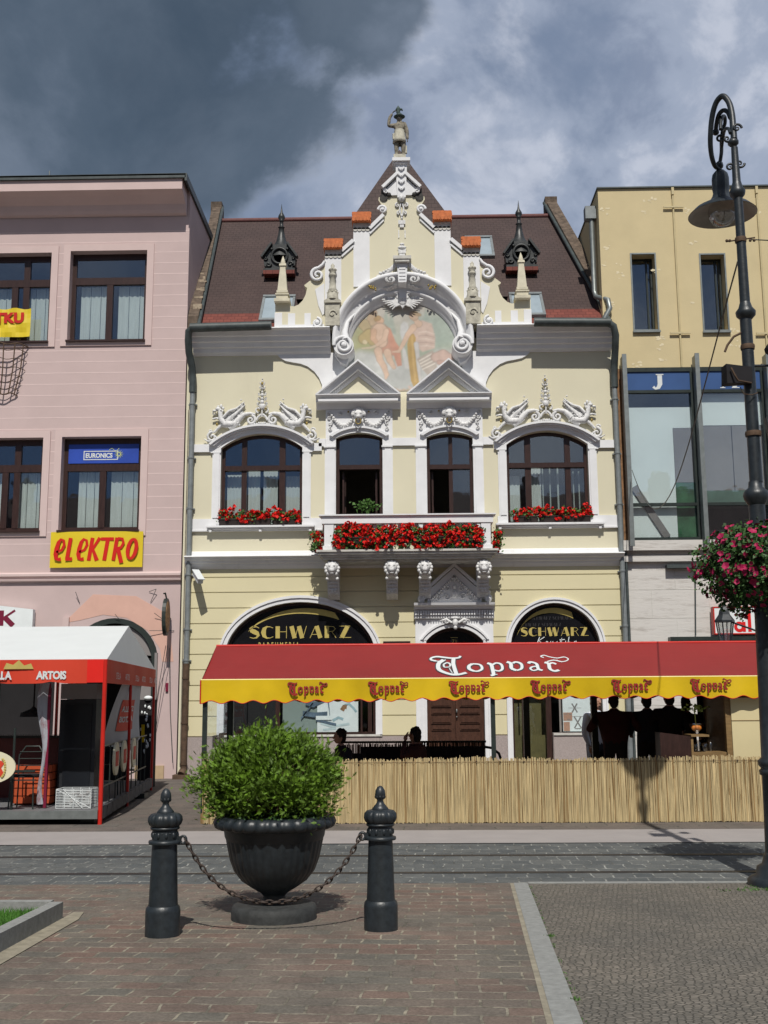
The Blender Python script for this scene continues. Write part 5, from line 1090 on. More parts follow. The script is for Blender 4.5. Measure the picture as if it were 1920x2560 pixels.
# obelisks
def obelisk(x, z0, zt, s_, stone=False):
    mb = MB(); y = GY0 + 0.02
    def blk(h, za, zb, pr=0.0, h2=None):
        h2 = h if h2 is None else h2; mb.add([(x - h, y - h, za), (x + h, y - h, za), (x + h, y + h, za), (x - h, y + h, za), (x - h2, y - h2, zb), (x + h2, y - h2, zb), (x + h2, y + h2, zb), (x - h2, y + h2, zb)], [(0, 3, 2, 1), (4, 5, 6, 7), (0, 1, 5, 4), (1, 2, 6, 5), (2, 3, 7, 6), (3, 0, 4, 7)], False)
    H_ = zt - z0
    blk(0.185, z0, z0 + 0.07); blk(0.14, z0 + 0.071, z0 + 0.14 * H_); blk(0.16, z0 + 0.141 * H_, z0 + 0.17 * H_); blk(0.11, z0 + 0.171 * H_, z0 + 0.19 * H_, h2=0.13)
    blk(0.135, z0 + 0.191 * H_, z0 + 0.24 * H_); blk(0.115, z0 + 0.241 * H_, z0 + 0.77 * H_, h2=0.06); blk(0.085, z0 + 0.771 * H_, z0 + 0.82 * H_, h2=0.075)
    mb.lathe([(0.055, z0 + 0.821 * H_), (0.06, z0 + 0.86 * H_), (0.035, z0 + 0.93 * H_), (0.004, zt)], x, y, 10)
    return mb.build('obelisk', M['stone'] if stone else mat('cream_stone', (0.56, 0.52, 0.40), 0.9, 0.12, 6, 0.2, 40, stain=0.35), house)
obelisk(-2.855, 11.02, 12.22, 1); obelisk(2.83, 11.02, 12.22, 1)
for x in (-1.655, 1.655):
    mb = MB(); y = GY0 - 0.12
    mb.box(x - 0.17, x + 0.17, y - 0.05, GY0, 10.40, 10.95); mb.box(x - 0.20, x + 0.20, y - 0.09, GY0, 10.951, 11.0)
    mb.prism([(x - 0.20, 11.001), (x + 0.20, 11.001), (x, 11.13)], y - 0.09, GY0)
    mb.lathe([(0.13, 11.05), (0.13, 11.2), (0.09, 11.24), (0.12, 11.27), (0.085, 11.33), (0.06, 11.62), (0.085, 11.64), (0.08, 11.68), (0.05, 11.72), (0.09, 11.76), (0.10, 11.80), (0.04, 11.84), (0.05, 11.90), (0.004, 11.96)], x, y, 10)
    for k in range(8): mb.ball(x + 0.11 * math.cos(k * PI / 4), y + 0.11 * math.sin(k * PI / 4), 11.22, 0.03); mb.ball(x + 0.08 * math.cos(k * PI / 4), y + 0.08 * math.sin(k * PI / 4), 11.79, 0.022)
    mb.spiral(x, 10.68, y - 0.06, 0.10, 1.2, 0, 0.02, n=14)
    mb.build('stone_finial', M['stone'], house)

# roof ------------------------------------------------------------------------------------------
K = 1.13
def rz(y): return 10.45 + K * (y - 24.9)
def rx(y, s_): return (-4.90 + (y - 24.9) * -0.062) if s_ < 0 else (4.90 - (y - 24.9) * 0.18)
mb = MB(); y1, y2, y3 = 24.80, 25.42, 29.0
def slab(mb, ya, yb, t=0.12): mb.add([(rx(ya, -1), ya, rz(ya)), (rx(ya, 1), ya, rz(ya)), (rx(yb, 1), yb, rz(yb)), (rx(yb, -1), yb, rz(yb))] + [(rx(ya, -1), ya, rz(ya) - t), (rx(ya, 1), ya, rz(ya) - t), (rx(yb, 1), yb, rz(yb) - t), (rx(yb, -1), yb, rz(yb) - t)], [(0, 1, 2, 3), (7, 6, 5, 4), (0, 4, 5, 1), (2, 6, 7, 3), (0, 3, 7, 4), (1, 5, 6, 2)], False)
slab(mb, y2, y3)
# rear slope
mb.add([(rx(29, -1), 29, rz(29)), (rx(29, 1), 29, rz(29)), (4.2, 33.3, 10.2), (-5.2, 33.3, 10.2)], [(3, 2, 1, 0)], False)
# steep pyramid behind the gable
mb.add([(-2.58, 25.2, 11.3), (2.55, 25.2, 11.3), (-0.04, 27.2, 16.22), (2.55, 31, 11.3), (-2.58, 31, 11.3)], [(0, 1, 2), (1, 3, 2), (3, 4, 2), (4, 0, 2)], False)
roof = mb.build('roof', M['shingle'], house)
for a_, b_ in ((-4.93, -3.0), (3.0, 4.93)):
    mb = MB(); vs = [(a_, y1, rz(y1)), (b_, y1, rz(y1)), (b_ - 0.05 * (b_ > 4), y2 - 0.002, rz(y2)), (a_, y2 - 0.002, rz(y2))]; mb.add(vs + [(x, y, z - 0.1) for x, y, z in vs], [(0, 1, 2, 3), (7, 6, 5, 4), (0, 4, 5, 1), (2, 6, 7, 3), (0, 3, 7, 4), (1, 5, 6, 2)], False); mb.build('red_eaves_courses', M['shingle_red'], roof)
mb = MB(); mb.add([(-2.99, 25.06, rz(25.06)), (2.99, 25.06, rz(25.06)), (2.99, y2, rz(y2)), (-2.99, y2, rz(y2))], [(0, 1, 2, 3)]); mb.build('rear_valley', M['shingle'], roof)
mb = MB(); mb.tube([(rx(29, -1), 29.0, rz(29) + 0.01), (rx(29, 1), 29.0, rz(29) + 0.01)], 0.075, 10); mb.build('ridge_capping', mat('red_ridge', (0.12, 0.042, 0.038), 0.7, 0.2, 8), roof)
# brick apron patches below the dormers
def firewall(xf, s_, w_, h):
    mb = MB(); n = 14; Y0 = 24.97 if s_ < 0 else 25.12
    for k in range(n):
        ya = Y0 + (29.3 - Y0) * k / n; yb = Y0 + (29.3 - Y0) * (k + 1) / n - 0.01
        xa, xb = xf(ya), xf(yb)
        vs = [(xa, ya, rz(ya) - 0.4), (xa + s_ * w_, ya, rz(ya) - 0.4), (xb + s_ * w_, yb, rz(yb) - 0.4), (xb, yb, rz(yb) - 0.4), (xa, ya, rz(ya) + h), (xa + s_ * w_, ya, rz(ya) + h), (xb + s_ * w_, yb, rz(yb) + h), (xb, yb, rz(yb) + h)]
        mb.add(vs, [(0, 3, 2, 1), (4, 5, 6, 7), (0, 1, 5, 4), (1, 2, 6, 5), (2, 3, 7, 6), (3, 0, 4, 7)], False)
    if s_ < 0: mb.box(xf(29.3) + s_ * w_ - 0.03, xf(29.3) + 0.03, 29.2, 29.6, rz(29.0), rz(29.3) + h + 0.06)
    else: mb.box(xf(29.3) - 0.03, xf(29.3) + s_ * w_ + 0.03, 29.2, 29.6, rz(29.0), rz(29.3) + h + 0.06)
    o = mb.build('fire_wall', M['brickside'], house)
    mb = MB()
    ya, yb = 24.72, 29.35; xa, xb = xf(ya), xf(yb)
    mb.tube([(xa - s_ * 0.03, ya, rz(ya) + h * 0.6), (xb - s_ * 0.03, yb, rz(yb) + h * 0.6)], 0.05, 6)
    mb.build('flashing', M['gutter'], o)
    mb = MB()
    for k in range(9):
        y = random.uniform(Y0 + 0.1, 26.6); mb.box(xf(y) + s_ * random.uniform(0, w_ * 0.7) - 0.05, xf(y) + s_ * random.uniform(0, w_ * 0.7) + 0.06, y, y + random.uniform(0.05, 0.2), rz(y) + h, rz(y) + h + random.uniform(0.03, 0.12))
    mb.build('crumbling_coping', mat('crumbling_plaster', (0.32, 0.26, 0.19), 0.95, 0.4, 12, 0.4, 30, stain=0.7), o)
firewall(lambda y: rx(y, -1), -1, 0.25, 0.30); firewall(lambda y: rx(y, 1), 1, 0.28, 0.30)

# dormers
def dormer(x, y, z, lab):
    mb = MB()
    # housing
    out = [(-0.36, 0.0), (-0.36, 0.12), (-0.43, 0.15), (-0.45, 0.34), (-0.40, 0.42), (-0.30, 0.56), (-0.20, 0.72), (0.20, 0.72), (0.30, 0.56), (0.40, 0.42), (0.45, 0.34), (0.43, 0.15), (0.36, 0.12), (0.36, 0.0)]
    hole = [(0.155 * math.cos(2 * PI * k / 20), 0.40 + 0.165 * math.sin(2 * PI * k / 20)) for k in range(20)]
    mb.holed([(x + a * 0.92, z + b) for a, b in out], [[(x + a, z + b) for a, b in hole]], y - 0.02, y + 0.30)
    mb.box(x - 0.40, x + 0.40, y - 0.10, y + 0.2, z - 0.02, z + 0.05)
    for s_ in (-1, 1):
        mb.bar((x + s_ * 0.46, y - 0.03, z + 0.36), (x + s_ * 0.20, y - 0.03, z + 0.74), 0.05, 0.20)
        mb.spiral(x + s_ * 0.28, z + 0.18, y - 0.04, 0.07, 1.2, 0, 0.028, s_, n=14); mb.spiral(x + s_ * 0.36, z + 0.34, y - 0.04, 0.05, 1.2, 0, 0.022, s_, n=12)
        mb.ball(x + s_ * 0.2, y - 0.05, z + 0.58, 0.04)
    mb.tube([(x + 0.20 * math.cos(2 * PI * k / 24), y - 0.04, z + 0.40 + 0.21 * math.sin(2 * PI * k / 24)) for k in range(25)], 0.035, 6)
    mb.box(x - 0.33, x + 0.33, y + 0.31, y + 0.75, z - 0.1, z + 0.55)
    # bell roof and finial
    mb.lathe([(0.42, z + 0.42), (0.34, z + 0.60), (0.22, z + 0.78), (0.135, z + 0.95), (0.085, z + 1.15), (0.065, z + 1.32), (0.09, z + 1.34), (0.05, z + 1.37), (0.045, z + 1.50), (0.07, z + 1.52), (0.045, z + 1.54), (0.09, z + 1.60), (0.085, z + 1.66), (0.03, z + 1.76), (0.012, z + 1.90), (0.003, z + 2.0)], x, y + 0.34, 12, cap=False)
    d = mb.build('dormer', M['copper'], house)
    mb = MB(); mb.box(x - 0.2, x + 0.2, y + 0.26, y + 0.28, z + 0.2, z + 0.6); mb.build('dormer_pane', M['black'], d)
    mb = MB(); mb.box(x - 0.40, x + 0.40, y - 0.14, y + 0.15, z - 0.12, z - 0.021); mb.build('dormer_sill', M['shingle_red'], d)
dormer(-3.15, 26.52, 12.56, ''); dormer(3.05, 26.52, 12.56, '')
def skylight(xa, xb, ya, yb):
    mb = MB(); n = Vector((0, -K, 1)).normalized()
    def P(x, y, h): p = Vector((x, y, rz(y))) + n * h; return tuple(p)
    def beam(x0, x1, y0, y1, h0, h1):
        mb.add([P(x0, y0, h0), P(x1, y0, h0), P(x1, y1, h0), P(x0, y1, h0), P(x0, y0, h1), P(x1, y0, h1), P(x1, y1, h1), P(x0, y1, h1)], [(0, 3, 2, 1), (4, 5, 6, 7), (0, 1, 5, 4), (1, 2, 6, 5), (2, 3, 7, 6), (3, 0, 4, 7)], False)
    t = 0.06; beam(xa, xb, ya, ya + t, -0.02, 0.09); beam(xa, xb, yb - t, yb, -0.02, 0.10); beam(xa, xa + t, ya + t, yb - t, -0.02, 0.085); beam(xb - t, xb, ya + t, yb - t, -0.02, 0.085)
    sk = mb.build('skylight', M['steel'] if False else M['zinc'], house)
    mb = MB(); mb.quad(P(xa + t, ya + t, 0.06), P(xb - t, ya + t, 0.06), P(xb - t, yb - t, 0.06), P(xa + t, yb - t, 0.06)); mb.build('pane', M['skylight'], sk)
skylight(-3.47, -2.66, 25.10, 25.93); skylight(2.63, 3.44, 25.15, 25.90); skylight(1.70, 2.44, 27.28, 28.08)
# gutters and downpipes
mb = MB()
mb.tube([(-4.98, 24.40, 10.33), (-3.08, 24.40, 10.36)], 0.105, 12)
mb.tube([(-4.90, 24.40, 10.33), (-5.02, 24.42, 10.25), (-5.04, 24.5, 10.05), (-5.04, 24.62, 9.8), (-5.0, 24.82, 9.5), (-4.985, 24.88, 9.2), (-4.985, 24.88, 8.9)], 0.085, 10)
mb.build('gutter', M['gutter'], house); mb = MB(); mb.tube([(3.06, 24.40, 10.36), (4.82, 24.40, 10.33)], 0.105, 12)
mb.tube([(4.75, 24.40, 10.34), (4.90, 24.42, 10.24), (4.955, 24.5, 10.05), (4.96, 24.62, 9.8), (4.965, 24.82, 9.5), (4.955, 24.88, 9.2), (4.955, 24.88, 8.9)], 0.085, 10)
mb.build('gutter', M['gutter'], house)
for x in (-4.985, 4.955):
    mb = MB(); mb.tube([(x, 24.885, 8.9), (x, 24.885, 2.55 if x < 0 else 0.1)], 0.062, 10)
    for z in (8.6, 7.3, 6.1, 4.55, 3.3, 2.6): mb.lathe([(0.072, z), (0.075, z + 0.03), (0.072, z + 0.05)], x, 24.885, 10); mb.box(x - 0.10, x + 0.10, 24.93, 24.99, z, z + 0.03)
    mb.build('downpipe', M['zinc'], house)
mb = MB(); mb.tube([(-4.985, 24.88, 2.549), (-4.99, 24.88, 0.12)], 0.07, 10); mb.tube([(-4.99, 24.88, 0.18), (-5.02, 24.78, 0.10)], 0.09, 10); mb.box(-5.2, -4.86, 24.7, 24.99, 0.0, 0.10)
for z in (2.2, 1.2, 0.3): mb.lathe([(0.082, z), (0.085, z + 0.04)], -4.99, 24.88, 10)
mb.build('cast_iron_pipe_foot', M['rust'], house)
mb = MB(); mb.tube([(-5.09, 24.97, 8.5), (-5.09, 24.97, 0.3)], 0.012, 6); mb.build('cable', M['mortar'], house)

# security camera
t = thing('security_camera', 'white security camera on the cream wall below the belt course at the left corner', 'camera', (-4.78, 24.95, 4.58))
mb = MB(); mb.box(-0.06, 0.06, -0.02, 0.02, -0.08, 0.08); mb.tube([(0, 0, 0), (0.0, -0.12, 0.02), (0.02, -0.18, 0.0)], 0.022, 8); mb.build('bracket', M['whitefab'], t, local=True)
mb = MB(); st = 0; mb.box(-0.06, 0.06, -0.24, 0.24, -0.055, 0.055); mb.box(-0.08, 0.08, -0.28, 0.26, 0.056, 0.075)
mb.xform(Matrix.Translation((0.06, -0.30, -0.09)) @ Matrix.Rotation(R(28), 4, 'Z') @ Matrix.Rotation(R(30), 4, 'X')); mb.build('camera_housing', M['whitefab'], t, local=True)

# statue on the gable
t = thing('statue', 'weathered stone statue of a man raising one arm on top of the gable', 'statue', (-0.035, 24.85, 14.60)); t.scale = (0.90, 0.92, 0.935)
mb = MB(); mb.box(-0.165, 0.165, -0.17, 0.17, 0.0, 0.19); mb.box(0.0, 0.165, -0.19, -0.171, 0.05, 0.16); mb.build('pedestal', M['stone'], t, local=True)
def skin_body(name, verts, edges, radii, mats, parent, extra=None, root=0, levels=2, matfn=None):
    me = bpy.data.meshes.new(name + '_s'); me.from_pydata(verts, edges, []); ob = bpy.data.objects.new(name + '_s', me); C.objects.link(ob)
    md = ob.modifiers.new('skin', 'SKIN'); md.use_smooth_shade = True
    for i, r_ in enumerate(radii):
        sv = me.skin_vertices[0].data[i]; sv.radius = r_ if isinstance(r_, tuple) else (r_, r_); sv.use_root = (i == root)
    ob.modifiers.new('sub', 'SUBSURF').levels = levels
    dg = bpy.context.evaluated_depsgraph_get(); ev = ob.evaluated_get(dg); m2 = ev.to_mesh()
    vs = [tuple(v.co) for v in m2.vertices]; fs = [tuple(p.vertices) for p in m2.polygons]; ev.to_mesh_clear()
    bpy.data.objects.remove(ob); bpy.data.meshes.remove(me)
    mb = MB(); mb.smooth = True; mb.add(vs, fs)
    if matfn:
        for k, f in enumerate(mb.f):
            c_ = sum((Vector(mb.v[i]) for i in f), Vector()) / len(f); mb.m[k] = matfn(c_)
    if extra: extra(mb)
    return mb.build(name, mats, parent, local=True)
V = [(0.0, 0, 0.76), (0.0, 0, 0.90), (0.0, 0, 1.03), (0.0, 0, 1.13), (0.0, -0.01, 1.20), (0.0, -0.02, 1.29),
     (-0.075, 0, 0.72), (-0.085, -0.02, 0.48), (-0.085, 0, 0.24), (-0.09, -0.07, 0.205),
     (0.075, 0, 0.72), (0.10, -0.03, 0.48), (0.10, 0, 0.24), (0.11, -0.08, 0.205),
     (-0.13, 0, 1.08), (-0.30, -0.02, 1.06), (-0.27, -0.03, 1.28), (-0.19, -0.04, 1.40),
     (0.14, 0, 1.09), (0.20, 0.0, 0.90), (0.21, -0.03, 0.72), (0.215, -0.04, 0.66)]
E = [(0, 1), (1, 2), (2, 3), (3, 4), (4, 5), (0, 6), (6, 7), (7, 8), (8, 9), (0, 10), (10, 11), (11, 12), (12, 13), (2, 14), (14, 15), (15, 16), (16, 17), (2, 18), (18, 19), (19, 20), (20, 21)]
RD = [0.12, 0.11, (0.145, 0.12), 0.07, 0.06, 0.08, 0.09, 0.072, 0.05, 0.045, 0.09, 0.072, 0.05, 0.045, 0.07, 0.055, 0.044, 0.038, 0.085, 0.062, 0.045, 0.04]
def st_extra(mb):
    mb.ball(0, -0.03, 1.25, 0.07, 0.08, 0.085, 10, 8); mb.ball(0, -0.105, 1.24, 0.015, 0.02, 0.025); mb.ball(-0.028, -0.095, 1.26, 0.012); mb.ball(0.028, -0.095, 1.26, 0.012); mb.ball(0, -0.10, 1.205, 0.022, 0.012, 0.008)
    for s_ in (-1, 1): mb.ball(s_ * 0.07, -0.02, 1.25, 0.012, 0.02, 0.025)
    # fingers of the raised hand and the hanging hand
    for k in range(5): mb.tube([(-0.19, -0.04, 1.41), (-0.165 + 0.008 * k, -0.06 + 0.01 * k, 1.44 + 0.008 * k), (-0.12 + 0.01 * k, -0.07, 1.47 - 0.006 * k)], [0.012, 0.010, 0.007], 5)
    for k in range(4): mb.tube([(0.215, -0.055 + 0.016 * k, 0.66), (0.218, -0.06 + 0.018 * k, 0.62), (0.205, -0.055 + 0.016 * k, 0.59 + 0.004 * k)], [0.011, 0.009, 0.007], 5)
    mb.tube([(0.21, -0.06, 0.67), (0.195, -0.085, 0.64)], [0.011, 0.008], 5)
skin_body('figure', V, E, RD, [mat('aged_statue_stone', (0.20, 0.18, 0.14), 0.9, 0.55, 14, 0.4, 40, stain=0.85, stain_col=(0.05, 0.045, 0.04))], t, st_extra)
mb = MB(); mb.lathe([(0.135, 0.93), (0.135, 0.88), (0.15, 0.78), (0.168, 0.66), (0.178, 0.57), (0.15, 0.57)], 0, 0, 16, lobes=9, amp=0.08, cap=False); mb.lathe([(0.125, 0.87), (0.135, 0.90), (0.125, 0.93)], 0, 0, 14)
for k in range(5): mb.ball(-0.16, -0.05, 0.80 - 0.03 * k, 0.035)
mb.box(0.13, 0.20, -0.02, 0.06, 0.30, 0.50); mb.build('tunic', mat('tunic_stone', (0.45, 0.43, 0.35), 0.9, 0.3, 9, 0.3, 40, stain=0.5), t, local=True)
mb = MB(); mb.ball(0, -0.03, 1.31, 0.16, 0.15, 0.035, 12, 6); mb.ball(0, -0.02, 1.36, 0.085, 0.085, 0.06); mb.lathe([(0.05, 1.36), (0.045, 1.41), (0.06, 1.44), (0.045, 1.46), (0.075, 1.50), (0.065, 1.54), (0.03, 1.59), (0.004, 1.63)], -0.03, -0.03, 10)
mb.ball(0.05, -0.03, 1.52, 0.04, 0.03, 0.03); mb.ball(-0.08, -0.03, 1.50, 0.03); mb.ball(0.08, -0.03, 1.49, 0.02)
mb.build('hat_and_torch', mat('verdigris', (0.05, 0.075, 0.07), 0.8, 0.4, 15), t, local=True)

# ================================================================== PINK BUILDING
pk = thing('pink_building', 'pink plastered three storey building with brown windows left of the cream town house', 'building', (-9, 25, 0))
PX = (-16.0, -5.18)
pw = [(-10.39, -8.52, 10.24, 12.49), (-8.06, -6.19, 10.25, 12.52), (-10.39, -8.515, 5.645, 7.87), (-8.07, -6.19, 5.645, 7.88), (-12.7, -10.85, 10.25, 12.5), (-12.7, -10.85, 5.645, 7.88)]
door_arch = arch(-7.70, -5.66, 0.15, 2.62, 3.60, 'ell', 20)
shopw = [(-9.9, 0.9), (-8.0, 0.9), (-8.0, 2.7), (-9.9, 2.7)]
mb = MB(); mb.holed([(PX[0], 0), (PX[1], 0), (PX[1], 14.0), (PX[0], 14.0)], [[(a, z0), (a, z1), (b, z1), (b, z0)] for a, b, z0, z1 in pw] + [door_arch[::-1], shopw[::-1]], 25.0, 25.35)
mb.box(PX[1] - 0.3, PX[1], 25.36, 36, 0, 14.0); mb.box(PX[0], PX[1], 36.01, 36.3, 0, 14.0); mb.box(PX[0], PX[0] + 0.3, 25.36, 36, 0, 14); mb.box(PX[0], PX[1], 25.36, 36, 4.3, 4.6); mb.box(PX[0], PX[1], 25.36, 36, 9.0, 9.2)
mb.build('wall', M['pink'], pk)
mb = MB(); mb.box(PX[0] + 0.31, PX[1] - 0.31, 27.5, 27.6, 0.02, 13.9); mb.build('interior_walls', M['room'], pk)
mb = MB()          # pale horizontal joints
zs_ = [13.02 - 0.2745 * k for k in range(30)]
for z in zs_:
    segs = [(PX[0] + 0.01, PX[1] - 0.002)]
    for a, b, z0, z1 in pw:
        if z0 - 0.12 < z < z1 + 0.18:
            out = []
            for p, q_ in segs:
                if p < a - 0.17 < q_: out.append((p, a - 0.17))
                if p < b + 0.17 < q_: out.append((b + 0.17, q_))
                if not (p < a - 0.17 < q_) and not (p < b + 0.17 < q_): out.append((p, q_))
            segs = out
    for p, q_ in segs: mb.box(p, q_, 24.998, 25.001, z - 0.012, z + 0.012)
mb.build('plaster_joints', M['pinkline'], pk)
for a, b, z0, z1 in pw:
    mb = MB(); t_ = 0.165; mb.band([(a, z0), (b, z0), (b, z1), (a, z1)], [(a - t_, z0 - t_ + 0.03), (b + t_, z0 - t_ + 0.03), (b + t_, z1 + t_), (a - t_, z1 + t_)], 24.965, 25.001, closed=True)
    mb.build('window_surround', M['pinklight'], pk)
    xc = (a + b) / 2
    mb = MB(); y = 25.20; f_ = 0.10
    mb.band([(a, z0), (b, z0), (b, z1), (a, z1)], [(a + f_, z0 + f_), (b - f_, z0 + f_), (b - f_, z1 - 0.14), (a + f_, z1 - 0.14)], y, y + 0.09, closed=True)
    zt = z1 - 0.70; full = a < -10 and a > -10.5
    mb.box(a + 0.09, b - 0.09, y - 0.02, y + 0.07, zt - 0.09, zt + 0.09)
    mb.box(xc - 0.075, xc + 0.075, y - 0.015, y + 0.06, z0 + 0.09, zt)
    if full: mb.box(xc - 0.075 + 0.28, xc + 0.075 + 0.28, y - 0.014, y + 0.058, z0 + 0.09, z1 - 0.1)
    mb.box(a - 0.02, b + 0.02, 24.90, 25.2, z0 - 0.045, z0 - 0.001)
    fr = mb.build('window', M['wood'], pk)
    mb = MB(); mb.box(a + 0.09, b - 0.09, y + 0.03, y + 0.036, z0 + 0.09, z1 - 0.13); mb.build('pane', M['glass'], fr)
    mb = MB()
    j1, j2 = random.uniform(-0.12, 0.1), random.uniform(-0.1, 0.12)
    for s0, s1 in ((a + 0.28 + j1, xc - 0.13), (xc + 0.22 + j2, b - 0.1)):
        k = 10
        for j in range(k):
            xa = s0 + (s1 - s0) * j / k; xb = s0 + (s1 - s0) * (j + 1) / k; yy = y + 0.16
            if j % 4 == 3: xb -= 0.012
            mb.quad((xa, yy + 0.02 * (j % 2), z0 + 0.1), (xb, yy + 0.02 * ((j + 1) % 2), z0 + 0.1), (xb, yy + 0.02 * ((j + 1) % 2), zt - 0.08), (xa, yy + 0.02 * (j % 2), zt - 0.08))
    mb.build('curtain', M['curtain'], fr)
# roof slab with hollow soffit
mb = MB(); mb.extrude_x([(24.36, 13.80), (24.36, 14.10), (24.98, 14.10), (24.98, 13.40), (24.90, 13.43), (24.85, 13.50), (24.80, 13.62), (24.55, 13.74)], PX[0], PX[1] - 0.07)
mb.box(PX[0], PX[1] + 0.0, 24.985, 36.3, 13.99, 14.12); cr = mb.build('eaves', M['pinklight'], pk)
mb = MB(); mb.box(PX[0], PX[1] + 0.02, 24.30, 24.36, 14.06, 14.16); mb.box(PX[0], PX[1] + 0.05, 24.30, 36.4, 14.121, 14.17); mb.box(PX[1] - 0.0, PX[1] + 0.05, 24.3, 36.4, 13.98, 14.12); mb.build('roof_edge', M['gutter'], pk)
mb = MB(); mb.extrude_x([(25.001, 4.66), (24.94, 4.66), (24.90, 4.62), (24.90, 4.57), (24.95, 4.54), (24.95, 4.51), (24.91, 4.50), (24.92, 4.46), (25.001, 4.44)], PX[0], PX[1] + 0.01); mb.build('belt_course', M['pinklight'], pk)
mb = MB(); mb.box(-6.1, PX[1] - 0.07 - 0.2, 24.95, 25.002, 0, 0.29); mb.build('plinth', mat('tan_stone', (0.42, 0.31, 0.19), 0.9, 0.1, 6), pk)
mb = MB(); mb.band(arch(-7.70, -5.66, 0.15, 2.62, 3.60, 'ell', 20), arch(-7.55, -5.80, 0.15, 2.6, 3.48, 'ell', 20), 25.0, 25.06); sd = mb.build('door_arch', M['darksteel'], pk)
mb = MB(); mb.prism([(-6.5, 2.78), (-5.82, 2.74)] + [(p[0], p[1]) for p in arch(-7.55, -5.82, 0.15, 2.6, 3.46, 'ell', 20)[1:-1][::-1] if p[0] > -6.6 and p[1] > 2.76], 25.07, 25.09); mb.box(-7.5, -5.85, 25.4, 25.42, 0.2, 2.7); mb.build('door_lining', M['greyboard'], sd)
mb = MB(); mb.box(-5.72, -5.66, 24.93, 25.01, 1.62, 2.80); mb.build('door_post', M['greyboard'], sd)
mb = MB(); mb.prism([(-7.85, 3.5), (-7.2, 4.15), (-6.2, 4.10), (-5.5, 3.7), (-5.4, 3.3), (-5.3, 2.6), (-5.56, 2.6), (-5.62, 2.9), (-5.9, 3.3), (-6.4, 3.6), (-6.95, 3.68), (-7.5, 3.55)], 24.994, 25.0); mb.build('repainted_patch', M['peach'], pk)
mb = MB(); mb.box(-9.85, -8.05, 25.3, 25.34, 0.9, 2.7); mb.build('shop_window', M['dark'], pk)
mb = MB(); mb.box(-5.46, -5.40, 24.96, 25.0, 1.93, 2.12); mb.lathe([(0.03, -0.02), (0.03, 0.02)], 0, 0, 8) if False else None; mb.build('wall_box', M['maroon'], pk)
mb = MB()
for (x0, z0), (x1, z1) in (((-7.58, 4.2), (-7.5, 3.95)), ((-5.72, 4.25), (-5.86, 3.95)), ((-5.72, 4.25), (-5.9, 4.2)), ((-6.65, 3.68), (-6.55, 3.55)), ((-5.85, 3.3), (-5.3, 3.3)), ((-5.75, 3.7), (-5.55, 3.55))): mb.tube([(x0, 24.9, z0), (x1, 24.98, z1)], 0.007, 5)
mb.tube([(-5.42, 24.7, 2.95), (-5.6, 24.95, 2.1), (-5.72, 24.97, 1.2)], 0.007, 5); mb.tube([(-5.38, 24.7, 2.95), (-5.66, 24.97, 1.0)], 0.007, 5); mb.tube([(-5.38, 24.9, 2.9), (-5.34, 24.97, 1.5), (-5.24, 24.9, 0.35)], 0.008, 5)
mb.build('loose_cables', M['gutter'], pk)
o = MB(); o.tube([(-9.1, 26.2, 14.1), (-9.1, 26.2, 15.25)], 0.02, 6); tag(o.build('antenna', M['steel']), 'thin upright rod antenna on the roof of the pink building', 'antenna')

# signs on the pink building
t = thing('elektro_banner', 'yellow banner with red ELEKTRO lettering under the lower right window of the pink building', 'banner', (-7.14, 24.93, 5.18))
mb = MB(); nx = 14
for i in range(nx):
    xa, xb = -8.22 + 2.155 * i / nx, -8.22 + 2.155 * (i + 1) / nx; ya, yb = 24.93 - 0.05 * math.sin(PI * i / nx), 24.93 - 0.05 * math.sin(PI * (i + 1) / nx)
    for j in range(4): za, zb = 4.765 + 0.2085 * j, 4.765 + 0.2085 * (j + 1); mb.add([(xa, ya, za), (xb, yb, za), (xb, yb, zb), (xa, ya, zb)], [(0, 1, 2, 3)], True)
mb.build('sheet', mat('yellow_banner', (0.66, 0.50, 0.02), 0.45, 0.06, 1.5), t)
mb = MB(); X0, Z0, Hh = -8.13, 4.92, 0.53; sh = 0.14
def EL(pts, w_, dy=0.0): mb.ribbon([(X0 + (p[0] + p[1] * sh) , Z0 + p[1]) for p in pts], w_, 24.872 - dy)
tk = 0.085
for ox in (0.0, 0.53):
    EL([(0.045 + ox, 0.20), (0.16 + ox, 0.25), (0.20 + ox, 0.36), (0.17 + ox, 0.47), (0.10 + ox, 0.50), (0.055 + ox, 0.43), (0.035 + ox, 0.28), (0.035 + ox, 0.15), (0.07 + ox, 0.05), (0.12 + ox, 0.03), (0.18 + ox, 0.04)], [0.05, 0.06, 0.07, 0.06, 0.06, tk, 0.10, 0.10, 0.09, 0.07, 0.09])
EL([(0.32, 0.53), (0.32, 0.04)], 0.09); EL([(0.28, 0.04), (0.44, 0.04)], 0.08, 0.001)
EL([(0.83, 0.53), (0.83, 0.0)], 0.09); EL([(1.0, 0.53), (0.88, 0.27), (1.02, 0.0)], [0.08, 0.07, 0.10], 0.001)
EL([(1.03, 0.50), (1.33, 0.50)], 0.075); EL([(1.19, 0.48), (1.19, 0.0)], 0.09, 0.001)
EL([(1.40, 0.53), (1.40, 0.0)], 0.085); EL([(1.42, 0.51), (1.53, 0.50), (1.57, 0.40), (1.53, 0.30), (1.43, 0.27)], 0.065, 0.001); EL([(1.46, 0.28), (1.60, -0.06)], 0.095, 0.002)
EL([(1.79 + 0.095 * math.cos(a), 0.265 + 0.225 * math.sin(a)) for a in [2 * PI * k / 20 for k in range(21)]], [0.06 + 0.03 * abs(math.cos(2 * PI * k / 20)) for k in range(21)])
mb.build('lettering', mat('red_letter', (0.55, 0.012, 0.006), 0.45, 0.05, 5), t)

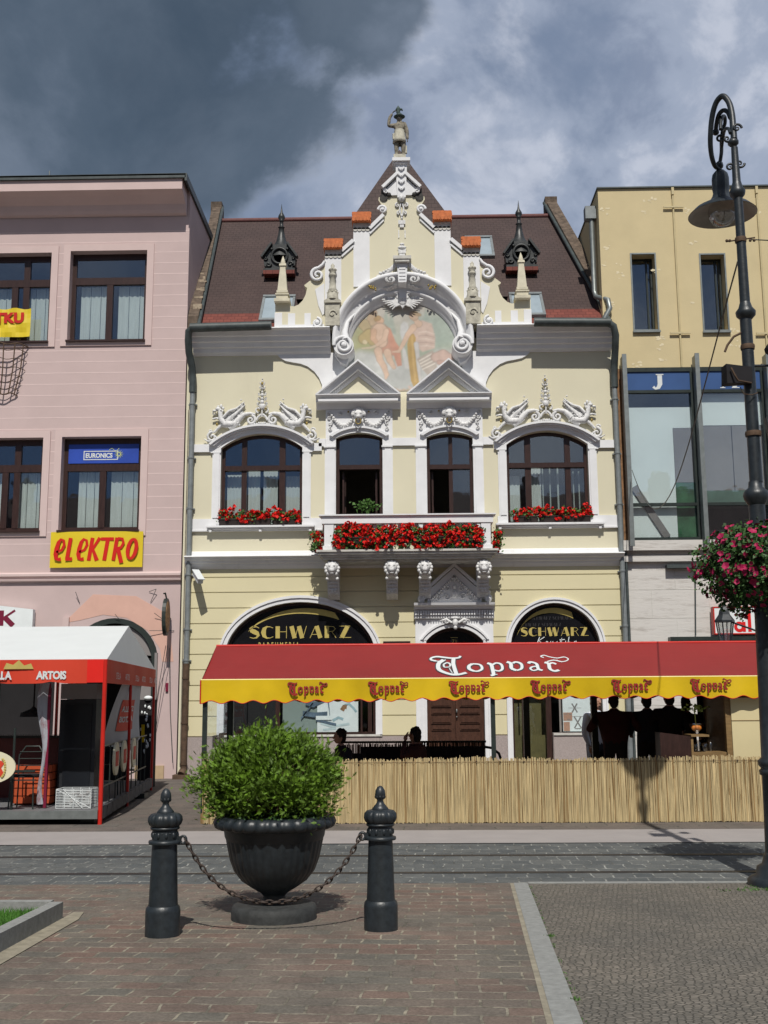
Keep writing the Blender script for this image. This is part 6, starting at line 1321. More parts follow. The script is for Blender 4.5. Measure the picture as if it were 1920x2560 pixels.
t = thing('upper_banner', 'creased yellow banner with red letters TKU hanging in the upper left pink window', 'banner', (-9.5, 24.9, 10.7))
mb = MB(); nx = 18; nz = 6
for i in range(nx):
    for j in range(nz):
        def p(i, j): x = -10.5 + 1.58 * i / nx; z = 10.32 + 0.71 * j / nz; return (x, 24.86 + 0.010 * math.sin(i * 1.3 + j * 0.9) + 0.012 * math.sin(i * 0.6 - j * 1.7) * (1 - j / nz), z + 0.02 * (j / nz) * math.sin(i * 1.05))
        mb.add([p(i, j), p(i + 1, j), p(i + 1, j + 1), p(i, j + 1)], [(0, 1, 2, 3)], True)
mb.build('sheet', M['yellowfab'] if False else mat('yellow_banner_2', (0.66, 0.50, 0.02), 0.45, 0.06, 1.5), t)
mb = MB(); text_mb(mb, 'TKU', -9.78, 10.68, 24.834, 0.33, bold=0.02, spacing=1.06, sx=1.05); text_mb(mb, 'Í', -9.76, 10.36, 24.834, 0.30, bold=0.018); mb.build('lettering', M['redpaint'], t)

t = thing('blue_window_sign', 'blue transom sign reading EURONICS in the lower right pink window', 'sign', (-7.1, 25.18, 7.55))
mb = MB(); mb.box(-7.96, -6.29, 25.165, 25.178, 7.275, 7.735); mb.build('panel', mat('royal_blue', (0.025, 0.065, 0.36), 0.4, 0.15, 1.5), t)
mb = MB(); mb.band([(-7.58, 7.375), (-6.80, 7.375), (-6.80, 7.555), (-7.58, 7.555)], [(-7.60, 7.355), (-6.78, 7.355), (-6.78, 7.575), (-7.60, 7.575)], 25.158, 25.164, closed=True)
text_mb(mb, 'EURONICS', -7.555, 7.41, 25.158, 0.155, bold=0.006, sx=0.86); mb.build('lettering', M['whitefab'], t)
mb = MB()
for k in range(12): a = 2 * PI * k / 12; mb.add([(-6.76 + 0.03 * math.cos(a - 0.3), 25.156, 7.49 + 0.03 * math.sin(a - 0.3)), (-6.76 + 0.03 * math.cos(a + 0.3), 25.156, 7.49 + 0.03 * math.sin(a + 0.3)), (-6.76 + 0.12 * math.cos(a), 25.156, 7.49 + 0.12 * math.sin(a))], [(0, 1, 2)])
for k in range(8): mb.ball(-6.98 + 0.03 * k, 25.16, 7.60 + 0.03 * math.sin(k), 0.012, 0.003, 0.012)
mb.build('star', mat('pale_yellow', (0.55, 0.62, 0.25), 0.5, 0.1, 5), t)

t = thing('shop_sign', 'white shop sign board with a maroon letter K behind the cafe tent', 'sign', (-9.0, 24.9, 3.6))
mb = MB(); mb.prism([(-10.5, 3.40), (-8.51, 3.40), (-8.51, 3.80), (-9.35, 3.90), (-10.5, 4.0)], 24.80, 24.95); mb.build('board', M['paper'], t)
mb = MB(); mb.ribbon([(-9.235, 3.43), (-9.235, 3.78)], 0.12, 24.797); mb.ribbon([(-9.22, 3.58), (-8.92, 3.78)], 0.05, 24.796); mb.ribbon([(-9.16, 3.63), (-8.95, 3.43)], 0.12, 24.795); mb.build('lettering', M['maroon'], t)
mb = MB(); mb.box(-7.86, -7.72, 24.93, 25.0, 3.1, 3.62); tag(mb.build('electric_box', M['pinklight']), 'small pale box on the pink wall left of the arched doorway', 'box')

t = thing('oval_sign', 'dark oval sign projecting edge-on from the pink wall above its cables', 'sign', (-5.42, 24.6, 3.6))
mb = MB(); pts = [(24.55 + 0.27 * math.cos(2 * PI * k / 24), 3.58 + 0.42 * math.sin(2 * PI * k / 24)) for k in range(24)]; mb.extrude_x(pts, -5.44, -5.36)
mb.tube([(-5.40, 24.55, 4.0), (-5.42, 24.5, 4.12), (-5.44, 24.45, 4.10)], 0.02, 6)
mb.tube([(-5.40, 24.82, 3.58), (-5.40, 25.0, 3.58)], 0.02, 6); mb.build('frame', M['darksteel'], t)
mb = MB(); pts = [(24.55 + 0.21 * math.cos(2 * PI * k / 24), 3.58 + 0.35 * math.sin(2 * PI * k / 24)) for k in range(24)]; mb.extrude_x(pts, -5.359, -5.352); mb.build('face', mat('ochre_emblem', (0.30, 0.16, 0.07), 0.6, 0.6, 14), t)

t = thing('wire_wall_basket', 'empty curved wire basket frame on the upper left of the pink wall', 'basket', (-9.5, 24.8, 9.5))
mb = MB()
def wb(u, v):  # u across 0..1, v down 0..1 ; bulging basket
    x = -10.4 + 1.42 * u; a = PI * u; wd = 1 - 0.16 * v - 0.25 * max(0, v - 0.5); xc = -9.7; return (xc + (x - xc) * wd, 24.98 - (0.33 - 0.15 * v) * math.sin(a) ** 0.6 * (0.9), 10.12 - 1.2 * v)
for v in (0, 0.12, 0.30, 0.48, 0.64, 0.76, 0.9, 1.0): mb.tube([wb(i / 20, v + 0.02 * math.sin(i)) for i in range(21)], 0.009 if v not in (0, 1.0) else 0.016, 5)
for u in (0.06, 0.25, 0.45, 0.65, 0.82, 0.94): mb.tube([wb(u, j / 8) for j in range(9)], 0.016, 5)
mb.build('wire_frame', M['rust'], t)

# ================================================================== OCHRE BUILDING
yb_ = thing('ochre_building', 'ochre building with narrow windows above a glazed floor and a travertine shop front', 'building', (10, 25, 0))
YX = (4.985, 16.0)
mb = MB()
yw = [(5.515, 6.065, 10.345, 12.235), (7.165, 7.725, 10.315, 12.20), (8.83, 9.39, 10.3, 12.2)]
mb.holed([(4.985, 9.385), (16, 9.385), (16, 13.93), (4.775, 13.93), (4.775, 10.62), (4.985, 10.62)], [[(a, z0), (a, z1), (b, z1), (b, z0)] for a, b, z0, z1 in yw], 25.0, 25.4)
mb.box(4.775, 5.1, 25.41, 38, 8.5, 13.93); mb.box(4.775, 16, 38, 38.3, 0, 13.9); mb.box(15.7, 16, 25.41, 38, 0, 13.9)
mb.build('wall', M['yellow'], yb_)
mb = MB(); mb.box(5.2, 15.6, 27.3, 27.4, 0, 13.9); mb.box(5.12, 15.6, 25.41, 38, 9.0, 9.3); mb.box(5.12, 15.6, 25.41, 38, 4.6, 4.8); mb.build('interior_walls', M['room'], yb_)
mb = MB(); mb.box(4.75, 16.05, 24.95, 38.3, 13.932, 13.965); mb.build('roof_edge', M['gutter'], yb_)
for i, (a, b, z0, z1) in enumerate(yw):
    mb = MB(); mb.band([(a, z0), (b, z0), (b, z1), (a, z1)], [(a - 0.035, z0 - 0.035), (b + 0.035, z0 - 0.035), (b + 0.035, z1 + 0.035), (a - 0.035, z1 + 0.035)], 24.975, 25.02, closed=True)
    mb.box(a - 0.05, b + 0.05, 24.93, 25.1, z0 - 0.08, z0 - 0.036)
    wn = mb.build('window', M['steel'], yb_)
    mb = MB(); mb.band([(a, z0), (b, z0), (b, z1), (a, z1)], [(a + 0.05, z0 + 0.05), (b - 0.05, z0 + 0.05), (b - 0.05, z1 - 0.05), (a + 0.05, z1 - 0.05)], 25.28, 25.33, closed=True); mb.box(b - 0.16, b - 0.12, 25.27, 25.32, z0, z1); mb.build('window_frame', M['darksteel'], wn)
    mb = MB(); mb.box(a + 0.04, b - 0.04, 25.30, 25.306, z0 + 0.04, z1 - 0.04); mb.build('pane', M['glass'], wn)
mb = MB()
for x0, z0, z1, bars in ((6.575, 5.3, 13.92, (13.42, 10.235)), (8.6, 9.4, 13.92, (10.2,))):
    mb.tube([(x0, 24.97, z1), (x0, 24.97, max(z0, 9.4))], 0.022, 8)
    for z in bars: mb.box(x0 - 0.24, x0 + 0.24, 24.93, 24.96, z - 0.022, z + 0.022)
    mb.box(x0 - 0.03, x0 + 0.03, 24.93, 24.99, z1 - 0.18, z1)
mb.build('conduit', mat('ochre_metal', (0.50, 0.42, 0.24), 0.6, 0.1, 5), yb_)
mb = MB(); random.seed(21)
for (x, z, n_, s_) in ((6.0, 13.6, 7, 0.10), (5.9, 13.35, 4, 0.07), (4.9, 13.4, 6, 0.07), (6.85, 13.35, 5, 0.08), (8.6, 13.3, 6, 0.1), (4.95, 12.4, 5, 0.06), (5.25, 11.7, 6, 0.07), (4.85, 12.0, 6, 0.05), (5.0, 11.0, 8, 0.08), (6.1, 10.15, 9, 0.05), (6.12, 9.9, 5, 0.05), (7.85, 10.3, 8, 0.06), (7.9, 9.9, 8, 0.08), (6.12, 9.6, 6, 0.04), (7.0, 12.5, 4, 0.04), (6.1, 11.8, 6, 0.04), (5.2, 12.0, 3, 0.03), (5.5, 9.42, 8, 0.12), (6.9, 11.0, 3, 0.03)):
    for k in range(n_):
        px, pz = x + random.gauss(0, s_), z + random.gauss(0, s_ * 0.7); r_ = random.uniform(0.012, 0.045)
        if px < 4.80: continue
        mb.prism([(px + r_ * random.uniform(0.5, 1.6) * math.cos(a), pz + r_ * random.uniform(0.3, 1.0) * math.sin(a)) for a in (0.1, 1.2, 2.3, 3.3, 4.4, 5.5)], 24.9985 - random.random() * 0.003, 25.002)
mb.build('flaked_spots', M['flake'], yb_)
# side wall rain pipe with hopper
mb = MB(); mb.box(4.50, 4.76, 25.25, 25.5, 13.30, 13.62); mb.build('rain_hopper', M['zinc'], yb_)
mb = MB(); mb.tube([(4.66, 25.35, 13.3), (4.66, 25.35, 11.45), (4.68, 25.30, 11.30), (4.80, 25.1, 11.18), (4.90, 24.93, 11.08), (4.93, 24.9, 10.85), (4.80, 24.9, 10.62), (4.78, 24.9, 10.42)], 0.062, 10); mb.build('rain_pipe', M['steel'], yb_)
# glazed band
mb = MB(); mb.box(4.99, 5.18, 25.0, 25.4, 5.27, 9.38); mb.build('brick_reveal', mat('rusty_brick', (0.22, 0.12, 0.06), 0.9, 0.4, 9, 0.4, 20), yb_)
def bay(a, b, lower_dark=False):
    mb = MB(); y = 24.90
    mb.band([(a, 5.27), (b, 5.27), (b, 9.38), (a, 9.38)], [(a + 0.07, 5.34), (b - 0.07, 5.34), (b - 0.07, 9.28), (a + 0.07, 9.28)], y, y + 0.12, closed=True)
    mb.box(a + 0.06, b - 0.06, y - 0.01, y + 0.10, 8.76, 8.83); mb.box(a + 0.06, b - 0.06, y - 0.012, y + 0.09, 6.07, 6.14)
    f_ = mb.build('glazing_bay', M['darksteel'], yb_)
    mb = MB(); mb.box(a + 0.07, b - 0.07, y + 0.04, y + 0.046, 5.34, 8.76); mb.build('pane', M['glass'], f_)
    mb = MB(); mb.box(a + 0.07, b - 0.07, y + 0.03, y + 0.06, 8.83, 9.28); mb.build('name_panel', M['bluefascia'], f_)
    return f_
b1 = bay(5.19, 6.80); b2 = bay(6.87, 8.44); b3 = bay(8.51, 10.1)
mb = MB(); mb.box(5.27, 6.30, 25.05, 25.07, 5.35, 8.45); mb.box(5.27, 6.75, 25.055, 25.075, 7.95, 8.45); mb.build('white_blind', M['blind'], b1)
mb = MB(); mb.box(6.31, 6.74, 25.06, 25.08, 6.65, 7.945); mb.build('grey_board', M['greyboard'], b1)
mb = MB(); mb.box(6.31, 6.74, 25.065, 25.085, 5.35, 6.645); mb.build('green_cloth', M['greenstuff'], b1)
mb = MB(); mb.bar((5.33, 25.02, 6.55), (6.05, 25.02, 5.36), 0.16, 0.03); mb.build('leaning_board', M['greyboard'], b1)
mb = MB(); mb.box(6.95, 8.38, 25.05, 25.07, 8.0, 8.75); mb.build('white_blind', M['blind'], b2)
mb = MB(); mb.box(6.95, 7.66, 25.06, 25.08, 6.45, 7.99); mb.box(7.68, 8.38, 25.06, 25.08, 6.45, 7.99); mb.build('grey_board', M['greyboard'], b2)
mb = MB(); mb.box(6.95, 8.38, 25.062, 25.082, 6.15, 6.448); mb.build('green_cloth', mat('teal_cloth', (0.10, 0.17, 0.14), 0.8, 0.2, 3), b2)
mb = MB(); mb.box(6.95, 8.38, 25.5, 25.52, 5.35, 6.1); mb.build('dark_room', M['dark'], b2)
mb = MB()
for x0, w_ in ((5.90, 'J'), (7.50, 'A')):
    if w_ == 'J': mb.ribbon([(6.03, 9.22), (6.03, 8.98), (5.99, 8.90), (5.92, 8.87), (5.87, 8.92)], [0.11, 0.11, 0.09, 0.05, 0.07], 24.925); mb.box(5.94, 6.12, 24.921, 24.924, 9.20, 9.225)
    else: mb.ribbon([(7.49, 8.88), (7.62, 9.22)], 0.04, 24.925); mb.ribbon([(7.65, 9.22), (7.78, 8.88)], 0.10, 24.924); mb.ribbon([(7.54, 9.0), (7.7, 9.0)], 0.03, 24.923); mb.box(7.43, 7.55, 24.921, 24.9225, 8.865, 8.885); mb.box(7.70, 7.88, 24.921, 24.9225, 8.865, 8.885)
mb.build('name_letters', M['whitefab'], yb_)
for x in (5.15, 6.835, 8.475):
    mb = MB(); mb.box(x - 0.035, x + 0.035, 24.62, 24.90, 5.15, 9.60); mb.box(x - 0.05, x + 0.05, 24.58, 24.619, 5.10, 9.62); mb.build('facade_fin', M['steel'], yb_)
# travertine ground floor
mb = MB(); mb.holed([(4.985, 0), (16, 0), (16, 5.26), (4.985, 5.26)], [[(7.2, 0.15), (7.2, 2.75), (9.8, 2.75), (9.8, 0.15)]], 24.98, 25.4)
mb.box(4.985, 16, 24.78, 24.979, 5.03, 5.26); mb.box(4.985, 16, 24.86, 24.979, 4.78, 4.91)
for z in (1.2, 2.2, 3.2, 4.1): pass
mb.build('travertine_wall', M['travertine'], yb_)
mb = MB()
for z in (0.9, 1.55, 2.2, 2.85, 3.5, 4.15):
    mb.box(4.99, 16, 24.976, 24.9795, z - 0.005, z + 0.005)
for k, z in enumerate((0.9, 1.55, 2.2, 2.85, 3.5, 4.15)):
    for j in range(7): x = 5.6 + 1.3 * j + 0.55 * (k % 2); mb.box(x, x + 0.01, 24.976, 24.9795, z, z + 0.64)
mb.build('stone_joints', M['grime'], yb_)
mb = MB(); mb.box(5.93, 9.0, 24.72, 24.97, 2.97, 3.06); mb.build('canopy_edge', M['darksteel'], yb_)
mb = MB(); mb.box(5.95, 9.0, 24.80, 24.979, 4.62, 4.70); mb.build('lamp_ledge', M['gutter'], yb_)
mb = MB(); mb.tube([(6.62, 24.95, 4.6), (6.55, 24.95, 3.1)], 0.015, 6); mb.tube([(4.99 + 0.06, 24.9, 5.0), (4.99 + 0.06, 24.9, 0.1)], 0.03, 8); mb.build('conduit', M['gutter'], yb_)
t = thing('pharmacy_sign', 'white shop sign with red letters als on the travertine wall behind the lantern', 'sign', (7.6, 24.85, 3.4))
mb = MB(); mb.box(6.93, 8.9, 24.70, 24.9, 3.13, 3.70); mb.build('board', M['paper'], t)
mb = MB(); mb.band([(6.93, 3.13), (8.9, 3.13), (8.9, 3.70), (6.93, 3.70)], [(6.905, 3.105), (8.925, 3.105), (8.925, 3.725), (6.905, 3.725)], 24.69, 24.9, closed=True); mb.build('border', M['redpaint'], t)
mb = MB()
mb.ribbon([(7.47 + 0.085 * math.cos(a), 3.27 + 0.085 * math.sin(a)) for a in [2 * PI * k / 14 for k in range(15)]], 0.07, 24.695); mb.ribbon([(7.575, 3.38), (7.575, 3.16)], 0.07, 24.694)
mb.ribbon([(7.70, 3.16), (7.70, 3.65)], 0.075, 24.694); mb.ribbon([(8.06, 3.62), (7.95, 3.63), (7.87, 3.54), (7.92, 3.44), (8.02, 3.37), (8.04, 3.26), (7.97, 3.18), (7.85, 3.19)], 0.075, 24.694)
mb.build('lettering', mat('sign_red', (0.62, 0.01, 0.01), 0.5, 0.05, 5), t)
# graffiti on travertine seen under the awning
mb = MB(); mb.ribbon([(6.15, 1.95), (6.30, 2.05), (6.36, 1.85), (6.22, 1.70), (6.12, 1.85), (6.32, 1.92), (6.18, 1.72)], 0.025, 24.975); mb.ribbon([(5.9, 2.1), (5.95, 1.8), (6.03, 2.08), (6.06, 1.8)], 0.03, 24.974)
tag(mb.build('graffiti', mat('lilac_spray', (0.32, 0.20, 0.34), 0.8, 0.2, 9)), 'lilac spray scribble on the travertine wall below the awning', 'graffiti')

# far side of the street, behind the viewer: mirrored in the panes only
ob_ = thing('opposite_building', 'plain long street building with a tiled roof on the far side behind the viewer', 'building', (0, -24, 0))
mb = MB(); mb.box(-45, 45, -34, -24, 0, 12.5); mb.build('wall', mat('opposite_plaster', (0.30, 0.27, 0.21), 0.9, 0.1, 1), ob_)
mb = MB(); mb.add([(-45, -23.6, 12.4), (45, -23.6, 12.4), (45, -29, 16.5), (-45, -29, 16.5), (45, -34.4, 12.4), (-45, -34.4, 12.4)], [(1, 0, 3, 2), (2, 3, 5, 4)])
for k in range(9): x = -38 + k * 9.3; mb.box(x, x + 1.2, -28.5, -27.5, 14.5, 17.6)
mb.build('roof', mat('opposite_tiles', (0.10, 0.06, 0.05), 0.9, 0.2, 2), ob_)
mb = MB()
for k in range(30):
    for z in (2, 5.5, 9): mb.box(-43 + k * 3, -41.6 + k * 3, -23.99, -23.95, z, z + 1.9)
mb.build('window_rows', M['black'], ob_)

# ================================================================== FLOWERS
def bloom(mb, x, y, z, r, n=9, sq=1.0):
    for _ in range(n):
        a, b = random.uniform(0, 2 * PI), random.uniform(-0.6, 1.5); px, py, pz = x + r * math.cos(a) * math.cos(b) * 0.7, y + r * math.sin(a) * math.cos(b) * 0.7, z + r * math.sin(b) * 0.6
        s_ = r * random.uniform(0.35, 0.6); u = Vector((random.gauss(0, 1), random.gauss(0, 1), random.gauss(0, 1))).normalized(); v = u.orthogonal().normalized() * s_; w_ = u.cross(v).normalized() * s_
        c_ = Vector((px, py, pz)); mb.add([c_ - v - w_, c_ + v - w_, c_ + v + w_, c_ - v + w_], [(0, 1, 2, 3)], False)
def leaves(mb, x, y, z, r, n, s0):
    for _ in range(n):
        c_ = Vector((x + random.gauss(0, r), y + random.gauss(0, r), z + random.gauss(0, r * 0.8))); s_ = s0 * random.uniform(0.6, 1.3)
        u = Vector((random.gauss(0, 1), random.gauss(0, 1) - 0.5, random.gauss(0, 1) + 0.6)).normalized(); v = u.orthogonal().normalized() * s_; w_ = u.cross(v).normalized() * s_ * 0.8
        mb.add([c_ - v, c_ - v * 0.3 - w_, c_ + v, c_ - v * 0.3 + w_], [(0, 1, 2, 3)], False)
def geranium(name, label, segs, group, trough=None, hang=0.0, dens=70, h=0.22, br=0.042, up=0.0, depth=0.09):
    t = thing(name, label, 'flowers', segs[0][0], group)
    lf, bl, st = MB(), MB(), MB()
    for a, b in segs:
        a, b = Vector(a), Vector(b); L_ = (b - a).length; d = (b - a).normalized(); nrm = Vector((d.y, -d.x, 0))
        n = int(L_ * dens)
        for i in range(n):
            p = a + d * random.uniform(0, L_); hh = random.uniform(-hang, h) + up; out = random.gauss(0, depth * 0.6) + (0.05 if hh < 0 else 0); wav = 0.045 * math.sin((p.x + p.y) * 6.1) + 0.03 * math.sin(p.x * 14)
            q_ = p + nrm * out + Vector((0, 0, hh + wav)); bloom(bl, q_.x, q_.y, q_.z, br * random.uniform(0.7, 1.25), 10)
            if hh > 0.05: st.tube([(q_.x, q_.y, q_.z), (p.x, p.y, p.z + 0.02)], 0.003, 3, cap=False)
        for i in range(int(L_ * dens * 0.9)):
            p = a + d * random.uniform(0, L_); hh = random.uniform(-hang, h * 0.75) + up * 0.6; q_ = p - nrm * random.uniform(-0.05, 0.09) + Vector((0, 0, hh)); leaves(lf, q_.x, q_.y, q_.z, 0.04, 9, 0.030)
    lf.build('foliage', M['leaf'], t); bl.build('blooms', M['redflower'], t); st.build('stems', M['leaf'], t)
    if trough:
        for k, (x0, x1, y0, y1, z0, z1) in enumerate(trough):
            mb = MB(); mb.add([(x0 + .02, y0 + .02, z0), (x1 - .02, y0 + .02, z0), (x1 - .02, y1 - .02, z0), (x0 + .02, y1 - .02, z0), (x0, y0, z1), (x1, y0, z1), (x1, y1, z1), (x0, y1, z1)], [(0, 3, 2, 1), (0, 1, 5, 4), (1, 2, 6, 5), (2, 3, 7, 6), (3, 0, 4, 7)], False); mb.box(x0 + .02, x1 - .02, y0 + .02, y1 - .02, z1 - 0.03, z1 - 0.02)
            mb.box(x0 - 0.008, x1 + 0.008, y0 - 0.008, y0 + 0.004, z1 - 0.02, z1 + 0.005); mb.build('trough', mat('brown_trough', (0.022, 0.014, 0.012), 0.6, 0.2, 6) if k == 0 else bpy.data.materials['brown_trough'], t)
    return t
G1 = 'scarlet geraniums on the town house'
geranium('geranium_box', 'red geraniums in brown troughs on the left window sill', [((-4.32, 24.93, 5.86), (-2.42, 24.93, 5.86))], G1, [(-4.31 + 0.62 * k, -3.72 + 0.62 * k, 24.86, 25.02, 5.70, 5.86) for k in range(3)], dens=80, h=0.21, hang=0.04, br=0.046)
geranium('geranium_box', 'red geraniums in brown troughs on the right window sill', [((2.50, 24.93, 5.85), (4.30, 24.93, 5.85))], G1, [(2.50 + 0.60 * k, 3.08 + 0.60 * k, 24.86, 25.02, 5.70, 5.86) for k in range(3)], dens=80, h=0.21, hang=0.04, br=0.046)
geranium('geranium_row', 'dense mass of red geraniums along the front of the balcony', [((-1.58, 24.07, 5.30), (1.72, 24.07, 5.30))], G1, [(-1.5 + 0.8 * k, -0.74 + 0.8 * k, 23.99, 24.09, 5.14, 5.28) for k in range(4)], dens=190, h=0.24, hang=0.26, depth=0.12)
geranium('geranium_cascade', 'red geraniums hanging off the left end of the balcony', [((-2.0, 24.2, 5.26), (-2.0, 24.8, 5.26))], G1, dens=85, h=0.24, hang=0.22)
geranium('geranium_cascade', 'red geraniums hanging off the right end of the balcony', [((2.10, 24.8, 5.26), (2.10, 24.2, 5.26))], G1, dens=85, h=0.24, hang=0.22)
t = thing('balcony_plant', 'small leafy green plant inside the balcony before the open left window', 'plant', (-0.92, 24.5, 5.0))
mb = MB()
for k in range(70): x, z = random.gauss(-0.90, 0.12), random.gauss(6.02, 0.05) + random.random() * 0.1; leaves(mb, x, 24.5, z, 0.02, 2, 0.04)
for k in range(8): mb.tube([(-0.92, 24.5, 5.4), (-0.92 + random.gauss(0, 0.12), 24.5, 6.0)], 0.006, 4)
mb.build('foliage', M['leaf'], t); mb = MB(); mb.lathe([(0.08, 5.0), (0.12, 5.3), (0.125, 5.42)], -0.92, 24.5, 12); mb.build('pot', M['tile_red'], t)

# ================================================================== RED AWNING
aw = thing('terrace_awning', 'long red terrace awning with a yellow scalloped valance in front of the town house', 'awning', (1.1, 17.3, 0))
AX0, AX1, YF, YR, YBk = -3.02, 6.4, 16.2, 17.45, 18.7; ZE, ZR = 2.015, 2.585
mb = MB(); nx, ny = 200, 10
def cz_(x, t_): return ZE + (ZR - ZE) * t_ - 0.045 * math.sin(PI * t_) * (0.5 + 0.5 * abs(math.sin((x + 0.4) * PI / 2.2))) + 0.007 * math.sin(x * 7 + t_ * 4) * t_ * (1.3 - t_) + 0.004 * math.sin(x * 17 - t_ * 9) * (1 - t_)
for i in range(nx):
    for j in range(ny):
        def p(i, j): x = AX0 + (AX1 - AX0) * i / nx; t_ = j / ny; return (x, YF + (YR - YF) * t_, cz_(x, t_))
        mb.add([p(i, j), p(i + 1, j), p(i + 1, j + 1), p(i, j + 1)], [(0, 1, 2, 3)], True)
        def p2(i, j): x = AX0 + (AX1 - AX0) * i / nx; t_ = j / ny; return (x, YBk + (YR - YBk) * t_, cz_(x, t_))
        mb.add([p2(i + 1, j), p2(i, j), p2(i, j + 1), p2(i + 1, j + 1)], [(0, 1, 2, 3)], True)
mb.build('canopy', M['redfab'], aw)
mb = MB(); mb.tube([(AX0, YR, ZR + 0.0), (AX1, YR, ZR + 0.0)], 0.02, 6); mb.build('ridge_seam', M['redpaint'], aw)
def wave(x): return 0.018 * math.sin(x * 1.7) + 0.010 * math.sin(x * 5.3 + 1) + 0.006 * math.sin(x * 13 + 2) + 0.008 * math.sin(x * x * 0.9)
mb = MB(); n = 400
def vb(x): return 1.735 - 0.022 * math.cos(2 * PI * (x - AX0) / 0.31) + 0.012 * math.sin(x * 0.7) - 0.018 * (1 - (x - AX0) / 8.2)
def valance(yf, sgn):
    for i in range(n):
        xa, xb = AX0 + (AX1 - AX0) * i / n, AX0 + (AX1 - AX0) * (i + 1) / n
        for j in range(3):
            def p(x, j): zt, zb = ZE + 0.012, vb(x); t_ = j / 3; return (x, yf + sgn * (0.01 + (wave(x) - 0.02) * t_), zt + (zb - zt) * t_)
            mb.add([p(xa, j + 1), p(xb, j + 1), p(xb, j), p(xa, j)], [(0, 1, 2, 3)], True)
valance(YF - 0.012, -1); va = mb.build('valance', M['yellowfab'], aw)
mb = MB(); valance(YBk + 0.02, 1); mb.build('rear_valance', M['yellowfab'], aw)
mb = MB(); pts = [(x, YF - 0.024 - wave(x) + 0.02 - 0.004, vb(x)) for x in [AX0 + (AX1 - AX0) * i / n for i in range(n + 1)]]; mb.tube(pts, 0.006, 4)
mb.tube([(AX0, YF - 0.03, ZE + 0.01), (AX0, YF - 0.03, vb(AX0))], 0.01, 5); mb.build('red_piping', M['redpaint'], va)
mb = MB(); mb.tube([(AX0, YF - 0.004, ZE + 0.012), (AX1, YF - 0.004, ZE + 0.012)], 0.013, 6); mb.build('pale_seam', mat('pale_seam', (0.75, 0.66, 0.30), 0.5, 0.05, 4), va)
for x_ in (AX0, AX1):
    mb = MB(); mb.add([(x_, YF, ZE), (x_, YR, ZR), (x_, YBk, ZE)], [(0, 1, 2)]); mb.add([(x_, YF, ZE), (x_, YBk, ZE), (x_, YBk, 1.74), (x_, YF, 1.74)], [(0, 1, 2, 3)]); mb.build('end_panel', M['redfab'], aw)
# blackletter word built from pen strokes
T_ = [([(-.15, 1.30), (-.42, 1.42), (-.40, 1.62), (-.1, 1.74), (.35, 1.66), (.8, 1.56), (1.15, 1.60), (1.25, 1.78)], .16), ([(-.15, 1.30), (.1, 1.28), (.4, 1.42)], .10),
      ([(.28, 1.42), (.02, 1.12), (-.06, .75), (-.02, .35), (.2, -.02), (.55, -.28), (1.0, -.34), (1.45, -.16)], .26), ([(.85, 1.55), (.80, 1.0), (.84, .4), (.90, -.25)], .24),
      ([(.25, .95), (.45, 1.12), (.62, .95), (.60, .70)], .13), ([(.25, .95), (.30, .62), (.62, .62)], .12), ([(.55, .45), (.68, -.1)], .08)]
o_ = [([(1.86, .95), (1.66, .70), (1.66, .30), (1.90, .03)], .22), ([(1.86, .95), (2.20, .88), (2.34, .70), (2.34, .32), (2.1, .06), (1.88, .05)], .17)]
p_ = [([(2.70, 1.02), (2.90, .86), (2.92, .2), (2.90, -.45), (2.74, -.58)], .22), ([(2.95, .80), (3.20, 1.0), (3.46, .80), (3.46, .28), (3.24, .03), (2.98, .16)], .17), ([(2.90, -.45), (3.12, -.40)], .10)]
v_ = [([(3.80, 1.06), (4.0, .88), (3.98, .34), (4.22, .03)], .22), ([(4.22, .03), (4.50, .20), (4.58, .60), (4.50, .88), (4.28, 1.02), (4.12, .90)], .18)]
a_ = [([(4.98, .80), (5.10, .98), (5.34, .92), (5.44, .74), (5.44, .20), (5.64, .02)], .20), ([(5.42, .56), (5.12, .44), (5.0, .22), (5.14, .03), (5.42, .16)], .14)]
r_ = [([(5.90, 1.02), (6.10, .86), (6.08, .26), (6.28, .02), (6.56, .16)], .22), ([(6.12, .84), (6.34, .98), (6.52, .84)], .17), ([(5.95, 1.55), (5.80, 1.68), (6.0, 1.80), (6.3, 1.62), (6.7, 1.50), (7.1, 1.62), (7.30, 1.42), (7.12, 1.20), (6.80, 1.14), (6.62, 1.30)], .10), ([(6.05, 1.10), (6.45, 1.28), (6.9, 1.12)], .12)]
WORD = T_ + o_ + p_ + v_ + a_ + r_
def smooth_pts(pts):
    out = []; n_ = len(pts)
    for i in range(n_ - 1):
        p0, p1, p2, p3 = pts[max(i - 1, 0)], pts[i], pts[i + 1], pts[min(i + 2, n_ - 1)]
        for k in range(4):
            t_ = k / 4; out.append(tuple(0.5 * ((2 * p1[d]) + (-p0[d] + p2[d]) * t_ + (2 * p0[d] - 5 * p1[d] + 4 * p2[d] - p3[d]) * t_ ** 2 + (-p0[d] + 3 * p1[d] - 3 * p2[d] + p3[d]) * t_ ** 3) for d in (0, 1)))
    return out + [pts[-1]]
def word(mb, fn, grow=0.0, dy=0.0):
    st = len(mb.v)
    for k, (pts, w_) in enumerate(WORD): mb.ribbon(smooth_pts(pts), w_ + grow, dy + 0.0006 * k * 0.5)
    for i in range(st, len(mb.v)): x, y, z = mb.v[i]; mb.v[i] = fn(x, y, z)
def front_slope(x0, s0, s1, t0, ts):     # letters lie on the sloping canopy
    def fn(x, y, z):
        X = x0 + x * s0; t_ = t0 + z * ts; L_ = Vector((0, YR - YF, ZR - ZE)).normalized(); nn = Vector((0, -L_.z, L_.y))
        p = Vector((X, YF + (YR - YF) * t_, cz_(X, t_))) + nn * (0.004 + (0.012 - y)); return tuple(p)
    return fn
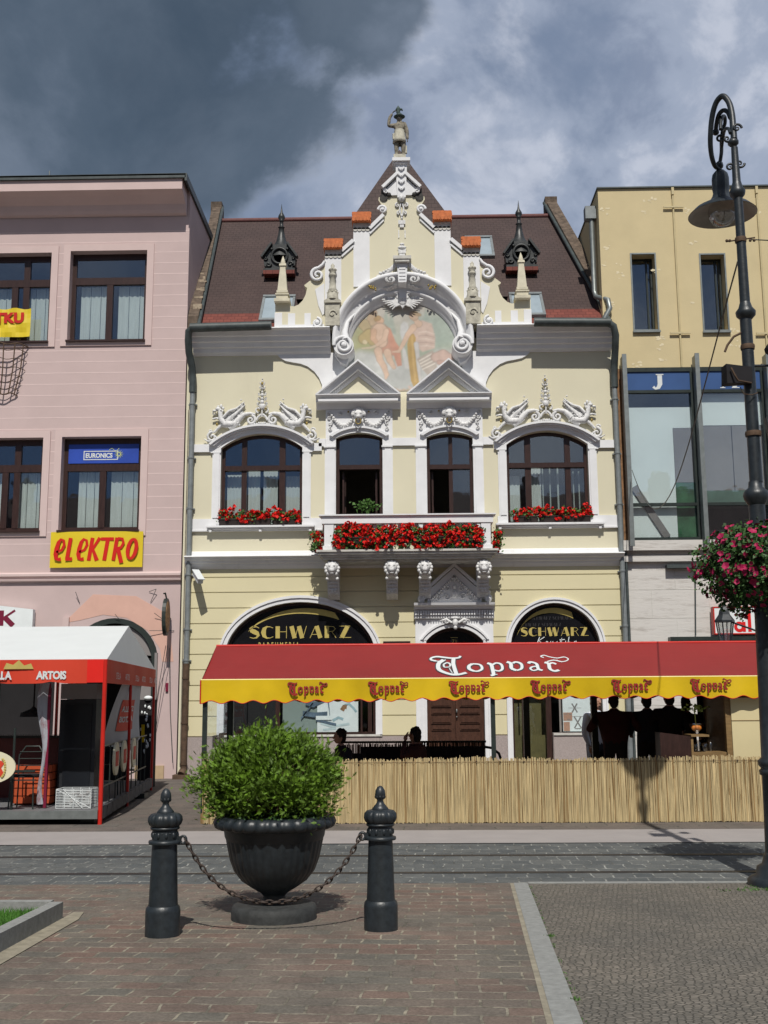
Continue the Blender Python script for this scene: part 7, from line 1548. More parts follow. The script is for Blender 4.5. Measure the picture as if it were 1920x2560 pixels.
mb = MB(); word(mb, front_slope(0.50, 0.272, 1, 0.235, 0.255), 0.10, 0.011); mb.build('logo_outline', mat('dark_outline', (0.05, 0.05, 0.055), 0.6, 0.1, 5), aw)
mb = MB(); word(mb, front_slope(0.50, 0.272, 1, 0.235, 0.255), -0.022, 0.004); mb.build('logo', M['whitefab'], aw)
mbo, mbi = MB(), MB()
for k, x in enumerate((-1.70, -0.52, 0.66, 1.85, 3.03, 4.17)):
    s_ = 0.074; zc = 1.832 + 0.002 * k
    def fn(X, y, z, x=x, zc=zc): xx = x + X * s_; return (xx, YF - 0.030 - max(0, wave(xx) + 0.006) - (0.01 - y) * 0.5, zc + z * s_ * 1.13)
    word(mbo, fn, 0.13, 0.008); word(mbi, fn, 0.04, 0.002)
mbo.build('valance_logo_outline', bpy.data.materials['dark_outline'], va); mbi.build('valance_logos', M['reddark'], va)
posts = [(-2.96, 16.25), (1.26, 16.25), (6.3, 16.3), (-2.96, 18.62), (2.0, 18.62), (3.13, 18.62), (6.3, 18.62)]
for i, (x, y) in enumerate(posts):
    mb = MB(); w_ = 0.032 if y < 17 else 0.05; mb.box(x - w_, x + w_, y - w_, y + w_, 0.0, 2.02); mb.build('post', M['blackcloth'] if False else M['darksteel'], aw)
mb = MB(); mb.box(AX0, AX1, 16.22, 16.26, 1.94, 1.99); mb.box(AX0, AX1, 18.62, 18.66, 1.94, 1.99)
for x in (-2.96, -0.3, 2.0, 3.6, 5.1): mb.box(x - 0.02, x + 0.02, 16.26, 18.6, 1.94, 1.98)
mb.build('frame', M['darksteel'], aw)
mb = MB(); mb.box(-2.965, -2.960, 16.35, 18.55, 0.95, 1.93); mb.build('clear_side_screen', M['clear'], aw)
mb = MB(); mb.box(-2.958, -2.954, 16.9, 17.35, 1.02, 1.20); mb.box(-2.958, -2.954, 17.45, 17.95, 1.02, 1.22); mb.build('pasted_notes', M['paper'], aw)
mb = MB(); mb.box(-2.95, 6.5, 16.0, 18.75, 0.004, 0.14); dk = mb.build('terrace_deck', M['brownwood']); tag(dk, 'low wooden deck under the red awning behind the reed fence', 'deck')

# reed fence ------------------------------------------------------------------------------
def reeds(x0, x1, y, z0, z1, mats, seed, dx=0.0125, sway=0.01):
    random.seed(seed); a, b = MB(), MB(); x = x0
    while x < x1:
        w_ = random.uniform(0.005, 0.0085); top = z1 + random.gauss(-0.002, 0.010) + 0.012 * math.sin(x * 1.9) + 0.006 * math.sin(x * 7.7) + (random.uniform(-0.10, 0.04) if random.random() < 0.03 else 0); bot = z0 + random.uniform(0.0, 0.02)
        lean = random.gauss(0, sway); yy = y + random.uniform(-0.012, 0.008); m_ = b if random.random() < 0.16 else a
        xm = x + lean * 0.5 + random.gauss(0, 0.003)
        vs = []
        for (cx, cz) in ((x, bot), (xm, (bot + top) / 2), (x + lean, top)): vs += [(cx - w_, yy, cz), (cx, yy - w_ * 1.2, cz), (cx + w_, yy, cz)]
        m_.add(vs, [(0, 1, 4, 3), (1, 2, 5, 4), (3, 4, 7, 6), (4, 5, 8, 7)], True)
        x += dx * random.uniform(0.62, 1.15)
    return a, b
t = thing('reed_fence', 'long waist-high fence of pale upright reeds in front of the terrace', 'fence', (1.1, 15.93, 0))
a, b = reeds(-2.90, 6.4, 15.93, 0.0, 0.895, None, 5)
a.build('reeds', M['reed'], t); b.build('dark_reeds', M['reed2'], t)
mb = MB(); mb.box(-2.90, 6.4, 15.944, 15.95, 0.02, 0.86); mb.build('backing_reeds', M['reed2'], t)
mb = MB()
for z in (0.845,): mb.tube([(-2.9, 15.912, z), (6.4, 15.912, z)], 0.0025, 4)
for k in range(24): x = -2.7 + 0.335 * k; mb.ball(x, 15.908, 0.85 + random.uniform(-0.008, 0.008), 0.012)
for x in (-2.88, -0.1, 2.6, 5.2): mb.box(x - 0.02, x + 0.02, 15.952, 15.99, 0, 0.88)
mb.build('wire_ties', M['rust'], t)
t = thing('inner_reed_screen', 'dark reed screen with a black rail at the back of the terrace', 'fence', (0.2, 18.8, 0.14))
a, b = reeds(-1.15, 1.30, 18.8, 0.14, 1.00, None, 9); a.build('reeds', mat('brown_reed', (0.13, 0.075, 0.045), 0.85, 0.4, 20), t); b.build('dark_reeds', M['rust'], t)
mb = MB(); mb.box(-1.18, 1.33, 18.76, 18.82, 1.0, 1.035); mb.box(-1.15, -1.10, 18.82, 18.86, 0.14, 1.0); mb.box(1.25, 1.30, 18.82, 18.86, 0.14, 1.0); mb.build('rail', M['darksteel'], t)
t = thing('terrace_bench', 'black bench with a rounded end rail behind the reed fence', 'bench', (1.2, 17.6, 0.14))
mb = MB(); mb.box(-0.75, 1.2, 17.5, 17.9, 0.56, 0.60); mb.build('seat', M['blackcloth'], t)
mb = MB(); mb.box(-0.75, 1.25, 17.92, 17.96, 0.60, 0.98); mb.build('backrest', M['blackcloth'], t)
mb = MB(); mb.tube([(1.22, 17.94, 0.97), (1.36, 17.9, 0.95), (1.46, 17.8, 0.87), (1.50, 17.75, 0.74), (1.50, 17.72, 0.14)], 0.022, 8); mb.build('armrest', M['darksteel'], t)
for x in (-0.7, 1.15):
    for y in (17.53, 17.87): mb = MB(); mb.box(x - 0.02, x + 0.02, y - 0.02, y + 0.02, 0.14, 0.559); mb.build('leg', M['darksteel'], t)

# people --------------------------------------------------------------------------------------
def hand(mb, p, d, side, s=1.0):
    """palm with four unequal fingers and a thumb, p wrist, d pointing direction"""
    p, d = Vector(p), Vector(d).normalized(); u = d.cross(Vector(side)).normalized(); w_ = Vector(side)
    c_ = p + d * 0.045 * s; mb.ball(c_.x, c_.y, c_.z, 0.036 * s, 0.036 * s, 0.045 * s, 8, 6)
    for k, L_ in enumerate((0.068, 0.078, 0.072, 0.056)):
        b = p + d * 0.08 * s + u * (k - 1.5) * 0.019 * s; m1 = b + d * L_ * 0.5 * s + w_ * 0.008; m2 = b + d * L_ * 0.85 * s + w_ * 0.03
        mb.tube([b - d * 0.02, b, m1, m2], [0.009, 0.009, 0.008, 0.006], 6)
    b = p + d * 0.03 * s - u * 0.03 * s; mb.tube([b, b + d * 0.035 - u * 0.02 + w_ * 0.01, b + d * 0.06 - u * 0.022 + w_ * 0.02], [0.011, 0.010, 0.007], 6)
def person(label, loc, rz_, h, top, legs, arms, hair_m, seated=False, lean=0.0, skin_m='skin', stout=1.0, head_turn=0.0, sleeve=True, headtilt=0.0):
    t = thing('person', label, 'person', loc, None, rz_); S = h / 1.75; zo = -0.45 * 1.0 if seated else 0.0
    hip = 0.92 + zo
    L_ = lean; V = [(0, 0, hip), (0, -L_ * 0.3, hip + 0.20), (0, -L_ * 0.8, hip + 0.42), (0, -L_, hip + 0.52), (0, -L_ - 0.01, hip + 0.60)]
    E = [(0, 1), (1, 2), (2, 3), (3, 4)]; RD = [(0.175 * stout, 0.13 * stout), (0.17 * stout, 0.125 * stout), (0.19 * stout, 0.12), (0.095, 0.08), (0.065, 0.065)]
    def add(v, par, r): V.append(v); E.append((par, len(V) - 1)); RD.append(r); return len(V) - 1
    for s_ in (-1, 1):
        i = add((s_ * 0.10, 0, hip - 0.06), 0, 0.12)
        if seated: i = add((s_ * 0.11, -0.40, hip - 0.04), i, 0.075); i = add((s_ * 0.12, -0.43, hip - 0.42), i, 0.05); i = add((s_ * 0.12, -0.56, hip - 0.44), i, 0.04)
        else: i = add((s_ * 0.11, -0.02, hip - 0.44), i, 0.09); i = add((s_ * 0.12, 0.01, 0.08), i, 0.06); i = add((s_ * 0.13, -0.14, 0.04), i, 0.04)
        sh = add((s_ * 0.19 * stout, -L_ * 0.8, hip + 0.46), 2, 0.085)
        e, w_ = arms[0 if s_ < 0 else 1]; i = add((s_ * (0.19 * stout + e[0]), -L_ * 0.8 + e[1], hip + 0.46 + e[2]), sh, 0.065); i = add((s_ * (0.19 * stout + w_[0]), -L_ * 0.8 + w_[1], hip + 0.46 + w_[2]), i, 0.032)
    V = [(a * S, b * S, c_ * S) for a, b, c_ in V]; RD = [tuple(q_ * S for q_ in r) if isinstance(r, tuple) else r * S for r in RD]
    hz = (hip + 0.70) * S; hy = (-L_ - 0.02) * S; hx = 0.0
    zt = (hip + 0.56) * S; zw = (hip + 0.02) * S
    def mf(c_): return 0 if c_.z > zt and abs(c_.x) < 0.09 else (1 if (c_.z > zw or (abs(c_.x) > 0.19 * S)) else 2)
    def ex(mb):
        st = len(mb.v); mb.mi = 0
        mb.ball(hx, hy, hz, 0.078 * S, 0.095 * S, 0.118 * S, 12, 10); mb.ball(hx, hy - 0.03 * S, hz - 0.065 * S, 0.052 * S, 0.055 * S, 0.05 * S, 10, 6)
        mb.ball(hx, hy - 0.10 * S, hz - 0.015 * S, 0.013 * S, 0.022 * S, 0.024 * S); mb.ball(hx, hy - 0.087 * S, hz - 0.062 * S, 0.026 * S, 0.012 * S, 0.008 * S)
        for s_ in (-1, 1): mb.ball(s_ * 0.03 * S, hy - 0.084 * S, hz + 0.012 * S, 0.013 * S, 0.010 * S, 0.008 * S); mb.ball(s_ * 0.08 * S, hy, hz - 0.01 * S, 0.012 * S, 0.02 * S, 0.032 * S)
        R_ = Matrix.Translation((hx, hy, hz)) @ Matrix.Rotation(head_turn, 4, 'Z') @ Matrix.Rotation(headtilt, 4, 'Y') @ Matrix.Translation((-hx, -hy, -hz)); mb.xform(R_, st)
        for s_ in (-1, 1):
            e, w_ = arms[0 if s_ < 0 else 1]; wp = Vector((s_ * (0.19 * stout + w_[0]), -L_ * 0.8 + w_[1], hip + 0.46 + w_[2])) * S; ep = Vector((s_ * (0.19 * stout + e[0]), -L_ * 0.8 + e[1], hip + 0.46 + e[2])) * S
            d = (wp - ep).normalized(); hand(mb, wp, d, (-s_ * 0.9, 0.2, 0.3), S)
        mb.mi = 0
    skin_body('body', V, E, RD, [M[skin_m], M[top], M[legs]], t, ex, matfn=mf)
    mb = MB(); mb.ball(hx, hy + 0.018 * S, hz + 0.035 * S, 0.088 * S, 0.098 * S, 0.10 * S, 12, 8); mb.ball(hx, hy + 0.045 * S, hz - 0.03 * S, 0.078 * S, 0.068 * S, 0.095 * S, 12, 8)
    for k in range(26): a = random.uniform(0, 2 * PI); b = random.uniform(0.1, 1.2); mb.ball(hx + 0.08 * S * math.cos(a) * math.sin(b), hy + 0.02 * S + 0.09 * S * math.sin(a) * math.sin(b), hz + 0.04 * S + 0.09 * S * math.cos(b), 0.018 * S, 0.02 * S, 0.015 * S, 6, 4)
    R_ = Matrix.Translation((hx, hy, hz)) @ Matrix.Rotation(head_turn, 4, 'Z') @ Matrix.Rotation(headtilt, 4, 'Y') @ Matrix.Translation((-hx, -hy, -hz)); mb.xform(R_); mb.build('hair', M[hair_m], t, local=True)
    return t
AD = ((0.05, 0.02, -0.28), (0.06, -0.10, -0.50)); AB = ((0.10, 0.0, -0.27), (0.02, -0.22, -0.33)); AF = ((0.16, -0.02, -0.25), (0.06, -0.25, -0.20))
person('stout person in a dark maroon top seen from behind with elbows out at the bar', (3.33, 17.9, 0.14), PI, 1.66, 'redshirt', 'blackcloth', (AF, AF), 'hair', stout=1.45)
person('person in black standing second from the left of the group at the bar', (3.88, 18.0, 0.14), PI + 0.1, 1.66, 'navy', 'blackcloth', (AB, AB), 'hair', stout=1.1)
person('tallest dark-clothed person with short wavy hair in the middle of the bar group', (4.20, 17.85, 0.14), PI - 0.25, 1.71, 'blackcloth', 'navy', (AB, AF), 'hair', stout=1.1, head_turn=0.5)
person('person leaning forward at the right end of the bar group', (4.52, 18.15, 0.14), PI - 0.5, 1.60, 'blackcloth', 'blackcloth', (AB, AB), 'hair', lean=0.10)
person('grey-haired person in a white shirt partly hidden behind the bar group', (3.27, 19.3, 0.0), 0.6, 1.80, 'whitecloth', 'navy', (AD, AD), 'skin', stout=1.0)
person('seated person in a dark top leaning over the terrace table at the left', (-0.86, 17.2, 0.06), -PI / 2 + 0.4, 1.66, 'blackcloth', 'navy', (AB, AB), 'hair', seated=True, lean=0.18, headtilt=0.3)
person('seated person holding a hand to the ear beside the terrace bench', (0.14, 17.35, 0.07), PI / 2 + 2.6, 1.66, 'redshirt', 'blackcloth', (AD, ((0.22, -0.02, -0.10), (0.02, -0.08, 0.16))), 'hair', seated=True)
for x, y, lb in ((-0.86, 17.26, 'black terrace chair under the person leaning at the left'), (0.14, 17.40, 'black terrace chair under the person touching the ear')):
    t = thing('terrace_chair', lb, 'chair', (x, y, 0.14), 'black terrace chairs')
    mb = MB(); mb.box(-0.22, 0.22, -0.22, 0.22, 0.34, 0.37); mb.build('seat', M['blackcloth'], t, local=True); mb = MB(); mb.box(-0.22, 0.22, 0.20, 0.23, 0.37, 0.76); mb.build('backrest', M['blackcloth'], t, local=True)
    for a in (-0.2, 0.2):
        for b in (-0.2, 0.2): mb = MB(); mb.box(a - 0.015, a + 0.015, b - 0.015, b + 0.015, 0, 0.34); mb.build('leg', M['darksteel'], t, local=True)

# bar kiosk -------------------------------------------------------------------------------------
t = thing('bar_kiosk', 'wooden bar kiosk with a cream front board at the right end of the terrace', 'kiosk', (5.1, 17.5, 0.14))
mb = MB(); mb.box(4.74, 6.2, 16.32, 16.36, 0.14, 1.72); mb.build('cream_front', M['creamboard'], t)
mb = MB(); mb.box(4.74, 6.2, 16.312, 16.319, 1.39, 1.397); mb.build('board_joint', M['brownwood'], t)
mb = MB(); mb.box(4.66, 4.738, 16.34, 16.44, 0.14, 1.90); mb.box(4.90, 4.96, 16.45, 18.5, 0.14, 1.90); mb.box(4.86, 6.2, 18.5, 18.55, 0.14, 1.90); mb.build('frame', M['brownwood'], t)
mb = MB(); mb.box(4.80, 4.89, 18.40, 18.44, 0.14, 1.93); mb.build('dark_back_panel', M['dark'], t)
t = thing('bar_counter', 'dark wooden bar counter with an open glass shelf beside the group', 'counter', (4.3, 17.4, 0.14))
mb = MB(); mb.add([(3.90, 17.25, 0.14), (4.34, 17.15, 0.14), (4.34, 17.6, 0.14), (3.90, 17.6, 0.14), (3.90, 17.25, 1.20), (4.34, 17.15, 1.14), (4.34, 17.6, 1.14), (3.90, 17.6, 1.20)], [(0, 3, 2, 1), (4, 5, 6, 7), (0, 1, 5, 4), (1, 2, 6, 5), (2, 3, 7, 6), (3, 0, 4, 7)], False); pull(mb, 0.945); mb.build('front', M['wood'], t)
mb = MB(); mb.box(4.345, 4.38, 17.15, 17.6, 0.14, 1.13); mb.box(4.345, 4.62, 17.12, 17.6, 1.135, 1.165); mb.box(4.385, 4.89, 17.2, 17.6, 0.86, 0.90); mb.box(4.385, 4.89, 17.2, 17.24, 0.14, 0.859); pull(mb, 0.945); mb.build('shelf', M['brownwood'], t)
for k, (x, y, r_, h_) in enumerate(((4.47, 17.4, 0.03, 0.13), (4.54, 17.45, 0.025, 0.16), (4.60, 17.38, 0.03, 0.11), (4.71, 17.42, 0.025, 0.14), (4.66, 17.5, 0.03, 0.12))):
    mb = MB(); mb.lathe([(r_ * 0.8, 0), (r_, h_ * 0.5), (r_ * 1.1, h_), (r_ * 0.95, h_)], 0, 0, 10); o = mb.build('drinking_glass', M['lamp_glass']); o.location = (x * 0.945, y * 0.945, 0.95); tag(o, 'clear drinking glass on the shelf of the bar counter', 'glass', 'glasses on the bar shelf')
t = thing('fruit_bowl', 'glass bowl with oranges and a stem of greenery standing on the bar', 'bowl', (4.27, 16.50, 1.20))
mb = MB(); mb.lathe([(0.03, 0), (0.02, 0.02), (0.06, 0.05), (0.105, 0.10), (0.12, 0.15)], 0, 0, 16, cap=False); mb.build('bowl', M['lamp_glass'], t, local=True)
for dx, dy, dz in ((-0.035, 0, 0.085), (0.04, 0.0, 0.085), (0, -0.04, 0.09)): mb = MB(); mb.ball(dx, dy, dz, 0.037, u=10, v=8); mb.build('orange', M['orange'], t, local=True)
mb = MB(); mb.tube([(0, 0.02, 0.1), (-0.01, 0.02, 0.36)], 0.008, 6)
for k in range(40): leaves(mb, random.gauss(0.01, 0.07), 0.02, 0.38 + random.gauss(0, 0.025), 0.01, 2, 0.025)
mb.build('greenery', mat('pale_green', (0.28, 0.36, 0.08), 0.6, 0.3, 9), t, local=True)

# ================================================================== CAFE TENT (left)
tt = thing('cafe_tent', 'cafe tent with white roof, red lettered valance and red posts at the left', 'tent', (-5.5, 18.8, 0))
F0 = (-4.36, 15.96); B0 = (-4.98, 21.8); WL = -11.0
def edge(t_): return F0[0] + (B0[0] - F0[0]) * t_, F0[1] + (B0[1] - F0[1]) * t_
ZEt = 2.33; rg = (-4.80, 18.9, 3.01)
mb = MB()
mb.add([(WL, 15.96, ZEt), (F0[0], F0[1], ZEt), rg, (WL, 18.9, 3.01)], [(0, 1, 2, 3)], False); mb.add([(F0[0], F0[1], ZEt), (B0[0], B0[1], ZEt), rg], [(0, 1, 2)], False); mb.add([(B0[0], B0[1], ZEt), (WL, 21.8, ZEt), (WL, 18.9, 3.01), rg], [(0, 1, 2, 3)], False)
mb.build('roof', M['whitefab'], tt)
mb = MB(); n = 60
for i in range(n):
    xa, xb = WL + (F0[0] - 0.28 - WL) * i / n, WL + (F0[0] - 0.28 - WL) * (i + 1) / n
    def zb(x): return 1.99 + 0.03 * max(0, 1 - abs(((x + 0.42) % 0.86) - 0.43) / 0.16)
    def yb2(x): return 15.955 - 0.012 * math.sin(x * 4.5)
    mb.add([(xa, yb2(xa), zb(xa)), (xb, yb2(xb), zb(xb)), (xb, 15.95, ZEt + 0.005), (xa, 15.95, ZEt + 0.005)], [(0, 1, 2, 3)], True)
mb.mi = 1; mb.add([(F0[0] - 0.28, 15.952, 2.0), (F0[0] + 0.005, 15.95, 2.0), (F0[0] + 0.005, 15.95, ZEt + 0.005), (F0[0] - 0.28, 15.95, ZEt + 0.005)], [(0, 1, 2, 3)])
mb.mi = 0
for i in range(20):
    a, b = edge(i / 20), edge((i + 1) / 20); w1, w2 = 0.012 + 0.02 * math.sin(i * 1.1), 0.012 + 0.02 * math.sin((i + 1) * 1.1)
    mb.add([(a[0] + w1, a[1], 1.99), (b[0] + w2, b[1], 1.99), (b[0] + 0.01, b[1], ZEt + 0.005), (a[0] + 0.01, a[1], ZEt + 0.005)], [(0, 1, 2, 3)], True)
vl = mb.build('valance', [M['tentred'], M['tentred2']], tt)
mb = MB(); text_mb(mb, 'STELLA', -6.17, 2.055, 15.935, 0.155, bold=0.007, spacing=1.0, sx=0.86); text_mb(mb, 'ARTOIS', -5.37, 2.055, 15.935, 0.155, bold=0.007, spacing=0.93, sx=0.86)
mtx = Matrix.Translation((0.035, 0, 0))
for k, (w_, t_) in enumerate((('STELLA', 0.10), ('ARTOIS', 0.26), ('STELLA', 0.46), ('ARTOIS', 0.60), ('STELLA', 0.78), ('ARTOIS', 0.90))):
    ex_ = edge(t_); text_mb(mb, w_, 0, 0, 0, 0.14, mtx=Matrix.Translation((ex_[0] + 0.055, ex_[1], 2.06)) @ Matrix.Rotation(math.atan2(B0[1] - F0[1], B0[0] - F0[0]), 4, 'Z'))
mb.build('lettering', M['whitefab'], vl)
mb = MB(); mb.prism([(-5.86, 2.20), (-5.42, 2.20), (-5.46, 2.28), (-5.56, 2.25), (-5.64, 2.33), (-5.72, 2.26), (-5.82, 2.29)], 15.932, 15.938); mb.build('emblem', M['gold'], vl)
for k, (t_, r_) in enumerate(((0.0, 0.032), (0.45, 0.025), (1.0, 0.025))):
    x, y = edge(t_); mb = MB(); mb.tube([(x - 0.02, y + 0.01, 0.0), (x - 0.02, y + 0.01, ZEt)], r_, 10); mb.build('post', M['redpaint'], tt)
for x, y in ((-5.90, 18.6), (-5.93, 15.98), (-8.2, 15.98), (-8.2, 21.7), (-6.6, 21.7)): mb = MB(); mb.box(x - 0.02, x + 0.02, y - 0.02, y + 0.02, 0.19, ZEt); mb.build('post', M['redpaint'] if y > 17 else M['darksteel'], tt)
mb = MB(); mb.add([(WL, 15.95, 0.09), (F0[0], 15.95, 0.09), (B0[0], B0[1], 0.09), (WL, 21.8, 0.09), (WL, 15.95, 0.19), (F0[0], 15.95, 0.19), (B0[0], B0[1], 0.19), (WL, 21.8, 0.19)], [(0, 3, 2, 1), (4, 5, 6, 7), (0, 1, 5, 4), (1, 2, 6, 5), (2, 3, 7, 6), (3, 0, 4, 7)], False); mb.build('floor', mat('grey_tent_floor', (0.14, 0.14, 0.145), 0.7, 0.15, 5), tt)
mb = MB(); mb.box(WL, F0[0] - 0.04, 15.90, 15.949, 0.085, 0.20); mb.build('floor_trim', M['steel'], tt)
mb = MB()
for x in (-4.6, -6, -7.5, -9): mb.box(x - 0.1, x + 0.1, 16.1, 16.3, 0, 0.089); mb.box(x - 0.3, x - 0.1, 20, 20.3, 0, 0.089)
mb.build('floor_foot', M['darksteel'], tt)
mb = MB()
for i in range(12): a, b = edge(i / 12 + 0.004), edge((i + 1) / 12 - 0.004); mb.add([(a[0] + 0.005, a[1], 0.07), (b[0] + 0.005, b[1], 0.07), (b[0] + 0.005, b[1], 0.24), (a[0] + 0.005, a[1], 0.24), (a[0] - 0.08, a[1], 0.24), (b[0] - 0.08, b[1], 0.24)], [(0, 1, 2, 3), (3, 2, 5, 4)])
mb.build('side_kerb', mat('dark_grey_sill', (0.10, 0.10, 0.105), 0.8, 0.2, 6), tt)
# rear and side dark lining
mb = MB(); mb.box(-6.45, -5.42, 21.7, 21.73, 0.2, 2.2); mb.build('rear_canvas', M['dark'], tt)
# furniture in the tent
t = thing('drinks_cooler', 'tall black drinks cooler with a grey top panel inside the tent', 'cooler', (-5.05, 17.3, 0.19))
mb = MB(); mb.box(-5.34, -4.78, 17.0, 17.5, 0.19, 1.76); mb.build('cabinet', M['black'] if False else mat('charcoal_cabinet', (0.016, 0.018, 0.022), 0.5, 0.2, 4), t); mb = MB(); mb.box(-5.34, -4.78, 17.0, 17.5, 1.765, 2.0); mb.build('top_panel', M['greyboard'], t)
mb = MB(); mb.box(-5.26, -4.84, 16.985, 16.999, 0.3, 1.68); mb.build('door', mat('cooler_door', (0.010, 0.012, 0.016), 0.3, 0.2, 4), t)
t = thing('wire_crate', 'white wire crate on the tent floor beside the red corner post', 'crate', (-4.85, 16.4, 0.19))
mb = MB(); x0, x1, y0, y1, z0, z1 = -5.11, -4.60, 16.25, 16.6, 0.20, 0.47
for x in np.linspace(x0, x1, 5): mb.tube([(x, y0, z0), (x, y0, z1)], 0.006, 4); mb.tube([(x, y1, z0), (x, y1, z1)], 0.006, 4)
for z in np.linspace(z0, z1, 13): mb.tube([(x0, y0, z), (x1, y0, z), (x1, y1, z), (x0, y1, z), (x0, y0, z)], 0.0045, 4)
for a, b in (((x0, y0, z1), (x1, y0, z0)), ((x0 + 0.1, y0 - 0.01, z1), (x0 + 0.4, y0 - 0.01, z0))): mb.tube([a, b], 0.006, 4)
mb.build('wires', M['whitefab'], t)
mb = MB()
for k in range(16): mb.ball(random.uniform(x0 + 0.05, x1 - 0.05), random.uniform(y0 + 0.05, y1 - 0.05), random.uniform(0.22, 0.42), 0.03, 0.03, 0.02)
mb.build('crumpled_contents', M['greyboard'], t)
t = thing('oval_beer_board', 'cream oval beer board with a red cartouche reading STELLA ARTOIS', 'sign', (-6.0, 15.9, 0.8))
ov = lambda r: [(-5.995 + 0.40 * r * math.cos(2 * PI * k / 36), 0.81 + 0.235 * r * math.sin(2 * PI * k / 36)) for k in range(36)]
mb = MB(); mb.prism(ov(1.0), 15.88, 15.91); mb.build('board', mat('cream_oval', (0.66, 0.62, 0.44), 0.5, 0.05, 3), t)
mb = MB(); mb.prism([(-6.2, 0.90), (-5.80, 0.90), (-5.76, 0.86), (-5.80, 0.80), (-5.76, 0.73), (-5.80, 0.68), (-6.2, 0.68)], 15.872, 15.879); mb.build('cartouche', M['tentred'], t)
mb = MB(); text_mb(mb, 'STELLA', -6.18, 0.81, 15.866, 0.085, bold=0.003); text_mb(mb, 'ARTOIS', -6.18, 0.71, 15.866, 0.085, bold=0.003); mb.build('lettering', M['whitefab'], t)
mb = MB()
for k in range(10): a = -1.2 + 2.4 * k / 9; mb.ball(-5.80 + 0.06 * math.cos(a), 15.868, 0.80 + 0.13 * math.sin(a), 0.018, 0.006, 0.018)
mb.build('gilt_scrolls', M['gold'], t)
def banner_flag(name, label, pts, m, mark=None):
    t = thing(name, label, 'flag', pts[0]); mb = MB(); mb.add(pts, [tuple(range(len(pts)))] if len(pts) <= 4 else [(i, i + 1, len(pts) - 2 - i, len(pts) - 1 - i) for i in range(len(pts) // 2 - 1)], True); mb.build('cloth', m, t); return t
# narrow windscreen strip, left of the cooler
t = thing('rolled_windscreen', 'narrow rolled windscreen with red and silver print hanging beside the cooler', 'windscreen', (-5.36, 16.4, 0.2))
mb = MB(); n = 16
for i in range(n):
    def q_(i): v = i / n; x = -5.37 - 0.03 * math.sin(v * 9) ; return x, 0.25 + 1.75 * (1 - v), 0.06 + 0.035 * math.sin(v * 5 + 1)
    (xa, za, wa), (xb, zb_, wb_) = q_(i), q_(i + 1); mb.add([(xa - wa, 16.38, za), (xa, 16.32, za), (xa + wa, 16.38, za), (xb - wb_, 16.38, zb_), (xb, 16.32, zb_), (xb + wb_, 16.38, zb_)], [(3, 4, 1, 0), (4, 5, 2, 1)], True)
mb.build('sheet', layered('windscreen_print', (0.36, 0.38, 0.42), (0.16, 0.015, 0.02), (5, 5, 2.2), 0.5, 0.4, 0.1), t)
mb = MB(); mb.box(-5.33, -5.29, 16.36, 16.40, 0.2, 2.0); mb.build('edge_post', M['maroon'], t)
# curved side banner with crest
t = thing('side_banner', 'sagging white side banner with a mirrored red crest on the right of the tent', 'banner', (-4.6, 18.3, 1.5))
mb = MB(); n = 12
def sb(u, v):     # u along depth, v down
    e0 = edge(0.30 + 0.40 * u); sag = 0.06 * math.sin(PI * v); return (e0[0] - 0.03 - 0.22 * (1 - u) * v - sag * 0.5, e0[1] - 0.25 * v * (1 - u), 2.0 - (0.95 + 0.08 * math.sin(PI * u)) * v)
for i in range(n):
    for j in range(n): mb.add([sb(i / n, (j + 1) / n), sb((i + 1) / n, (j + 1) / n), sb((i + 1) / n, j / n), sb(i / n, j / n)], [(0, 1, 2, 3)], True)
mb.build('cloth', M['greyboard'] if False else mat('grey_white_banner', (0.42, 0.43, 0.45), 0.7, 0.08, 3), t)
mb = MB()
def off(p): return (p[0] + 0.012, p[1] - 0.01, p[2])
for i in range(3, 9):
    for j in range(3, 9): mb.add([off(sb(i / n, (j + 1) / n)), off(sb((i + 1) / n, (j + 1) / n)), off(sb((i + 1) / n, j / n)), off(sb(i / n, j / n))], [(0, 1, 2, 3)], True)
mb.build('crest', M['tentred'], t)
mb = MB(); text_mb(mb, 'STELLA', 0, 0.62, 0, 0.30, bold=0.01); text_mb(mb, 'ARTOIS', 0, 0.22, 0, 0.30, bold=0.01)
xm = max(v[0] for v in mb.v); mb.v = [tuple(Vector(off(sb(0.72 - 0.44 * v[0] / xm, 0.70 - 0.42 * v[2])) ) + Vector((0.010, -0.008, 0))) for v in mb.v]; mb.build('mirrored_lettering', M['whitefab'], t)
# oval boards along the side rail
for k, (t_, lb) in enumerate(((0.22, 'nearest'), (0.36, 'middle'), (0.55, 'farthest'))):
    x, y = edge(t_); t = thing('oval_side_board', 'cream oval beer board edge-on along the tent side, %s of three' % lb, 'sign', (x, y, 0.85), 'oval boards on the tent side')
    a = math.atan2(B0[1] - F0[1], B0[0] - F0[0]) - PI / 2 + 0.02
    mb = MB(); pts = [(0.30 * math.cos(2 * PI * i / 28), 0.25 * math.sin(2 * PI * i / 28)) for i in range(28)]; mb.extrude_x([(p[0], p[1]) for p in pts], -0.03, 0.0); mb.build('board', bpy.data.materials['cream_oval'], t, local=True)
    mb = MB(); mb.box(0.001, 0.008, -0.15, 0.15, -0.11, 0.11); mb.build('cartouche', M['tentred'], t, local=True); t.rotation_euler = (0, 0, a)
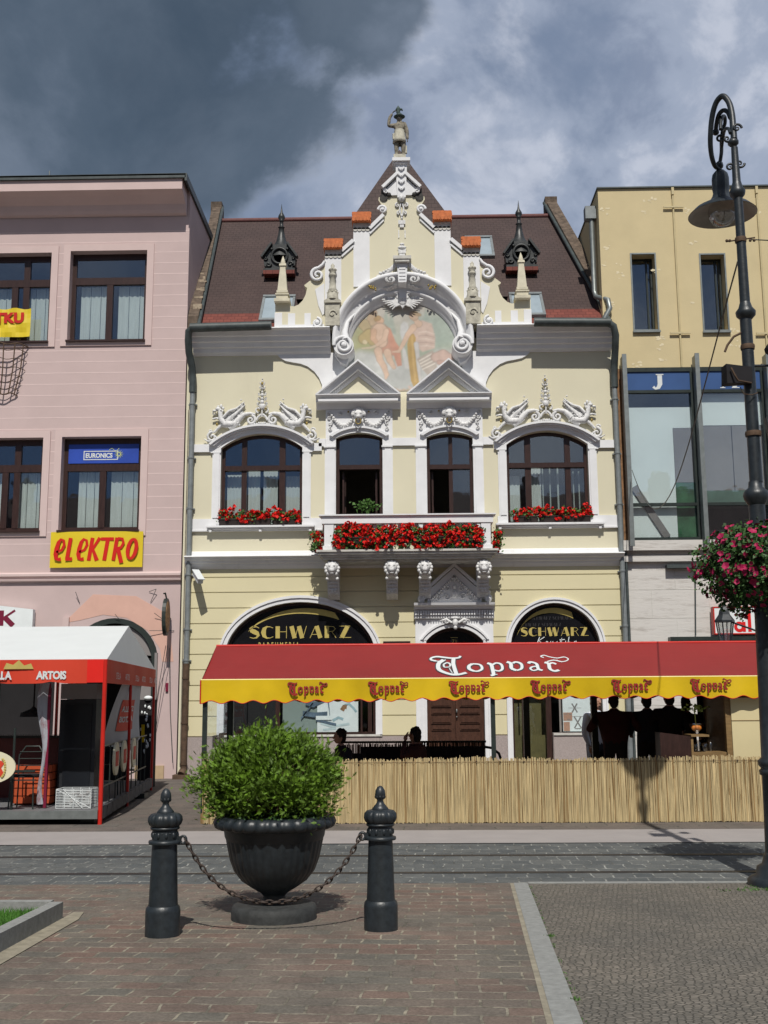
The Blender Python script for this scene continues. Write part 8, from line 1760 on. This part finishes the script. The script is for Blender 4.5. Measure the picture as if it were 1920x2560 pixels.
# side rail
mb = MB()
for i in range(9):
    x, y = edge(0.06 + 0.10 * i); mb.tube([(x - 0.05, y, 0.2), (x - 0.05, y, 1.08)], 0.012, 6)
a, b = edge(0.05), edge(0.88)
for z in (1.08, 0.5): mb.tube([(a[0] - 0.05, a[1], z), (b[0] - 0.05, b[1], z)], 0.014, 6)
tag(mb.build('side_railing', M['darksteel']), 'black metal railing along the open right side of the tent', 'railing')
t = thing('tent_bar', 'dark red bar counter inside the tent left of the cooler', 'counter', (-5.9, 18.3, 0.19))
mb = MB(); mb.box(-7.2, -5.45, 18.2, 18.8, 0.19, 1.14); mb.build('front', mat('oxblood_panel', (0.12, 0.02, 0.016), 0.5, 0.2, 4), t); mb = MB(); mb.box(-7.25, -5.40, 18.15, 18.85, 1.141, 1.18); mb.build('counter_top', M['black'], t)
t = thing('slatted_red_crate_stack', 'orange red slatted crates low at the front of the tent', 'crates', (-5.6, 16.9, 0.19))
mb = MB()
for k in range(5): mb.box(-5.95, -5.38, 16.85, 17.2, 0.22 + 0.115 * k, 0.32 + 0.115 * k)
mb.build('slats', mat('orange_crate', (0.42, 0.07, 0.02), 0.6, 0.15, 4), t); mb = MB(); mb.box(-5.93, -5.40, 16.87, 17.18, 0.195, 0.79); mb.build('core', mat('crate_core', (0.12, 0.02, 0.01), 0.8, 0.1, 4), t)
def bar_chair(x, y, lb):
    t = thing('cafe_chair', lb, 'chair', (x, y, 0.19), 'black metal cafe chairs')
    for a in (-0.18, 0.18):
        for b in (-0.18, 0.18): mb = MB(); mb.tube([(a, b, 0), (a * 0.9, b * 0.9, 0.45)], 0.012, 6); mb.build('leg', M['darksteel'], t, local=True)
    mb = MB(); mb.lathe([(0.19, 0.45), (0.2, 0.47), (0.19, 0.49)], 0, 0, 16); mb.build('seat', M['blackcloth'], t, local=True)
    mb = MB(); mb.tube([(-0.18, 0.17, 0.46), (-0.19, 0.22, 0.75), (-0.1, 0.24, 0.88), (0.1, 0.24, 0.88), (0.19, 0.22, 0.75), (0.18, 0.17, 0.46)], 0.012, 6)
    for z in (0.6, 0.7, 0.8): mb.tube([(-0.18, 0.21, z), (0.18, 0.21, z)], 0.008, 5)
    mb.build('backrest', M['darksteel'], t, local=True)
bar_chair(-5.62, 16.42, 'black metal cafe chair just in front of the orange crates'); bar_chair(-4.98, 18.7, 'black metal cafe chair deeper in the tent near the side banner')
mb = MB(); mb.tube([(-5.74, 16.2, 0.19), (-5.74, 16.2, 1.35)], 0.018, 8); mb.box(-5.78, -5.42, 16.18, 16.22, 0.72, 0.75); mb.box(-5.78, -5.40, 16.18, 16.22, 0.60, 0.615)
tag(mb.build('front_rail', M['darksteel']), 'black metal front rail with an upright post at the tent corner bay', 'railing')
t = thing('menu_case', 'dark red menu case with a white page on the back wall of the tent', 'notice board', (-6.1, 24.9, 1.5))
mb = MB(); mb.box(-6.9, -6.25, 24.86, 24.95, 1.30, 1.92); mb.build('case', M['maroon'], t); mb = MB(); mb.box(-6.72, -6.38, 24.84, 24.859, 1.42, 1.78); mb.build('page', M['paper'], t)
t = thing('hanging_lamp_shade', 'black saucer shape of a hanging lamp inside the tent', 'lamp', (-5.75, 17.0, 1.55))
mb = MB(); mb.lathe([(0.20, 1.50), (0.19, 1.56), (0.05, 1.62), (0.012, 1.66), (0.012, 2.55)], -5.75, 17.0, 16); mb.build('shade', M['blackcloth'], t)
mb = MB(); mb.box(-5.18, -5.10, 24.9, 24.94, 0.8, 0.9)
for k, (x, z, s_) in enumerate(((-5.18, 1.45, 0.10), (-5.14, 1.1, 0.12))): pass
t = thing('souvenir_rack', 'dark rack with bottles and a pale cap behind the right side of the tent', 'rack', (-5.33, 22.6, 0.0))
mb = MB(); mb.box(-5.45, -5.15, 22.5, 22.8, 0.0, 1.75); mb.build('frame', M['dark'], t)
mb = MB()
for k in range(24): mb.ball(-5.40 + 0.2 * random.random(), 22.49, 0.7 + 1.0 * random.random(), 0.02, 0.02, 0.035, 6, 4)
mb.ball(-5.27, 22.5, 1.78, 0.09, 0.08, 0.05); mb.build('goods', M['paper'], t)
mb = MB(); mb.box(-5.38, -5.32, 22.46, 22.48, 0.9, 1.25); mb.build('yellow_tag', M['yellowfab'], t)

# ================================================================== PLANTER WITH SHRUB
UX, UY, UZ = -1.055, 8.95, zg(8.95)
pl = thing('urn_planter', 'large black fluted cast iron urn planter on a round base between the two bollards', 'planter', (UX, UY, UZ))
mb = MB(); mb.lathe([(0.335, -0.03), (0.335, 0.06), (0.325, 0.10), (0.30, 0.112), (0.0, 0.112)], 0, 0, 40, cap=False); mb.build('round_base', mat('worn_iron_base', (0.030, 0.032, 0.032), 0.75, 0.4, 15, 0.3, 50, stain=0.4, stain_col=(0.07, 0.07, 0.062)), pl, local=True)
mb = MB(); mb.lathe([(0.095, 0.112), (0.10, 0.14), (0.085, 0.17), (0.105, 0.195), (0.175, 0.235), (0.255, 0.29), (0.315, 0.365), (0.348, 0.45), (0.368, 0.54), (0.380, 0.60)], 0, 0, 144, lobes=36, amp=0.012, cap=False, lob_from=(5, 9))
mb.lathe([(0.382, 0.60), (0.395, 0.63), (0.405, 0.70)], 0, 0, 144, cap=False); mb.build('bowl', M['iron'], pl, local=True)
mb = MB(); mb.lathe([(0.400, 0.695), (0.445, 0.690), (0.468, 0.705), (0.478, 0.735), (0.465, 0.765), (0.450, 0.785), (0.425, 0.790), (0.40, 0.78), (0.39, 0.74)], 0, 0, 168, lobes=28, amp=0.022, cap=False, lob_from=(1, 5)); mb.build('rim', M['iron'], pl, local=True)
mb = MB(); mb.lathe([(0.39, 0.74), (0.0, 0.76)], 0, 0, 40, cap=False); mb.build('soil', M['soil'], pl, local=True)
random.seed(11)
t = thing('thuja_shrub', 'bushy bright green thuja shrub growing in the black urn planter', 'shrub', (UX - 0.03, UY, UZ + 0.76))
fo, tw = MB(), MB()
def spray(c_, d, s_):
    d = d.normalized(); side = d.cross(Vector((random.gauss(0, 1), random.gauss(0, 1), random.gauss(0, 1)))).normalized(); nn = 5
    for k in range(nn):
        t_ = 0.25 + 0.75 * k / (nn - 1); b = c_ + d * s_ * t_ * 0.8; L_ = s_ * 0.5 * (1.15 - t_ * 0.7)
        for q_ in (-1, 1):
            tip = b + (d * 0.75 + side * q_ * 0.75).normalized() * L_; wv = d.cross(side) * 0.2 + side * q_ * -0.3 + d * 0.6; wv = wv.normalized() * s_ * 0.062
            fo.add([b - wv, tip, b + wv], [(0, 1, 2)], False)
    tip = c_ + d * s_ * 1.15; w_ = side * s_ * 0.06; fo.add([c_ - w_, c_ + w_, tip], [(0, 1, 2)], False)
clumps = []
for k in range(120):
    a = random.uniform(0, 2 * PI); v = random.uniform(-0.62, 1.0) ; rr = math.sqrt(max(0, 1 - v * v)) * random.uniform(0.70, 0.97)
    clumps.append(Vector((0.50 * rr * math.cos(a), 0.46 * rr * math.sin(a), 0.27 + 0.34 * v * random.uniform(0.85, 1.04) * (1.0 if v > 0 else 0.9))))
for k in range(30): clumps.append(Vector((random.uniform(-0.40, 0.40), random.uniform(-0.36, 0.36), random.uniform(0.08, 0.48))))
clumps += [Vector((-0.54, -0.1, 0.28)), Vector((-0.58, 0.0, 0.24)), Vector((-0.14, -0.1, 0.63)), Vector((-0.06, -0.1, 0.645)), Vector((0.36, -0.1, 0.52)), Vector((0.50, -0.05, 0.33)), Vector((0.26, -0.05, 0.56)), Vector((-0.42, -0.15, 0.12)), Vector((0.46, -0.15, 0.10)), Vector((-0.36, -0.2, 0.44))]
for c_ in clumps:
    root = Vector((c_.x * 0.25, c_.y * 0.25, 0.02)); tw.tube([root, (root + c_) / 2 + Vector((0, 0, 0.02)), c_], [0.008, 0.005, 0.003], 5); out = (c_ - Vector((0, 0, 0.12))).normalized(); rad = random.uniform(0.075, 0.125)
    for q_ in range(125):
        p = c_ + Vector((random.gauss(0, rad * 0.62), random.gauss(0, rad * 0.62), random.gauss(0, rad * 0.55))); d = (out * 0.9 + Vector((0, 0, 0.35)) + Vector((random.gauss(0, 0.75), random.gauss(0, 0.75), random.gauss(0, 0.6)))); spray(p, d, random.uniform(0.028, 0.060))
fo.build('foliage', M['thuja'], t, local=True); tw.build('branches', M['twig'], t, local=True)
mb = MB()
for k in range(260):
    a = random.uniform(0, 2 * PI); rr = 0.40 * math.sqrt(random.random()); x, y = rr * math.cos(a), rr * math.sin(a); leaves(mb, x, y, 0.02 + 0.05 * random.random(), 0.02, 3, 0.018)
for k in range(60): a = random.uniform(PI * 1.1, PI * 1.9); leaves(mb, 0.41 * math.cos(a) + 0.02, 0.41 * math.sin(a), 0.02, 0.012, 3, 0.013)
t2 = thing('trailing_ground_leaves', 'small dark trailing leaves at the foot of the shrub spilling on the urn rim', 'plant', (UX, UY, UZ + 0.755)); mb.build('leaves', mat('ivy_green', (0.03, 0.075, 0.018), 0.6, 0.5, 14), t2, local=True)

# bollards ---------------------------------------------------------------------------------------
def bollard(loc, label):
    t = thing('bollard', label, 'bollard', loc, 'black cast iron bollards')
    mb = MB(); mb.lathe([(0.125, -0.02), (0.125, 0.17), (0.121, 0.195), (0.110, 0.21)], 0, 0, 32); mb.build('foot', M['iron'], t, local=True)
    mb = MB(); mb.lathe([(0.106, 0.20), (0.103, 0.25), (0.092, 0.60), (0.090, 0.64)], 0, 0, 32); mb.lathe([(0.115, 0.640), (0.118, 0.65), (0.115, 0.662), (0.09, 0.667)], 0, 0, 32); mb.lathe([(0.090, 0.66), (0.096, 0.70), (0.090, 0.74)], 0, 0, 32); mb.lathe([(0.09, 0.735), (0.105, 0.742), (0.107, 0.755), (0.09, 0.76)], 0, 0, 32)
    for k in range(10): a = 2 * PI * k / 10; mb.ball(0.090 * math.cos(a), 0.090 * math.sin(a), 0.70, 0.014, 0.014, 0.024); mb.ball(0.092 * math.cos(a + 0.3), 0.092 * math.sin(a + 0.3), 0.715, 0.007)
    mb.build('shaft', M['iron'], t, local=True)
    mb = MB(); mb.lathe([(0.095, 0.757), (0.112, 0.775), (0.121, 0.80), (0.118, 0.83), (0.100, 0.85), (0.07, 0.858)], 0, 0, 96, lobes=12, amp=0.045, lob_from=(0, 4)); mb.build('fluted_cap', M['iron'], t, local=True)
    mb = MB(); mb.lathe([(0.06, 0.855), (0.062, 0.865), (0.045, 0.885), (0.028, 0.905), (0.022, 0.925), (0.034, 0.94), (0.040, 0.965), (0.036, 0.995), (0.022, 1.02), (0.008, 1.03)], 0, 0, 24)
    for k in range(8):
        a = 2 * PI * k / 8; mb.ball(0.030 * math.cos(a), 0.030 * math.sin(a), 0.950, 0.012, 0.012, 0.016)
    mb.build('acorn_finial', M['iron'], t, local=True)
    s_ = 1 if loc[0] < -1 else -1
    mb = MB(); mb.tube([(s_ * (0.135 + 0.022 * math.cos(2 * PI * k / 14)), 0, 0.665 + 0.026 * math.sin(2 * PI * k / 14)) for k in range(15)], 0.011, 6); mb.box(min(s_ * 0.085, s_ * 0.12), max(s_ * 0.085, s_ * 0.12), -0.018, 0.018, 0.635, 0.69); mb.build('chain_lug', M['iron'], t, local=True)
    return t
BLX, BRX = -1.775, -0.205
bollard((BLX, 8.23, zg(8.23)), 'black cast iron bollard left of the urn planter'); bollard((BRX, 8.45, zg(8.45)), 'black cast iron bollard right of the urn planter')
# chain
t = thing('chain', 'rusty iron chain sagging between the two bollards in front of the urn', 'chain', (-1.0, 8.34, 0.30))
mb = MB(); A_ = Vector((BLX + 0.155, 8.24, zg(8.23) + 0.655)); B_ = Vector((BRX - 0.155, 8.44, zg(8.45) + 0.655)); pts = []
for i in range(401):
    u = i / 400; p = A_ + (B_ - A_) * u; s_ = (math.cosh(2.3 * (2 * u - 1)) - math.cosh(2.3)) / (math.cosh(2.3) - 1) * 0.445; pts.append(p + Vector((0, 0, s_)))
acc = [0]
for a, b in zip(pts, pts[1:]): acc.append(acc[-1] + (b - a).length)
pitch = 0.047; k = 0; j = 0
while k * pitch < acc[-1]:
    while acc[j + 1] < k * pitch and j < 399: j += 1
    c_ = pts[j]; d = (pts[min(j + 3, 400)] - pts[max(j - 3, 0)]).normalized(); up_ = Vector((0, 1, 0)).cross(d).normalized(); side = (up_ if k % 2 else Vector((0, 1, 0)))
    if k % 2: side = (up_ * 0.93 + Vector((0, 0.36, 0))).normalized()
    ring = []
    for q_ in range(13):
        a = 2 * PI * q_ / 12; ring.append(c_ + d * 0.0285 * math.cos(a) * (1.15 if abs(math.cos(a)) > 0.5 else 1) + side * 0.0165 * math.sin(a))
    mb.tube(ring, 0.0062, 6, cap=False); k += 1
mb.build('links', mat('rusty_chain', (0.045, 0.032, 0.026), 0.7, 0.5, 40, 0.3, 80), t)

# ================================================================== STREET LAMP
LX, LY = 3.475, 10.69
lp = thing('street_lamp', 'tall black ornate street lamp post with a swan neck and bell shade at the right', 'street lamp', (LX, LY, 0))
mb = MB(); mb.lathe([(0.30, 0.0), (0.30, 0.05), (0.27, 0.08), (0.22, 0.10), (0.21, 0.17), (0.16, 0.20), (0.145, 0.26), (0.125, 0.30)], LX, LY, 32); mb.build('base', M['iron'], lp)
mb = MB()
mb.lathe([(0.125, 0.29), (0.118, 0.60), (0.110, 1.0), (0.13, 1.01), (0.135, 1.05), (0.115, 1.07), (0.14, 1.10), (0.142, 1.14), (0.108, 1.17), (0.10, 1.6), (0.085, 2.6), (0.078, 3.62)], LX, LY, 24)
mb.lathe([(0.078, 3.60), (0.115, 3.66), (0.125, 3.70), (0.115, 3.74), (0.07, 3.78), (0.064, 3.84)], LX, LY, 24)
mb.lathe([(0.064, 3.83), (0.060, 4.9), (0.058, 5.55)], LX + 0.01, LY, 20)
mb.lathe([(0.058, 5.52), (0.095, 5.56), (0.10, 5.60), (0.07, 5.64), (0.052, 5.70)], LX + 0.015, LY, 20)
mb.lathe([(0.051, 5.68), (0.047, 6.4), (0.044, 6.85)], LX + 0.015, LY, 20)
mb.lathe([(0.044, 6.83), (0.075, 6.87), (0.082, 6.91), (0.06, 6.95), (0.042, 7.02), (0.034, 7.40)], LX + 0.01, LY, 20)
mb.lathe([(0.036, 7.42), (0.055, 7.44), (0.056, 7.47), (0.036, 7.49)], LX, LY, 16)
mb.build('post', M['iron'], lp)
HXl, HYl = LX + 0.035, LY + 0.62     # hanging point of the lamp
def lerpY(t_): return LY + (HYl - LY) * t_
mb = MB()
def sm3(pts, n_=6):
    out = []; N_ = len(pts)
    for i in range(N_ - 1):
        p0, p1, p2, p3 = pts[max(i - 1, 0)], pts[i], pts[i + 1], pts[min(i + 2, N_ - 1)]
        for k in range(n_):
            t_ = k / n_; out.append(tuple(0.5 * (2 * p1[d] + (-p0[d] + p2[d]) * t_ + (2 * p0[d] - 5 * p1[d] + 4 * p2[d] - p3[d]) * t_ ** 2 + (-p0[d] + 3 * p1[d] - 3 * p2[d] + p3[d]) * t_ ** 3) for d in range(3)))
    return out + [pts[-1]]
pa_ = sm3([(3.487, 10.69, 7.491), (3.502, 10.742, 7.648), (3.515, 10.793, 7.836), (3.509, 10.845, 7.997), (3.469, 10.897, 8.105), (3.422, 10.948, 8.089), (3.391, 11.0, 8.015), (3.373, 11.052, 7.897), (3.367, 11.103, 7.747), (3.378, 11.155, 7.641), (3.404, 11.207, 7.549), (3.446, 11.258, 7.486), (3.502, 11.31, 7.481)]); mb.tube(pa_, [0.034 - 0.010 * k / len(pa_) for k in range(len(pa_))], 10)
mb.tube(sm3([(3.514, 10.85, 7.825), (3.51, 10.91, 7.925), (3.483, 10.97, 7.982), (3.451, 11.03, 7.965), (3.44, 11.09, 7.902), (3.443, 11.15, 7.838)]), 0.024, 8); e = (3.443, 11.15, 7.838); mb.ball(e[0], e[1], e[2] - 0.01, 0.038)
mb.tube(sm3([(3.515, 11.31, 7.541), (3.527, 11.265, 7.652), (3.521, 11.22, 7.763), (3.527, 11.175, 7.858), (3.543, 11.13, 7.923), (3.529, 11.085, 7.972), (3.49, 11.04, 7.947), (3.456, 10.995, 7.863), (3.434, 10.95, 7.75)]), 0.020, 8); mb.tube(sm3([(3.452, 10.69, 7.563), (3.476, 10.817, 7.683), (3.482, 10.945, 7.747), (3.498, 11.072, 7.743), (3.514, 11.2, 7.678)]), 0.018, 8)
mb.spiral(3.47, 7.72, 11.1, 0.05, 1.2, 0, 0.016, 1, n=16)
for x, z, r_, s_ in ((LX + 0.05, 7.62, 0.05, 1), (LX + 0.055, 7.22, 0.05, -1), (LX - 0.05, 7.18, 0.045, 1), (LX - 0.06, 7.50, 0.04, -1)): mb.spiral(x, z, LY, r_, 1.3, 0, 0.014, s_, n=18)
mb.build('swan_neck', M['iron'], lp)
mb = MB(); mb.ball(HXl, HYl, 7.52, 0.045, 0.045, 0.05)
zt = 7.46
mb.lathe([(0.012, zt), (0.05, zt - 0.01), (0.082, zt - 0.05), (0.092, zt - 0.10), (0.092, zt - 0.22), (0.085, zt - 0.26), (0.095, zt - 0.30), (0.13, zt - 0.36), (0.20, zt - 0.40), (0.30, zt - 0.455), (0.365, zt - 0.52)], HXl, HYl, 40, cap=False); sh_ = mb.build('lamp_shade', M['iron'], lp)
mb = MB(); mb.lathe([(0.362, zt - 0.521), (0.29, zt - 0.462), (0.19, zt - 0.41), (0.12, zt - 0.38), (0.0, zt - 0.36)], HXl, HYl, 40, cap=False); mb.build('reflector', M['lampwhite'], sh_)
mb = MB(); mb.lathe([(0.14, zt - 0.42), (0.155, zt - 0.48), (0.145, zt - 0.56), (0.10, zt - 0.62), (0.04, zt - 0.65), (0.0, zt - 0.655)], HXl, HYl, 24, cap=False); mb.build('glass_bowl', M['lamp_glass'], sh_)
mb = MB()
for z in (6.35, 5.20, 4.30): mb.lathe([(0.056 + 0.01 * (6.4 - z), z), (0.060 + 0.01 * (6.4 - z), z + 0.03), (0.056 + 0.01 * (6.4 - z), z + 0.05)], LX + 0.012, LY, 14)
mb.tube([(LX - 0.14, LY, 6.36), (LX + 0.16, LY, 6.40)], 0.008, 5)
for x in (-0.10, -0.13, 0.11, 0.15): mb.ball(LX + x, LY, 6.37, 0.016)
mb.tube([(LX - 0.04, LY, 5.38), (LX - 0.12, LY, 5.34), (LX - 0.19, LY, 5.25), (LX - 0.22, LY, 5.18)], 0.012, 6)
mb.build('clamps', M['rust'], lp)
t = thing('floodlight', 'black box floodlight clamped to the left side of the lamp post', 'floodlight', (LX - 0.09, LY - 0.05, 4.90))
mb = MB(); mb.add([(-0.17, -0.10, -0.09), (-0.17, 0.10, -0.07), (-0.16, 0.10, 0.13), (-0.17, -0.10, 0.11), (0.10, -0.05, -0.07), (0.10, 0.05, -0.07), (0.10, 0.05, 0.09), (0.10, -0.05, 0.09)], [(3, 2, 1, 0), (4, 5, 6, 7), (0, 1, 5, 4), (1, 2, 6, 5), (2, 3, 7, 6), (3, 0, 4, 7)], False); mb.build('housing', M['blackcloth'], t, local=True)
mb = MB(); mb.tube([(-0.13, -0.12, 0.06), (-0.10, -0.13, -0.02), (-0.07, -0.12, -0.07), (0.08, -0.06, -0.08)], 0.010, 6); mb.tube([(-0.03, -0.05, -0.12), (0.0, -0.05, -0.19), (0.08, -0.05, -0.20), (0.15, -0.02, -0.17)], 0.005, 5); mb.build('bracket', M['rust'], t, local=True)
t = thing('round_floodlight', 'round black lamp head cut by the right edge of the picture beside the post', 'floodlight', (LX + 0.20, LY, 5.19))
mb = MB(); mb.tube([(0.03, -0.12, 0), (0.03, 0.0, 0)], [0.065, 0.055], 8); mb.build('housing', M['blackcloth'], t, local=True)
mb = MB(); mb.tube([(-0.14, 0, -0.16), (0.06, 0, -0.16), (0.06, 0, -0.04)], 0.014, 6); mb.build('bracket', M['iron'], t, local=True)
t = thing('wall_speaker', 'curved black loudspeaker bracket on the right of the lamp post', 'loudspeaker', (LX + 0.12, LY - 0.08, 4.35))
mb = MB(); mb.add([(0.0, -0.02, 0.12), (0.10, -0.04, 0.14), (0.12, -0.05, -0.22), (0.03, -0.04, -0.12), (0.0, 0.06, 0.12), (0.10, 0.05, 0.14), (0.12, 0.05, -0.22), (0.03, 0.06, -0.12)], [(0, 3, 2, 1), (4, 5, 6, 7), (0, 1, 5, 4), (1, 2, 6, 5), (2, 3, 7, 6), (3, 0, 4, 7)], False); mb.build('housing', M['iron'], t, local=True)
o = MB(); pa, pb = Vector((LX - 0.03, LY, 6.15)), Vector(at(5.30, 6.94, 24.4)); o.tube([tuple(pa + (pb - pa) * (k / 24) - Vector((0, 0, 1.9 * math.sin(PI * k / 24) * (0.55 + 0.5 * k / 24)))) for k in range(25)], 0.009, 5)
tag(o.build('overhead_cable', M['darksteel']), 'thin black cable sagging from the lamp post to the glazed ochre facade', 'cable')
o = MB(); o.tube([(LX + 0.12, LY, 6.38), (LX + 2.0, LY, 6.25)], 0.006, 4); tag(o.build('side_cable', M['darksteel']), 'thin cable leaving the lamp post to the right at the upper clamp', 'cable')

# flower basket on the post
random.seed(33)
t = thing('petunia_basket', 'hanging basket of magenta petunias fixed around the street lamp post', 'flower basket', (LX + 0.03, LY, 3.0))
mb = MB(); mb.lathe([(0.10, -0.25), (0.30, -0.15), (0.36, 0.05), (0.37, 0.10)], 0, 0, 24); mb.build('basket', M['soil'], t, local=True)
lf, bl, bs = MB(), MB(), MB()
def bp_():
    a = random.uniform(0, 2 * PI); v = random.uniform(-0.9, 1); rr = math.sqrt(1 - v * v); f_ = random.uniform(0.75, 1.08); x = 0.63 * rr * math.cos(a) * f_; z = 0.0 + (0.40 if v > 0 else 0.42) * v * f_
    return x, 0.60 * rr * math.sin(a) * f_, z, a, v
for k in range(1500): x, y, z, a, v = bp_(); leaves(lf, x * random.uniform(0.75, 1.05), y * random.uniform(0.75, 1.05), z, 0.03, 5, 0.022)
for k in range(430):
    x, y, z, a, v = bp_(); c_ = Vector((x, y, z)) * 1.04; n_ = (c_ + Vector((0, 0, 0.1))).normalized(); n_ = (n_ + Vector((random.gauss(0, .3), random.gauss(0, .3), random.gauss(0, .3)))).normalized(); u = n_.orthogonal().normalized(); w_ = n_.cross(u); r_ = random.uniform(0.022, 0.042)
    ring = [c_ + (u * math.cos(2 * PI * i / 10) + w_ * math.sin(2 * PI * i / 10)) * r_ * (1 if i % 2 else 0.82) + n_ * 0.012 for i in range(10)]; bl.add([c_] + ring, [(0, 1 + i, 1 + (i + 1) % 10) for i in range(10)], False)
for k in range(60):     # trailing tips
    a = random.uniform(0, 2 * PI); x, y = 0.45 * math.cos(a) * random.random(), 0.45 * math.sin(a) * random.random(); L_ = random.uniform(0.05, 0.26); z0 = -0.30
    for q_ in range(5): leaves(lf, x, y, z0 - L_ * q_ / 4, 0.015, 3, 0.018)
    if k % 2: bloom(bl, x, y, z0 - L_, 0.025, 6)
lf.build('foliage', mat('petunia_leaf', (0.032, 0.085, 0.016), 0.6, 0.5, 14), t, local=True); bl.build('blooms', M['magenta'], t, local=True)

# lantern beyond the awning
t = thing('wall_lantern', 'small hexagonal black lantern on a long arm above the right end of the awning', 'lantern', (4.9, 19.0, 2.55))
cx, cy = 5.50, 19.0; zf = lambda z: 1.75 + (z - 1.75) * 19 / 22
mb = MB()
def hexf(r0, z0, r1, z1): mb.lathe([(r0, z0), (r1, z1)], cx, cy, 6, smooth=False)
hexf(0.10, 2.66, 0.145, 2.98) if False else None
for k in range(6): a = 2 * PI * k / 6; mb.tube([(cx + 0.095 * math.cos(a), cy + 0.095 * math.sin(a), 2.62), (cx + 0.15 * math.cos(a), cy + 0.15 * math.sin(a), 3.0)], 0.012, 5)
mb.lathe([(0.10, 2.58), (0.105, 2.63)], cx, cy, 6, smooth=False); mb.lathe([(0.175, 3.0), (0.175, 3.03), (0.10, 3.13), (0.085, 3.20), (0.05, 3.26)], cx, cy, 6, smooth=False); mb.lathe([(0.05, 3.24), (0.02, 3.29), (0.03, 3.31), (0.012, 3.34), (0.004, 3.42)], cx, cy, 8)
mb.build('frame', M['iron'], t)
mb = MB(); mb.lathe([(0.09, 2.63), (0.14, 2.99)], cx, cy, 6, smooth=False, cap=False); mb.build('lantern_glass', M['lamp_glass'], t)
mb = MB(); mb.tube([(cx + 0.12, cy, 3.0), (cx + 0.45, cy, 2.88), (6.25, cy, 2.75)], 0.016, 6); mb.tube([(6.27, cy, 0), (6.27, cy, 3.0)], 0.04, 8); mb.build('arm', M['iron'], t)
